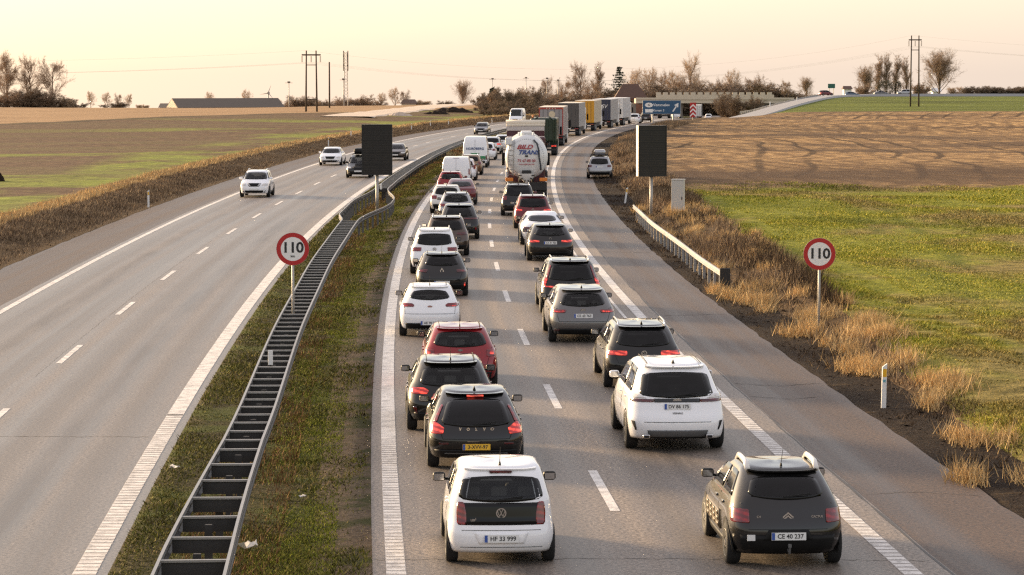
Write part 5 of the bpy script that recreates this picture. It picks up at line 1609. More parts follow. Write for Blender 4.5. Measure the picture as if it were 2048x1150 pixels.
def running_gear(root, W, L, axles, cab_y=None, cabmat=None, lights='lens_red', deck=1.15, plate_w=True, cab_h=3.3):
    MB().box(-.45, -.33, .35, L, .85, deck - .01).box(.33, .45, .35, L, .85, deck - .01).build('chassis', T['chassis'], root)
    for y in axles:
        for sg in (-1, 1):
            o = wheel(root, sg * (W / 2 - .30), y, .50, .52, False)
            share('rim', RIM, o, (0.02, 0, 0))
        MB().box(-W / 2 + .4, W / 2 - .4, y - .06, y + .06, .44, .56).build('axle', T['chassis'], root)
    MB().bbox(-W / 2 + .08, W / 2 - .08, -.02, .10, .45, .62, .02).build('underrun_bar', T['chassis'], root)
    MB().box(-W / 2 + .05, W / 2 - .05, .0, .06, .78, .98).build('light_bar', T['chassis'], root)
    for sg in (-1, 1):
        MB().bbox(sg * (W / 2 - .30) - .22, sg * (W / 2 - .30) + .22, -.04, -.001, .82, .95, .01).build('tail_light', V[lights], root)
        MB().box(sg * (W / 2 - .30) - .24, sg * (W / 2 - .30) + .24, axles[0] - .66, axles[0] - .63, .18, .85).build('mudflap', V['tyre'], root)
    if plate_w:
        MB().box(-.26, .26, -.055, -.045, .83, .94).build('number_plate', V['plate'], root)
    if cab_y is not None:
        cb_ = MB().bbox(-1.22, 1.22, cab_y, cab_y + 2.1, .55, cab_h, .10).build('cab', cabmat, root)
        MB().box(-1.08, 1.08, cab_y + 2.1, cab_y + 2.112, 1.75, 2.75).build('windscreen', V['glass'], root)
        for sg in (-1, 1):
            MB().box(sg * 1.222 - .004, sg * 1.222 + .004, cab_y + .9, cab_y + 1.8, 1.75, 2.6).build('side_window', V['glass'], root)
            MB().bbox(sg * 1.42 - .1, sg * 1.42 + .1, cab_y + 1.9, cab_y + 2.05, 1.7, 2.5, .03).build('side_mirror', V['plastic'], root)
            o = wheel(root, sg * 1.0, cab_y + .95, .50, .32, False)
            share('rim', RIM, o)
def box_lorry(px, row, label, rear, side, roof, frame, L=13.6, W=2.55, H=4.0, D=None, cab='white', group=GQ, lights='lens_red', lift=1.12):
    X, d, _ = gp(px, row, 0.0)
    if D: d = D; X = at(px, row, D)[0]
    root = lorry_base(label, d, X, group=group)
    running_gear(root, W, L, (2.0, 3.3, 4.6), L + .5, T[cab], lights, lift)
    hb = W / 2
    MB().box(-hb + .01, hb - .01, .06, L, lift, H - .03).build('cargo_box', T[side], root)
    MB().bbox(-hb - .01, hb + .01, .0, L + .01, H - .029, H + .03, .012).build('roof', T[roof], root)
    f = MB()
    f.box(-hb, -hb + .10, -.02, .06, lift, H - .03).box(hb - .10, hb, -.02, .06, lift, H - .03).box(-hb + .1, hb - .1, -.02, .06, H - .22, H - .03).box(-hb + .1, hb - .1, -.02, .06, lift, lift + .10)
    f.build('rear_frame', T[frame], root)
    for sg in (-1, 1):
        a, b = (-hb + .105, -.008) if sg < 0 else (.008, hb - .105)
        dr = MB().box(a, b, -.005, .055, lift + .105, H - .225).build('rear_door', T[rear], root)
        for t in (.3, .72):
            x = a + (b - a) * t
            MB().tube([(x, -.03, lift + .12), (x, -.03, H - .24)], .018, 6).build('lock_rod', M['steel_dull'], dr)
    # curtain straps along the sides
    for sg in (-1, 1):
        b = MB()
        for k in range(1, 14): b.box(sg * (hb + .002) - .006, sg * (hb + .002) + .006, k * L / 14 - .025, k * L / 14 + .025, lift + .05, H - .12)
        b.build('curtain_straps', T['grey_door'] if side != 'cream' else T['curtain'], root)
        MB().box(sg * (hb - .03) - .02, sg * (hb - .03) + .02, 5.4, L - 3.2, .55, lift - .05).build('side_guard', T['chassis'], root)
    return root, d
# --- tanker
X, d, _ = gp(1053, 402, 0.0)
tk = lorry_base('white bulk tanker lorry with round lettered rear end, hose and ladder', d, X, 'tanker_lorry')
running_gear(tk, 2.5, 11.0, (1.6, 2.95, 4.3), 10.6, T['maroon'], 'lens_lit', 1.2, cab_h=3.55)
zc, rt = 2.58, 1.26
prof = [(0.0, 0.0), (0.02, 0.35), (0.07, 0.70), (0.16, 0.95), (0.30, 1.15), (0.46, 1.25), (0.60, rt), (9.8, rt), (10.1, 1.1), (10.25, .6), (10.3, 0.0)]
vs = []; fs = []
n = 40
for k in range(n):
    a = 2 * math.pi * k / n
    for y, r_ in prof: vs.append((r_ * math.cos(a), y - .35, zc + r_ * math.sin(a) * 1.04))
m_ = len(prof)
for k in range(n):
    k2 = (k + 1) % n
    for j in range(m_ - 1): fs.append((k * m_ + j, k * m_ + j + 1, k2 * m_ + j + 1, k2 * m_ + j))
mesh_obj('tank', vs, fs, T['tank'], tk, True)
# seam of rivets round the dished end
rv = MB()
for k in range(56):
    a = 2 * math.pi * k / 56
    rv.box(-.012 + 1.03 * math.cos(a), .012 + 1.03 * math.cos(a), -.17, -.10, zc + 1.07 * math.sin(a) - .012, zc + 1.07 * math.sin(a) + .012)
rv.build('rivet_ring', V['trim_grey'], tk)
share('lettering', text_mesh('BILD', .36, T['rose'], .003, .012, 1.25, .35), tk, (-.12, -.40, zc + .60))
share('lettering', text_mesh('TRANS', .34, T['blue'], .003, .012, 1.15, .35), tk, (.10, -.40, zc + .28))
share('lettering', text_mesh('75 67 88 00', .22, T['rose'], .003, .004), tk, (-.0, -.40, zc - .20))
share('lettering', text_mesh('www.bildtrans.dk', .13, T['rose'], .003, .002), tk, (-.0, -.40, zc - .40))
MB().bbox(-.09, .09, -.42, -.33, zc + .03, zc + .12, .02).build('sensor_box', V['plastic'], tk)
MB().tube([(.42, -.22, zc + 1.02), (.62, -.38, zc + .80), (.72, -.42, zc + .40), (.74, -.42, zc), (.82, -.40, zc - .45), (.84, -.36, zc - .75)], .05, 8).build('hose', T['hose'], tk, True)
ld = MB()
for x in (-1.06, -.78): ld.tube([(x, -.33, zc - 1.1), (x, -.40, zc + .2), (x * .92, -.10, zc + 1.0)], .025, 6)
for k in range(7): ld.tube([(-1.06, -.36, zc - 1.0 + k * .28), (-.78, -.36, zc - 1.0 + k * .28)], .018, 5)
ld.build('ladder', M['steel'], tk)
MB().bbox(-1.25, -.85, -.2, .4, zc + .72, zc + 1.15, .05).build('locker', T['tank'], tk)
# discharge cone and valve gear
cn = MB()
vs_, fs_ = lathe([(0.0, .50), (-.25, .42), (-.50, .16), (-.62, .14)], 20)
cn.add([(p[1], -.20 + p[2] * .8, zc - .95 + p[0]) for p in vs_], fs_)
cn.build('discharge_cone', T['tank'], tk, True)
vg_ = MB().bbox(-.28, .28, -.46, -.30, zc - .98, zc - .76, .05)
for k in range(6):
    a = math.pi * (1 + k / 5.0)
    vg_.tube([(.30 * math.cos(a), -.50, zc - 1.05 + .30 * math.sin(a)), (.46 * math.cos(a), -.36, zc - 1.05 + .46 * math.sin(a))], .035, 6)
vg_.build('valve_gear', T['chassis'], tk)
for sg in (-1, 1):
    MB().bbox(sg * 1.0 - .24, sg * 1.0 + .22, -.45, -.25, 1.18, 1.38, .02).build('warning_panel', T['orange'], tk)
    MB().bbox(sg * 1.18 - .06, sg * 1.18 + .06, -.3, 3.0, 1.4, 1.75, .03).build('side_locker', T['tank'] if sg < 0 else T['chassis'], tk)
MB().box(-1.2, 1.2, -.28, .3, .66, 1.1).build('rear_cabinet', T['chassis'], tk)
ww = MB()
for x in (-.42, -.16, .16, .42): ww.tube([(x, .2, zc + 1.25), (x, .2, zc + 1.45)], .035, 6)
ww.bbox(-.32, .32, .3, 1.1, zc + 1.22, zc + 1.48, .06).bbox(-.32, .32, 3.6, 4.4, zc + 1.22, zc + 1.48, .06).bbox(-.5, .5, 1.2, 9, zc + 1.24, zc + 1.30, .01)
ww.build('top_walkway', T['tank'], tk)

# --- maroon tipper with rolled cream tarpaulin
X, d, _ = gp(1051, 361, 0.0)
tp = lorry_base('maroon tipper lorry with cream tarpaulin roll, ahead of the tanker', d, X, 'tipper_lorry')
running_gear(tp, 2.6, 9.0, (1.6, 2.95), 8.2, T['maroon'], 'lens_red', 1.2)
MB().bbox(-1.32, 1.32, .0, 8.0, 1.25, 3.50, .04).build('tipper_body', T['maroon'], tp)
b = MB()
for x in (-1.28, -.64, 0, .64, 1.28): b.box(x - .04, x + .04, -.06, -.001, 1.3, 3.45)
b.build('tailgate_ribs', T['maroon'], tp)
MB().box(-1.33, 1.33, -.07, .02, 3.51, 3.80).build('tailboard', T['stripe'], tp)
MB().tube([(-1.38, .35, 4.06), (1.38, .35, 4.06)], .20, 12).build('tarpaulin_roll', T['tarp'], tp, True)
MB().bbox(-1.36, 1.36, .1, 8.0, 3.80, 3.98, .05).build('tarpaulin', T['tarp'], tp)
# --- dark green lorry
X, d, _ = gp(1087, 311, 0.0)
gl = lorry_base('dark green skip lorry with lit rear lamps between the tanker and the red lorry', d, X, 'skip_lorry')
running_gear(gl, 2.5, 8.0, (1.5, 2.85), 7.4, T['green'], 'lens_lit', 1.2, cab_h=3.4)
b = MB().bbox(-1.22, 1.22, .15, 6.5, 1.3, 3.45, .15)
for x in (-1.1, -.35, .35, 1.1): b.box(x - .06, x + .06, .02, .16, 1.35, 3.35)
b.build('skip_body', T['green'], gl)
MB().tube([(-.95, .1, 1.3), (-.95, -.1, 3.3), (-.5, .3, 3.55)], .07, 6).tube([(.95, .1, 1.3), (.95, -.1, 3.3), (.5, .3, 3.55)], .07, 6).build('lifting_arms', T['green'], gl)
MB().tube([(-1.0, .6, 3.45), (-1.0, .6, 3.72)], .09, 10).build('beacon', V['lens_amber'], gl, True)
MB().bbox(-.35, .35, -.06, .0, .98, 1.12, .02).build('lamp_panel', V['lens_amber'], gl)
# --- box lorries
rd, d = box_lorry(1102, 292, 'red framed box lorry with grey rear doors and silver slatted sides', 'grey_door', 'stripe', 'tarp', 'red', H=4.05)
MB().box(-1.0, 1.0, -.03, -.021, 3.86, 4.0).build('name_band', T['red'], rd)
for k in range(4):
    MB().box(-.5 + k * .3, -.40 + k * .3, -.036, -.031, 3.88, 3.98).build('pale_mark', T['cream'], rd)
for x in (-1.18, 1.18): MB().disc((x, -.04, 3.92), .05, 'Y', 12, .02).build('marker_lamp', V['lens_amber'], rd)
MB().disc((.1, -.06, 3.3), .34, 'Y', 24, .03).build('round_emblem', T['cream'], rd)
MB().box(-1.2, -.5, -.06, -.021, 1.0, 1.18).build('warning_panel', T['orange'], rd)
gy, d = box_lorry(1137, 272, 'dark grey rear-doored lorry with pale curtain side behind the yellow lorry', 'dark', 'curtain', 'tarp', 'dark')
ye, d = box_lorry(1169, 262, 'yellow rear-doored lorry with cream side and round emblems', 'yellow', 'cream', 'tarp', 'yellow')
MB().disc((-.55, -.045, 3.35), .52, 'Y', 28, .012).build('round_emblem', T['navy'], ye)
MB().disc((-.62, -.052, 3.28), .26, 'Y', 20, .006).build('emblem_mark', T['curtain'], ye)
MB().disc((-.95, -.045, 2.05), .40, 'Y', 28, .012).build('round_emblem', T['navy'], ye)
nv, d = box_lorry(1203, 256, 'navy rear-doored lorry with slanted white lettering and pale side', 'navy', 'curtain', 'white', 'navy')
share('lettering', text_mesh('DSV', .75, T['white'], .002, .006, 1.0, .2), nv, (0.1, -.06, 3.0))
wh, d = box_lorry(1228, 251, 'white lorry at the head of the lorry queue', 'white', 'white', 'white', 'white')
MB().disc((-.2, -.045, 2.9), .42, 'Y', 24, .012, .25).build('round_emblem', T['navy'], wh)
uw, d = box_lorry(1392, 236, 'white box lorry heading for the bridge, behind the chevron post', 'white', 'white', 'white', 'white', D=745)
share('lettering', text_mesh('LF', 1.0, T['navy'], .002, .005), uw, (-.5, -.06, 3.2))
tb, d = box_lorry(1327, 240, 'low brown timber lorry partly hidden by the blue exit sign', 'dark', 'dark', 'dark', 'dark', D=570, H=2.6, L=9)

# ================================================================== BRIDGE AND FAR THINGS
BD = 856.0
x0, x1 = at(1312, 200, BD)[0], at(1548, 200, BD)[0]
br = empty('motorway_bridge', (0, BD, 0))
tag(br, 'pale concrete road bridge crossing over the motorway in the distance', 'bridge')
zt_, zm, zb_ = at(1400, 184.5, BD)[2], at(1400, 197.5, BD)[2], at(1400, 206.5, BD)[2]
MB().box(x0 - 6, x1 + 6, 0, 11, zb_, zm).build('deck', M['concrete'], br)
MB().box(x0 - 6, x1 + 6, -.25, -.003, zm - .25, zm + .35).build('edge_beam', M['concrete'], br)
npan = 17
for k in range(npan):
    a = x0 + (x1 - x0) * k / npan; b_ = x0 + (x1 - x0) * (k + 1) / npan
    MB().box(a + .02, b_ - .62, -.15, .05, zm + .36, zt_).build('parapet_panel', M['concrete'], br)
    MB().box(b_ - .60, b_, -.15, .05, zm + .36, zm + .36 + (zt_ - zm) * .45).build('parapet_panel', M['concrete'], br)
for u in (-8.5 - 2.0, ):
    xx = xr(BD) + u
    MB().box(xx - .5, xx + .5, 2, 9, zroad(BD) - 1, zb_ - .003).build('pier', M['concrete_dark'], br)
for xx, ww_ in ((xr(BD) - 30, 6), (xr(BD) + 8, 22)):
    MB().box(xx, xx + ww_, 1, 10, zroad(BD) - 1, zb_ - .004).build('abutment', M['concrete_dark'], br)
# blue exit sign
D = 447.0
x0, _, z0 = at(1285, 228.5, D); x1, _, z1 = at(1362, 200.5, D)
sg_ = empty('exit_sign', ((x0 + x1) / 2, D, 0))
tag(sg_, 'blue motorway exit sign with white arrow and place names on two posts', 'road sign')
w2 = (x1 - x0) / 2
MB().bbox(-w2, w2, 0, .08, z0, z1, .02).build('sign_panel', M['sign_back'], sg_)
MB().box(-w2 + .08, w2 - .08, -.012, -.001, z0 + .08, z1 - .08).build('blue_face', M['sign_blue'], sg_)
h_ = z1 - z0
share('lettering', text_mesh('Vemmelev', .58, M['sign_white'], .004, .010, 1.05), sg_, (-.05, -.02, z0 + h_ * .66))
share('lettering', text_mesh('Korsør S', .46, M['sign_white'], .004, .008, 1.05), sg_, (-.5, -.02, z0 + h_ * .27))
ov = MB().disc((0, 0, 0), .5, 'Y', 24, .01)
MB().add([(p[0] * 1.25 - w2 + 1.0, p[1] - .024, p[2] * .72 + z0 + h_ * .66) for p in ov.v], ov.f).build('number_oval', M['sign_white'], sg_)
share('lettering', text_mesh('42', .42, M['sign_black'], .003, .006), sg_, (-w2 + 1.0, -.035, z0 + h_ * .66))
MB().box(-w2 + .42, -w2 + 1.6, -.024, -.014, z0 + h_ * .13, z0 + h_ * .37).build('route_panel', M['sign_white'], sg_)
ar = MB()
ax, az = w2 - .85, z0 + h_ * .5
ar.add([(ax - .50, -.02, az - .62), (ax - .34, -.02, az - .74), (ax + .22, -.02, az + .12), (ax + .06, -.02, az + .24)], [(0, 1, 2, 3)])
ar.add([(ax + .45, -.02, az + .68), (ax - .22, -.02, az + .34), (ax + .42, -.02, az - .06)], [(0, 1, 2)])
ar.build('arrow', M['sign_white'], sg_)
for x_ in (-w2 * .47, w2 * .60): MB().tube([(x_, .15, -3.5), (x_, .15, z1 - .3)], .13, 10).build('post', M['pole_grey'], sg_, True)
# chevron post at the gore
D = 470.0
x_, _, z_ = at(1386, 237, D)
cv = empty('chevron_post', (x_, D, z_))
tag(cv, 'red and white chevron marker where the exit ramp splits off', 'road sign')
MB().box(-.5, .5, 0.0, .05, .2, 2.6).build('board', M['sign_red'], cv)
for k in range(3):
    b = MB()
    zz = .45 + k * .68
    for s2 in (-1, 1):
        b.add([(0, -.01, zz + .55), (s2 * .5, -.01, zz + .05), (s2 * .5, -.01, zz - .22), (0, -.01, zz + .28)], [(0, 1, 2, 3) if s2 > 0 else (3, 2, 1, 0)])
    b.build('white_chevron', M['sign_white'], cv)
MB().tube([(0, .1, -1.5), (0, .1, 2.0)], .05, 8).build('post', M['pole_grey'], cv)
# ramp delineators + guard rail
for i, (px, row, DD, lab) in enumerate(((1540, 214, 640, 'lower'), (1594, 203, 710, 'upper'))):
    x_, _, z_ = at(px, row + 3, DD)
    o = MB().bbox(-.11, .11, -.05, .05, -.4, 1.5, .02).build('ramp_post', M['white_plastic'])
    o.location = (x_, DD, z_)
    tag(o, 'white marker post beside the exit ramp guardrail, ' + lab + ' of two', 'delineator', 'ramp marker posts')
rr = empty('ramp_guardrail', (0, 0, 0))
tag(rr, 'pale guardrail along the exit ramp climbing to the bridge', 'guardrail')
pts = [at(1480, 224, 600), at(1505, 220, 625), at(1550, 208, 680), at(1600, 196.5, 750), at(1640, 189, 810)]
b = MB()
for p, q in zip(pts, pts[1:]): b.box(0, 1, -.05, .05, -.45, .12, Matrix(((q[0] - p[0], -(q[1] - p[1]) * .01, 0, p[0]), (q[1] - p[1], (q[0] - p[0]) * .01, 0, p[1]), (q[2] - p[2], 0, 1, p[2]), (0, 0, 0, 1))))
b.build('rail', M['steel'], rr)
for k in range(26):
    f = k / 25 * (len(pts) - 1); i = min(int(f), len(pts) - 2); t = f - i
    p = Vector(pts[i]).lerp(Vector(pts[i + 1]), t)
    o = MB().box(-.08, .08, -.06, .06, -1.6, -.02).build('post', M['steel_dull'], rr)
    o.location = p
# green direction sign on the overpass, small white kiosk
D = 840.0
x_, _, z_ = at(1663, 172, D)
gs = empty('direction_sign', (x_, D, z_))
tag(gs, 'small green direction sign above the overpass road', 'road sign')
T['sign_green'] = pmat('sign_green', (0.02, 0.11, 0.085), 0.5, var=0.05)
MB().bbox(-1.05, 1.05, 0, .1, -.65, .65, .03).build('panel', T['sign_green'], gs)
MB().tube([(-.6, .2, -5), (-.6, .2, .4)], .09, 8).build('post', M['pole_grey'], gs); MB().tube([(.6, .2, -5), (.6, .2, .4)], .09, 8).build('post', M['pole_grey'], gs)
def small_house(px0, px1, y_ridge, y_eave, D, depth, wallm, roofm, label, name='house', hip=0.0, ybase=None, windows=0, gable_left=None, cat='house'):
    xa, _, ze = at(px0, y_eave, D); xb, _, zr_ = at(px1, y_ridge, D)
    root = empty(name, ((xa + xb) / 2, D, ze - 3.0))
    tag(root, label, cat)
    hw = (xb - xa) / 2; h = zr_ - ze
    MB().box(-hw + .4, hw - .4, .4, depth - .4, -2, 3.0).build('wall', wallm, root)
    r = MB()
    hp = hip * hw
    r.add([(-hw, 0, 2.95), (hw, 0, 2.95), (hw, depth, 2.95), (-hw, depth, 2.95), (-hw + hp, depth / 2, 3 + h), (hw - hp, depth / 2, 3 + h)],
          [(0, 1, 5, 4), (2, 3, 4, 5), (3, 0, 4), (1, 2, 5), (3, 2, 1, 0)])
    r.build('roof', roofm, root)
    if gable_left is not None:
        MB().add([(-hw - .02, .5, 2.9), (-hw - .02, depth - .5, 2.9), (-hw + hp - .02, depth / 2, 3 + h - .15)], [(1, 0, 2)]).build('gable', gable_left, root)
    for k in range(windows):
        x = -hw + (k + .8) * 2 * hw / (windows + .6)
        wi = MB().box(x - .5, x + .5, .36, .398, 1.2, 2.3).build('window', V['glass'], root)
    return root
T['roof_brown'] = pmat('brown_roof_tiles', (0.105, 0.058, 0.040), 0.8, var=0.2, vs=1.0)
T['roof_dark'] = pmat('dark_roof', (0.13, 0.105, 0.082), 0.85, var=0.15, vs=0.6)
T['wall_pale'] = pmat('pale_render', (0.62, 0.54, 0.42), 0.85, var=0.08)
T['wall_brick'] = pmat('brick_wall', (0.22, 0.105, 0.065), 0.85, var=0.15)
small_house(1228, 1296, 168, 197, 905, 10, T['wall_brick'], T['roof_brown'], 'house with steep brown roof beside the fir tree', hip=.55, windows=3)
fb_ = small_house(352, 576, 196.5, 214.5, 664, 9.5, T['wall_pale'], T['roof_dark'], 'long low farm building with grey roof and pale gable beyond the left field', 'farm_building', windows=0, gable_left=T['wall_pale'], cat='farm building')
fb_.rotation_euler[2] = R(24)
small_house(316, 346, 207, 215, 700, 9, T['wall_pale'], T['roof_dark'], 'small dark roof left of the long farm building', 'outbuilding', cat='farm building')
small_house(800, 834, 199, 207, 775, 9, T['wall_pale'], T['roof_brown'], 'low brown roofed house on the skyline left of the round bare tree', hip=.3)
small_house(1864, 1884, 176, 183, 870, 5, M['white_plastic'], M['white_plastic'], 'small white shed under the big bare tree on the right', 'shed', cat='shed')
small_house(1686, 1706, 172, 178, 900, 5, M['white_plastic'], T['roof_brown'], 'small white house behind the blue grey car on the overpass', 'house', hip=.2)

# power poles
T['wood'] = pmat('tarred_wood', (0.060, 0.042, 0.026), 0.85, var=0.3, vs=2)
T['wire'] = pmat('power_wire', (0.62, 0.54, 0.42), 0.5, 0.2)
T['insul'] = pmat('insulator', (0.16, 0.14, 0.12), 0.4)
def hpole(px, yb, yt, D, label, halfpx, arm):
    x_, _, zb0 = at(px, yb, D); _, _, ztop = at(px, yt, D)
    sc_ = D / FPX
    root = empty('power_pole', (x_, D, zb0))
    tag(root, label, 'power pole', 'twin-post power poles')
    h = ztop - zb0; hw = halfpx * sc_
    tops = {}
    for sg in (-1, 1):
        MB().tube([(sg * hw * 1.06, 0, -1.2), (sg * hw * .92, 0, h)], [.20, .13], 8).build('post', T['wood'], root, True)
    za = h - 8.5 * sc_
    MB().box(-arm * sc_, arm * sc_, -.09, .09, za - .16, za + .12).build('crossarm', T['wood'], root)
    MB().box(-hw * .98, hw * .98, -.07, .07, za - 21 * sc_, za - 19.5 * sc_).build('brace', T['wood'], root)
    MB().box(-hw * 1.02, hw * 1.02, -.07, .07, h * .24, h * .24 + .2).build('brace', T['wood'], root)
    for x in (-arm * sc_ * .96, 0, arm * sc_ * .96):
        b = MB()
        for k in range(6): b.tube([(x, 0, za - .3 - k * .2), (x, 0, za - .42 - k * .2)], [.15, .10], 8)
        b.build('insulator', T['insul'], root)
    return [(x_ + x, D, zb0 + za - 1.5) for x in (-arm * sc_ * .96, 0, arm * sc_ * .96)] + [(x_ - hw * .92, D, zb0 + h)]
pa = hpole(623, 231, 101, 560, 'twin-post wooden power pole with insulators standing in the left field', 10.5, 19)
pb = hpole(1829, 216, 71, 655, 'twin-post wooden power pole with insulators at the edge of the right field', 8.0, 13)
wi = 0
for a, b_ in zip(pa, pb):
    for p, q, sag in ((a, b_, 5.5), ((a[0] - 170, 520, a[2] + 1.5), a, 3.0), (b_, (b_[0] + 150, 690, b_[2] - 2.0), 3.0)):
        pts = []
        for k in range(25):
            t = k / 24
            v_ = Vector(p).lerp(Vector(q), t); v_.z -= sag * 4 * t * (1 - t)
            pts.append(v_)
        o = MB().tube(pts, .009, 4).build('power_wire', T['wire'])
        which = ('outer left', 'middle', 'outer right', 'topmost')[wi // 3]; where = ('between the two power poles', 'running off left of the left power pole', 'running off right of the right power pole')[wi % 3]
        tag(o, 'thin power wire, ' + which + ' strand ' + where, 'wire', 'power wires'); wi += 1
# mast, poles, street lamps, turbine
def lattice(px, yb, yt, D, label):
    x_, _, zb0 = at(px, yb, D); h = at(px, yt, D)[2] - zb0
    root = empty('antenna_mast', (x_, D, zb0)); tag(root, label, 'mast')
    b = MB()
    for sx, sy in ((-1, -1), (1, -1), (1, 1), (-1, 1)): b.tube([(sx * .5, sy * .5, -2), (sx * .30, sy * .30, h)], .07, 5)
    nb = 16
    for k in range(nb):
        za, zb2 = h * k / nb, h * (k + 1) / nb
        ra, rb_ = .5 - .2 * k / nb, .5 - .2 * (k + 1) / nb
        for (ax_, ay_), (bx_, by_) in (((-1, -1), (1, -1)), ((1, -1), (1, 1)), ((1, 1), (-1, 1)), ((-1, 1), (-1, -1))):
            b.tube([(ax_ * ra, ay_ * ra, za), (bx_ * rb_, by_ * rb_, zb2)], .035, 3)
    b.build('lattice', M['pole_grey'], root)
    for zf, w_ in ((.97, .30), (.90, .28), (.78, .2), (.70, .22)):
        for sx in (-1, 1):
            MB().bbox(sx * .55 - .12, sx * .55 + .12, -.6, -.35, h * zf - .9, h * zf + .7, .03).build('antenna_panel', T['insul'], root)
lattice(692, 205, 104, 720, 'tall pale lattice mast with antenna panels on the left skyline')
def lamp(px, yb, yt, D, label, head_=True, r=.09, cat='street lamp', name='street_lamp'):
    x_, _, zb0 = at(px, yb, D); h = at(px, yt, D)[2] - zb0
    root = empty(name, (x_, D, zb0)); tag(root, label, cat, 'thin poles on the skyline')
    MB().tube([(0, 0, -3), (0, 0, h)], [r * 1.3, r], 8).build('pole', M['pole_grey'] if head_ else T['wood'], root, True)
    if head_:
        MB().bbox(-.35, .35, -.2, .2, h - .05, h + .28, .06).build('lamp_head', T['insul'], root)
        MB().tube([(-.9, 0, h - .1), (.9, 0, h - .1)], .05, 5).build('arm', M['pole_grey'], root)
lamp(659, 209, 124, 640, 'plain dark pole standing between the left power pole and the mast', False, .16, 'pole', 'wooden_pole')
lamp(578, 212, 165, 690, 'slim street lamp above the farm building roof')
lamp(687, 208, 159, 700, 'slim street lamp just left of the lattice mast')
lamp(985, 200, 158, 800, 'street lamp rising from the thicket, leftmost of four')
lamp(1052, 200, 156, 820, 'street lamp rising from the thicket, second of four')
lamp(1094, 200, 157, 830, 'street lamp behind the lorries, third of four')
lamp(1116, 200, 161, 840, 'street lamp behind the lorries, rightmost of four')
x_, _, zb0 = at(537, 205, 1100)
wt = empty('wind_turbine', (x_, 1100, zb0 - 4)); tag(wt, 'small distant wind turbine above the farm building', 'wind turbine')
zh_ = at(537, 186, 1100)[2] - (zb0 - 4)
MB().tube([(0, 0, -4), (0, 0, zh_)], [.3, .2], 8).build('tower', M['pole_grey'], wt, True)
MB().bbox(-.4, .4, -.8, 1.4, zh_ - .4, zh_ + .5, .1).build('nacelle', M['pole_grey'], wt)
for k in range(3):
    a = R(20 + 120 * k)
    o = MB().add([(0, -.9, 0), (-.2, -.85, .6), (0, -.9, 3.6), (.1, -.95, .6)], [(0, 1, 2, 3)]).add([(0, -.7, 0), (-.2, -.75, .6), (0, -.85, 3.6), (.1, -.8, .6)], [(3, 2, 1, 0)]).build('blade', M['pole_grey'], wt)
    o.location = (0, 0, zh_); o.rotation_euler[1] = a
# heaps by the gravel track
T['stone'] = pmat('pale_stone', (0.50, 0.40, 0.32), 0.9, var=0.2, vs=2, bump=0.4)
def heap(px, row, D, w, h, mat, label, seed):
    x_, y_, _ = at(px, row, D); z_ = gz(x_, D)
    rg_ = random.Random(seed); vs = []; fs = []
    nx, ny = 14, 8
    for j in range(ny + 1):
        for i in range(nx + 1):
            a, b = i / nx * 2 - 1, j / ny * 2 - 1
            r_ = max(0, 1 - (a * a + b * b))
            vs.append((x_ + a * w / 2, D + b * w * .35, z_ - .4 + (h + .4) * (r_ ** .6) * (0.75 + .5 * rg_.random())))
    for j in range(ny):
        for i in range(nx): fs.append((j * (nx + 1) + i, j * (nx + 1) + i + 1, (j + 1) * (nx + 1) + i + 1, (j + 1) * (nx + 1) + i))
    tag(mesh_obj('soil_heap', vs, fs, mat), label, 'soil heap', 'heaps by the gravel track')
heap(905, 233, 560, 9, .9, M['soil'], 'dark soil heap below the gravel track, in front of the thicket', 1)
heap(872, 236, 530, 6, .5, M['soil'], 'low dark soil heap left of the larger heap by the gravel track', 2)
heap(800, 237, 505, 5, .5, T['stone'], 'small pale rubble heap at the near end of the gravel track', 3)
heap(-8, 379, 198, 1.4, .45, M['soil'], 'small dark mound at the left picture edge in the crop field', 4)
# ================================================================== TREES
def bark(name, c): return pmat(name, c, 0.9, var=0.3, vs=3)
T['bark'] = bark('bark', (0.13, 0.088, 0.056))
T['twig'] = bark('twigs', (0.33, 0.235, 0.155))  # twig tones lightened to carry the warm haze over distant trees
T['twig_dark'] = bark('dark_twigs', (0.22, 0.16, 0.105))
T['twig_gold'] = bark('golden_twigs', (0.46, 0.34, 0.22))
T['fir'] = bark('fir_needles', (0.030, 0.040, 0.018))
T['evergreen'] = bark('evergreen_leaves', (0.045, 0.042, 0.020))

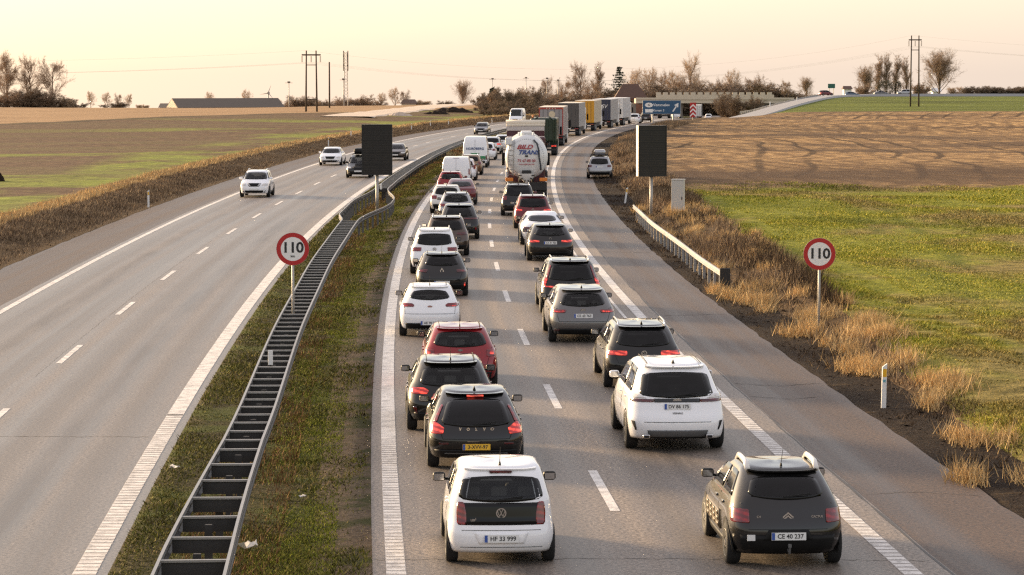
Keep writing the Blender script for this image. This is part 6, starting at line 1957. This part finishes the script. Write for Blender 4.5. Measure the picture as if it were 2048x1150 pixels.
def grow(seed, H, style):
    """bare winter tree of height H: returns limb segments and twig triangles"""
    rg_ = random.Random(seed)
    limbs = []; tw = []
    st = dict(round=dict(n1=13, ang=(28, 62), lr=.50, up=.25, first=.22, nl=4, tw=1.0), tall=dict(n1=16, ang=(25, 58), lr=.42, up=.35, first=.28, nl=4, tw=1.0),
              poplar=dict(n1=16, ang=(10, 22), lr=.36, up=.7, first=.12, nl=3, tw=.8), fan=dict(n1=30, ang=(10, 52), lr=.58, up=.30, first=.10, nl=4, tw=1.0),
              bush=dict(n1=16, ang=(5, 62), lr=.80, up=.15, first=.0, nl=4, tw=1.2))[style]
    def seg(p, d, l, r, lev):
        k = 4 if lev == 0 else 3
        pts = [p]; rads = [r]
        q = p.copy(); dd = d.copy()
        for i in range(k):
            j = .06 if lev == 0 else .16
            dd = (dd + Vector((rg_.uniform(-j, j), rg_.uniform(-j, j), rg_.uniform(-j, j) + st['up'] * .12 * (lev > 0)))).normalized()
            q = q + dd * (l / k)
            pts.append(q.copy()); rads.append(max(r * (1 - .72 * (i + 1) / k), .012))
        limbs.append((pts, rads, lev))
        return pts
    def child_dir(d, amin, amax):
        a = R(rg_.uniform(amin, amax)); b = rg_.uniform(0, 2 * math.pi)
        ref = Vector((1, 0, 0)) if abs(d.x) < .8 else Vector((0, 1, 0))
        e1 = d.cross(ref).normalized(); e2 = d.cross(e1)
        return (d * math.cos(a) + (e1 * math.cos(b) + e2 * math.sin(b)) * math.sin(a)).normalized()
    def along(pts, t):
        f = t * (len(pts) - 1); i = min(int(f), len(pts) - 2)
        return pts[i].lerp(pts[i + 1], f - i), (pts[i + 1] - pts[i]).normalized()
    def twigs(pts, l, n):
        for _ in range(n):
            p, d = along(pts, rg_.uniform(.15, 1.0))
            e = child_dir(d, 15, 60); e.z += st['up'] * .4; e.normalize()
            L_ = l * rg_.uniform(.5, 1.2); w_ = .012 + .014 * rg_.random()
            s_ = e.cross(Vector((rg_.uniform(-1, 1), rg_.uniform(-1, 1), rg_.uniform(-1, 1)))).normalized() * w_
            tw.append((p - s_, p + s_, p + e * L_))
            for _k in range(2):
                f = rg_.uniform(.3, .8); q = p + e * L_ * f; e2 = child_dir(e, 20, 50); L2 = L_ * .5
                tw.append((q - s_ * .7, q + s_ * .7, q + e2 * L2))
    if style == 'bush':
        trunks = []
        for k in range(7):
            a = rg_.uniform(0, 2 * math.pi); p = Vector((rg_.uniform(0, .8) * math.cos(a), rg_.uniform(0, .8) * math.sin(a), -.2))
            d = Vector((math.cos(a) * .55, math.sin(a) * .55, 1)).normalized()
            trunks.append(seg(p, d, H * rg_.uniform(.45, .7), .07, 0))
    else:
        trunks = [seg(Vector((0, 0, -.5)), Vector((0, 0, 1)), H * (.86 if style != 'fan' else .55), H * .022 + .03, 0)]
    n1 = st['n1'] if style != 'bush' else 6
    for tr in trunks:
        for k in range(n1):
            t = st['first'] + (1 - st['first']) * (k + rg_.random()) / n1
            p, d = along(tr, min(t, .99))
            prof = math.sin(math.pi * min(1, .25 + .75 * t)) if style in ('round', 'fan') else (1.0 - .5 * t)
            l1 = H * st['lr'] * (.45 + .55 * prof) * rg_.uniform(.7, 1.1)
            if style == 'bush': l1 = H * .40 * rg_.uniform(.6, 1.1)
            b1 = seg(p, child_dir(d, *st['ang']), l1, H * .006 + .012, 1)
            for k2 in range(8):
                p2, d2 = along(b1, .15 + .85 * (k2 + rg_.random()) / 8)
                l2 = l1 * rg_.uniform(.32, .6)
                b2 = seg(p2, child_dir(d2, 18, 52), l2, .022, 2)
                for k3 in range(8):
                    p3, d3 = along(b2, rg_.uniform(.2, 1.0))
                    e3 = child_dir(d3, 15, 50); e3.z += st['up'] * .3; e3.normalize()
                    b3 = [p3, p3 + e3 * l1 * rg_.uniform(.16, .32)]
                    s3 = e3.cross(Vector((rg_.uniform(-1, 1), rg_.uniform(-1, 1), .3))).normalized() * .013
                    tw.append((b3[0] - s3, b3[0] + s3, b3[1]))
                    twigs(b3, H * .065 * st['tw'], 4)
                twigs(b2, H * .075 * st['tw'], 6)
            twigs(b1, H * .085 * st['tw'], 9)
    return limbs, tw
_tree_me = {}
def tree_meshes(key, seed, H, style, twigm):
    limbs, tw = grow(seed, H, style)
    a = MB()
    for pts, rads, lev in limbs:
        a.tube(pts, rads, 6 if lev == 0 else (4 if lev == 1 else 3), cap=False)
    trunk = a.mesh('trunk', T['bark'], True)
    Vv = np.array([[tuple(p) for p in t] for t in tw]).reshape(-1, 3)
    F = np.arange(len(Vv)).reshape(-1, 3)
    me_o = tri_mesh('crown', Vv, F, T[twigm])
    me = me_o.data; bpy.data.objects.remove(me_o)
    _tree_me[key] = (trunk, me, H)
for key, seed, H, style, tm in (('r1', 3, 11, 'round', 'twig'), ('r2', 8, 10, 'round', 'twig_gold'), ('t1', 5, 13, 'tall', 'twig'), ('t2', 12, 13, 'tall', 'twig_gold'), ('p1', 7, 11, 'poplar', 'twig'),
                                ('f1', 21, 12, 'fan', 'twig'), ('b1', 31, 5, 'bush', 'twig_dark'), ('b2', 33, 5, 'bush', 'twig'), ('b3', 37, 5, 'bush', 'twig_gold')):
    tree_meshes(key, seed, H, style, tm)
def tree(key, px, ytop, D, label, group, wide=1.0, rz=None, name='bare_tree', cat='tree', sink=0.0, row=None):
    trunk, crown, H = _tree_me[key]
    x_, _, zt2 = at(px, ytop, D)
    zb2 = gz(x_, D) - sink
    sc_ = (zt2 - zb2) / (H * (1.0 if key[0] in 'fr' else .98))
    rz = rz if rz is not None else random.Random(int(px * 7 + D)).uniform(0, 6.28)
    root = empty(name, (x_, D, zb2), rz)
    tag(root, label, cat, group)
    root.scale = (sc_ * wide, sc_ * wide, sc_)
    share('trunk', trunk, root); share('crown', crown, root)
    return root
GT = 'bare winter trees on the skyline'
GB = 'leafless bushes on the skyline'
def bush(key, px, ytop, D, label, wide=1.0, group=GB): return tree(key, px, ytop, D, label, group, wide, name='bare_bush', cat='bush')
# left wood
tree('t1', 14, 121, 690, 'tall bare tree at the left picture edge', GT, 1.0)
tree('t2', -14, 130, 700, 'bare tree cut off by the left picture edge', GT, 1.0)
tree('t1', 62, 127, 695, 'tall slender bare tree, middle of the three at the left edge', GT, .85, 2.0)
tree('r1', 103, 124, 692, 'bare tree with rounded crown, rightmost of the three at the left edge', GT, .85)
for i, (px, yt, w_, k_) in enumerate(((-6, 186, 1.6, 'b1'), (22, 178, 1.5, 'b2'), (45, 171, 1.5, 'b1'), (72, 187, 1.6, 'b1'), (92, 180, 1.4, 'b2'), (118, 190, 1.7, 'b1'), (142, 192, 1.4, 'b3'), (156, 205, 2.0, 'b1'))):
    bush(k_, px, yt, 683, 'bare bush under the tall trees at the left, number %s from the picture edge' % ('first', 'second', 'third', 'fourth', 'fifth', 'sixth', 'seventh', 'eighth')[i], w_, 'undergrowth bushes at the left')
tree('r2', 181, 186, 690, 'small lone bare tree right of the left wood', GT, .75)
tree('r2', 214, 188, 690, 'bare tree at the left end of the small copse before the farm', GT, .8)
tree('r1', 236, 189, 690, 'bare tree in the middle of the small copse before the farm', GT, .8)
tree('r2', 258, 191, 690, 'bare tree at the right end of the small copse before the farm', GT, .8)
bush('b1', 228, 203, 686, 'low dark bush within the small copse before the farm', 2.4)
bush('b3', 287, 207, 690, 'tiny bush between the copse and the farm building', 1.5)
for px, yt, k_, w_, lab in ((420, 188, 'r2', .7, 'faint bare tree behind the farm roof, left'), (490, 184, 'r2', .7, 'faint bare tree behind the farm roof, right'), (585, 194, 'b2', 2.0, 'bare bush right of the farm building'),
                            (604, 190, 'b1', 1.5, 'bare bush left of the left power pole'), (640, 196, 'b3', 1.6, 'bare bush behind the left power pole'), (668, 195, 'b2', 2.0, 'bare bush right of the plain dark pole'),
                            (705, 194, 'b3', 2.0, 'bare bush at the foot of the lattice mast'), (735, 191, 'b2', 1.8, 'bare bush right of the lattice mast'), (762, 189, 'r2', .9, 'small bare tree, left of a pair on the skyline'),
                            (790, 179, 'r2', .8, 'small bare tree, middle of the left skyline'), (810, 183, 'r1', .9, 'small bare tree above the low brown roof'), (850, 197, 'b3', 2.0, 'low bare bush on the bare skyline'), (888, 200, 'b1', 2.0, 'dark low bush left of the round tree')):
    (tree if k_[0] == 'r' else bush)(k_, px, yt, 780, lab, *((GT, w_) if k_[0] == 'r' else (w_,)))
tree('f1', 925, 158, 790, 'round fan-shaped bare tree left of the thicket', GT, .75)
# thicket at the bend
th = (('b1', 962, 190, 640, 1.2), ('b1', 985, 184, 620, 1.2), ('b2', 1003, 181, 600, 1.2), ('b1', 1022, 173, 590, 1.1), ('b1', 1044, 171, 600, 1.1), ('b2', 1064, 176, 640, 1.2), ('b1', 978, 200, 560, 1.3), ('b1', 1008, 198, 550, 1.3),
      ('b1', 1036, 195, 560, 1.3), ('b2', 1060, 196, 600, 1.3), ('b1', 1080, 186, 680, 1.3), ('b2', 1100, 190, 720, 1.4), ('b1', 1125, 188, 760, 1.5), ('b1', 952, 214, 590, 1.3), ('b1', 995, 212, 520, 1.5), ('b1', 1024, 214, 515, 1.5), ('b1', 1052, 212, 530, 1.5),
      ('b1', 970, 216, 540, 1.5), ('b1', 1078, 208, 570, 1.5), ('b1', 1100, 206, 640, 1.5), ('b1', 1125, 204, 690, 1.5))
ORD = ('first first,first second,first third,first fourth,first fifth,first sixth,second first,second second,second third,second fourth,second fifth,second sixth,second seventh,front first,front second,front third,front fourth,front fifth,front sixth,front seventh,front eighth').split(',')
for (k_, px, yt, D_, w_), o_ in zip(th, ORD):
    r_, c_ = o_.split()
    bush(k_, px, yt, D_, 'leafless shrub in the dense thicket at the bend, %s row, %s bush' % ({'first': 'tallest', 'second': 'middle', 'front': 'lowest'}[r_], c_), w_, 'shrubs of the thicket at the bend')
# trees behind the lorries and the bridge
far_trees = [('r1', 1096, 158, .7, 880, 'bare tree behind the green lorry'), ('r1', 1128, 163, .8, 900, 'bare tree behind the red lorry'), ('t1', 1164, 139, .9, 930, 'bare tree with dense crown left of the fir'), ('p1', 1195, 142, .9, 940, 'slim bare tree just left of the fir'),
             ('r1', 1182, 168, 1.2, 900, 'low bare tree behind the yellow lorry'), ('r2', 1270, 146, .7, 960, 'golden bare tree behind the brown roofed house'), ('r2', 1296, 145, .8, 960, 'golden bare tree right of the brown roofed house'), ('r1', 1322, 148, .8, 965, 'bare tree over the left end of the bridge'),
             ('r2', 1347, 151, .8, 960, 'golden bare tree left of the tall one over the bridge'), ('t2', 1382, 126, .8, 960, 'tallest bare tree over the bridge'), ('r1', 1366, 160, 1.0, 940, 'low bare tree beneath the tallest one over the bridge'), ('r1', 1400, 164, 1.0, 940, 'low bare tree right of the tallest one over the bridge'),
             ('r1', 1432, 162, .8, 960, 'bare tree over the middle of the bridge'), ('r2', 1462, 148, .7, 970, 'golden bare tree over the bridge, right of the middle'), ('r1', 1480, 164, 1.1, 950, 'broad bare tree over the right part of the bridge'), ('r1', 1510, 155, .9, 955, 'bare tree over the right end of the bridge'),
             ('r1', 1530, 168, 1.0, 950, 'low bare tree at the right end of the bridge'), ('r1', 1570, 163, .8, 900, 'low bare tree left of the spreading bush by the ramp'), ('f1', 1613, 152, .9, 840, 'spreading bare tree at the top of the exit ramp')]
for k_, px, yt, w_, D_, lab in far_trees: tree(k_, px, yt, D_, lab, GT, w_)
for i, (px, yt, k_) in enumerate(((1150, 180, 'b1'), (1190, 180, 'b1'), (1270, 172, 'b1'), (1300, 170, 'b2'), (1330, 168, 'b1'), (1360, 166, 'b1'), (1392, 165, 'b1'), (1425, 170, 'b2'), (1455, 165, 'b1'), (1485, 163, 'b1'), (1515, 166, 'b1'), (1545, 176, 'b1'), (1585, 180, 'b2'))):
    bush(k_, px, yt, 925, 'dark bare bush in the hedge line behind the bridge, %s from the left' % ('first', 'second', 'third', 'fourth', 'fifth', 'sixth', 'seventh', 'eighth', 'ninth', 'tenth', 'eleventh', 'twelfth', 'thirteenth')[i], 2.2, 'hedge line behind the bridge')
bush('b1', 1468, 184, 780, 'dark bush in front of the bridge parapet, left of two', 1.1, 'bushes before the bridge'); bush('b1', 1493, 186, 770, 'dark bush in front of the bridge parapet, right of two', 1.2, 'bushes before the bridge')
tree('f1', 1732, 128, 905, 'bare spreading tree left of the slim poplars on the right', GT, .8)
for px, yt, lab in ((1755, 124, 'leftmost'), (1772, 122, 'second'), (1790, 124, 'third'), (1815, 128, 'rightmost, by the power pole')):
    tree('p1', px, yt, 910, 'slim upright bare poplar on the right skyline, ' + lab, GT, .9)
tree('f1', 1880, 96, 850, 'big dense fan-shaped bare tree right of the power pole', GT, 1.0)
bush('b2', 1730, 168, 880, 'bare bush left of the round evergreen bush', 1.3)
bush('b2', 1845, 165, 860, 'brown bush at the left foot of the big bare tree', 1.2); bush('b3', 1918, 170, 870, 'bare bush at the right foot of the big bare tree', 1.4)
for i, px in enumerate(range(1950, 2080, 15)):
    bush('b1', px, 171 + (i % 3), 845, 'clipped bare hedge plant along the right skyline, %s from the left' % ('first', 'second', 'third', 'fourth', 'fifth', 'sixth', 'seventh', 'eighth', 'ninth')[i], 2.0, 'hedge on the right skyline')

def leafy(px, ytop, yb, D, wpx, label, mat, seed, name, cat, n=2600, cone=False):
    """evergreen: trunk plus many small leaf faces"""
    rg_ = np.random.default_rng(seed)
    x_, _, zt2 = at(px, ytop, D); zb2 = gz(x_, D)
    H = zt2 - zb2; w_ = wpx * D / FPX / 2
    root = empty(name, (x_, D, zb2)); tag(root, label, cat, None)
    MB().tube([(0, 0, -.5), (0, 0, H * .95)], [.16 + H * .008, .03], 7).build('trunk', T['bark'], root, True)
    if cone:
        V_ = []
        zz = H * .12
        k = 0
        while zz < H * .98:
            f = 1 - (zz / H)
            R_ = 1.45 * w_ * (f ** .85) * (1 + .25 * math.sin(k * 2.3)) + .15
            for a in np.arange(0, 2 * math.pi, 2 * math.pi / 9):
                a2 = a + rg_.uniform(-.3, .3); r2 = R_ * rg_.uniform(.6, 1.15)
                tip = np.array((math.cos(a2) * r2, math.sin(a2) * r2, zz - r2 * .28 + .12 * r2 * r2))
                for j in range(16):
                    t = rg_.uniform(.1, 1); base = np.array((0, 0, zz)) * (1 - t) + tip * t
                    e = rg_.normal(size=3) * .30; e[2] -= .18; q = rg_.normal(size=3) * .11
                    V_ += [base - q, base + q, base + e]
            zz += H * .048; k += 1
        V_ = np.array(V_)
    else:
        p = rg_.normal(size=(n, 3)); p /= np.linalg.norm(p, axis=1)[:, None]
        p *= rg_.uniform(.55, 1.0, (n, 1)) ** .5
        p *= 1 + .16 * np.sin(p[:, :1] * 7 + seed) * np.cos(p[:, 2:] * 6)
        p = p * np.array((w_, w_, H * .5)) + np.array((0, 0, H * .5))
        e1 = rg_.normal(size=(n, 3)) * .14; e2 = rg_.normal(size=(n, 3)) * .14
        V_ = np.stack([p, p + e1, p + e2], 1).reshape(-1, 3)
    tri_mesh('crown', V_, np.arange(len(V_)).reshape(-1, 3), T[mat], root)
leafy(1238, 128, 198, 925, 50, 'dark fir tree with ragged tiers beside the brown roofed house', 'fir', 2, 'fir_tree', 'tree', cone=True)
leafy(985, 175, 200, 640, 14, 'small dark conifer poking out of the thicket', 'fir', 4, 'fir_tree', 'tree', cone=True)
leafy(1772, 160, 188, 872, 36, 'round dark evergreen bush behind the grey saloon', 'evergreen', 5, 'evergreen_bush', 'bush')
leafy(1796, 161, 188, 872, 14, 'narrow dark evergreen beside the round evergreen bush', 'evergreen', 6, 'evergreen_bush', 'bush', 1200)

# ================================================================== GRASSES (uncountable)
def grass_mat(name, cols, rough=0.9, patch=None):
    g = NG(name)
    rnd = g.geo.outputs['Random Per Island']
    big = g.noise(0.35, 3)
    f = g.math('MULTIPLY_ADD', big, 0.7, g.math('MULTIPLY', rnd, 0.6))
    n_ = len(cols)
    col = g.ramp(g.math('SUBTRACT', f, 0.12), [(i / (n_ - 1) * 0.8 + 0.1, c) for i, c in enumerate(cols)])
    if patch:
        a = g.noise(0.11, 5, stretch=(1.0, 0.45, 1), rough=0.62)
        col = g.mix(g.math('MULTIPLY', g.rng(a, 0.47, 0.60), 0.85), col, g.mix(rnd, patch[0], patch[1]))
        dk = g.noise(0.05, 4, stretch=(1.0, 0.6, 1))
        col = g.mix(g.math('MULTIPLY', g.rng(dk, 0.50, 0.62), 0.6), col, (0.055, 0.072, 0.012))
    return g.done(col, rough, 0.15)
G = {
    'median': grass_mat('median_grass', [(0.095, 0.062, 0.026), (0.065, 0.060, 0.016), (0.10, 0.105, 0.018), (0.20, 0.185, 0.034), (0.26, 0.180, 0.066)]),
    'moss': grass_mat('green_median_grass', [(0.055, 0.062, 0.012), (0.13, 0.150, 0.018), (0.25, 0.265, 0.030), (0.36, 0.345, 0.045)]),
    'rust': grass_mat('rusty_dry_grass', [(0.055, 0.030, 0.014), (0.12, 0.062, 0.026), (0.20, 0.105, 0.045), (0.27, 0.160, 0.070)]),
    'straw': grass_mat('straw_grass', [(0.26, 0.175, 0.080), (0.50, 0.34, 0.155), (0.76, 0.54, 0.26)]),
    'dry': grass_mat('dry_verge_grass', [(0.055, 0.037, 0.024), (0.15, 0.102, 0.064), (0.29, 0.200, 0.120), (0.48, 0.345, 0.195)]),
    'field': grass_mat('field_grass', [(0.075, 0.082, 0.011), (0.17, 0.180, 0.020), (0.33, 0.325, 0.034), (0.46, 0.405, 0.060), (0.52, 0.38, 0.10)], patch=((0.13, 0.095, 0.035), (0.42, 0.31, 0.12))),
    'dead': grass_mat('dark_dead_stalks', [(0.030, 0.020, 0.012), (0.060, 0.038, 0.022), (0.11, 0.070, 0.036)]),
}
gzv = np.vectorize(gz)
uov = np.vectorize(uo)
xrv = np.vectorize(xr)
def blades(name, label, mat, rgen, u, d, h, w, lean=0.35, cat='grass'):
    """one thin triangle per blade at road coordinates u, d"""
    n = len(u)
    X = xrv(d) + u
    Z = gzv(X, d) - 0.02
    base = np.stack([X, d, Z], 1)
    a = rgen.uniform(0, math.pi, n)
    side = np.stack([np.cos(a), np.sin(a), np.zeros(n)], 1) * (w * rgen.uniform(.6, 1.3, n))[:, None]
    b = rgen.uniform(0, 2 * math.pi, n); ln = lean * rgen.uniform(.2, 1.6, n)
    tip = base + np.stack([np.cos(b) * ln * h + 0.10 * h, np.sin(b) * ln * h, h * rgen.uniform(.6, 1.15, n)], 1)
    Vv = np.stack([base - side, base + side, tip], 1).reshape(-1, 3)
    o = tri_mesh(name, Vv, np.arange(3 * n).reshape(-1, 3), mat)
    return tag(o, label, cat, kind='stuff')
rn = np.random.default_rng(11)
def scat(n, u0, u1, d0, d1, pw=1.6):
    """denser near the camera"""
    t = rn.uniform(0, 1, n) ** pw
    return rn.uniform(u0, u1, n), d0 + (d1 - d0) * t
nv = np.vectorize(lambda x, y: vnoise(x, y, 2))
# median
u, d = scat(150000, -11.93, -8.1, 36, 260, 1.9)
k = nv(u * .8, d * .35)
keep = rn.uniform(0, 1, len(u)) < np.where(u < -9.0, 1.0, np.where(u > -8.75, .10 + .5 * (k > .6), .5))
u, d, k = u[keep], d[keep], k[keep]
blades('median_grass', 'short mossy brown and green grass on the median', G['median'], rn, u, d, np.clip(.025 + .06 * k, .02, .1) * (1 + d / 200), .012 + d * .00012, .9)
u, d = scat(110000, -10.0, -8.6, 38, 240, 1.8)
k = nv(u * .9 + 7, d * .30)
keep = rn.uniform(0, 1, len(u)) < np.clip((k - .22) * 3.0, 0, 1) * np.clip(1.35 - np.abs(u + 9.3) * .9, 0, 1)
u, d = u[keep], d[keep]
blades('green_median_grass', 'bright green grass strip on the near side of the median guardrail', G['moss'], rn, u, d, np.full(len(u), .055), .013 + d * .0001, .8)
u, d = scat(42000, -11.0, -9.45, 37, 300, 1.5)
k = nv(u * 1.3, d * .22 + 5)
keep = rn.uniform(0, 1, len(u)) < np.clip((k - .25) * 2.4, .08, 1)
u, d = u[keep], d[keep]
blades('rusty_median_grass', 'rusty dry stalks under the median guardrail', G['rust'], rn, u, d, .05 + .17 * rn.uniform(0, 1, len(u)) ** 2, .008 + d * .00010, .5)
# right verge: scraps on the soil, tall dry bank, straw tussocks
u, d = scat(26000, 3.0, 5.4, 40, 260, 1.5)
k = nv(u * 1.1, d * .6 + 3)
keep = rn.uniform(0, 1, len(u)) < np.clip((k - .45) * 2.0 + (u - 3.2) * .22, .02, .9)
u, d = u[keep], d[keep]
blades('verge_scraps', 'dead grass scraps on the dark soil of the right verge', G['dead'], rn, u, d, .06 + .14 * rn.uniform(0, 1, len(u)), .010 + d * .00010, .9)
u, d = scat(170000, 3.9, 8.8, 44, 430, 1.35)
k = nv(u * .55, d * .16 + 9)
lo = np.interp(d, [44, 64, 90, 140], [3.9, 3.9, 4.2, 4.5]); dens = np.clip((k - .24) * 2.2, 0, 1) * np.clip((u - lo) * 1.2, 0, 1) * np.clip((uov(d) - u) * 1.3, 0, 1) * np.clip((d - 46) / 40, .06, 1)
keep = rn.uniform(0, 1, len(u)) < dens
u, d, k = u[keep], d[keep], k[keep]
blades('dry_bank_grass', 'tall dry brown grass on the bank between the right shoulder and the field', G['dry'], rn, u, d, (.14 + .55 * k * rn.uniform(.4, 1, len(u))) * np.clip((d - 30) / 60, .45, 1.15), .009 + d * .00010, .55)
u, d = scat(40000, 5.2, 8.4, 74, 260, 1.2)
k = nv(u * .45 + 4, d * .12)
keep = (rn.uniform(0, 1, len(u)) < np.clip((k - .55) * 3, 0, 1)) & (u < uov(d) - .3)
u, d = u[keep], d[keep]
blades('bramble_stalks', 'dark reddish bramble stalks in the right bank', G['dead'], rn, u, d, .35 + .4 * rn.uniform(0, 1, len(u)), .009 + d * .00009, .5)
# single straw tussocks
us, ds_ = [], []
for i in range(90):
    dd = 46 + 110 * rn.uniform() ** 1.4; uu = rn.uniform(3.9, uo(dd))
    if dd < 64 and rn.uniform() < .65: continue
    m = int(rn.uniform(120, 420)); s_ = rn.uniform(.10, .32)
    us.append(uu + rn.normal(0, s_, m)); ds_.append(dd + rn.normal(0, s_ * 2.2, m))
for px, row in ((1460, 590), (1432, 580), (1620, 655), (1740, 740), (1720, 728), (1700, 700), (1930, 950), (1530, 600)):
    X_, D_, _ = gp(px, row, .1); uu = X_ - xr(D_)
    us.append(uu + rn.normal(0, .16, 420)); ds_.append(D_ + rn.normal(0, .4, 420))
u = np.concatenate(us); d = np.concatenate(ds_)
blades('straw_tussocks', 'sunlit pale straw tussocks along the right verge', G['straw'], rn, u, d, .18 + .36 * rn.uniform(0, 1, len(u)), .006 + d * .00009, .55)
# right field near turf
n = 260000
d = 44 + 156 * rn.uniform(0, 1, n) ** 1.25
X = xrv(d) + 4.4 + rn.uniform(0, 1, n) * np.maximum(d * .185 - xrv(d) - 4.0, .5)
k = nv(X * .35, d * .2); keep = rn.uniform(0, 1, n) < np.clip(k * 1.5, .15, 1) * np.clip((196 - d + 40 * (nv(X * .12 + 3, d * .09) - .5)) / 26, 0, 1)
X, d, k = X[keep], d[keep], k[keep]
u = X - xrv(d); ok = (u > uov(d) - .5) 
blades('field_grass', 'short green and yellow turf of the right field', G['field'], rn, u[ok], d[ok], (.025 + .05 * k[ok]) * (1 + d[ok] / 200), .013 + d[ok] * .00014, 1.0)
# left bank
u, d = scat(150000, -28.0, -23.0, 92, 620, 1.5)
v = -22.9 - u
k = nv(u * .4, d * .10 + 2)
keep = rn.uniform(0, 1, len(u)) < np.clip((v - .2) * .8, .05, 1) * np.clip(k * 1.7, .2, 1)
u, d, k = u[keep], d[keep], k[keep]
blades('left_bank_grass', 'dry brown grass on the bank beside the oncoming lanes', G['dry'], rn, u, d, .06 + .22 * k, .014 + d * .00011, .5)
u, d = scat(42000, -28.0, -26.2, 92, 560, 1.4)  # straw on the crest, kept pale to stand for sunlight on its tops
blades('left_bank_crest_grass', 'straw grass tops along the left bank, coloured as if sunlit', G['straw'], rn, u, d, .16 + .28 * rn.uniform(0, 1, len(u)), .012 + d * .0001, .4)
# ragged grass at the far edge of the right field and round the pole foot
# ================================================================== LITTER
T['litter'] = pmat('white_litter', (0.62, 0.58, 0.52), 0.8, var=0.1)
for i, (px, row, sc_, lab) in enumerate(((349, 938, .09, 'small white scrap of litter left of the median guardrail'), (497, 1088, .14, 'crumpled white paper right of the median guardrail, nearest the camera'), (605, 990, .05, 'tiny white scrap of litter in the green median strip'), (607, 548, .09, 'tiny scrap of litter near the median speed sign'))):
    X_, D_, _ = gp(px, row, .08); rg_ = random.Random(i)
    vs = []; fs = []
    for a in range(5):
        for b in range(5): vs.append(((a - 2) * sc_ * .5 + rg_.uniform(-.03, .03), (b - 2) * sc_ * .5 + rg_.uniform(-.03, .03), .05 + rg_.uniform(0, sc_ * .9)))
    for a in range(4):
        for b in range(4): fs.append((a * 5 + b, a * 5 + b + 1, a * 5 + b + 6, a * 5 + b + 5))
    o = mesh_obj('paper_scrap', vs, fs, T['litter']); o.location = (X_, D_, gz(X_, D_) + .02)
    tag(o, lab, 'litter')
# clods on the right verge
cl = []
for i in range(900):
    dd = 42 + 110 * rn.uniform() ** 1.5; uu = rn.uniform(3.1, 5.0)
    X_ = xr(dd) + uu; r_ = rn.uniform(.012, .045); Z_ = gz(X_, dd)
    c_ = np.array((X_, dd, Z_))
    o1 = rn.normal(size=(4, 3)) * r_; o1[:, 2] *= .4; o1[3, 2] = r_ * .8
    cl.append(c_ + o1)
Vv = np.concatenate(cl); F = np.concatenate([np.array(((0, 1, 3), (1, 2, 3), (2, 0, 3))) + 4 * i for i in range(900)])
tag(tri_mesh('soil_clods', Vv, F, M['soil']), 'dark soil clods on the right verge', 'soil', kind='stuff')
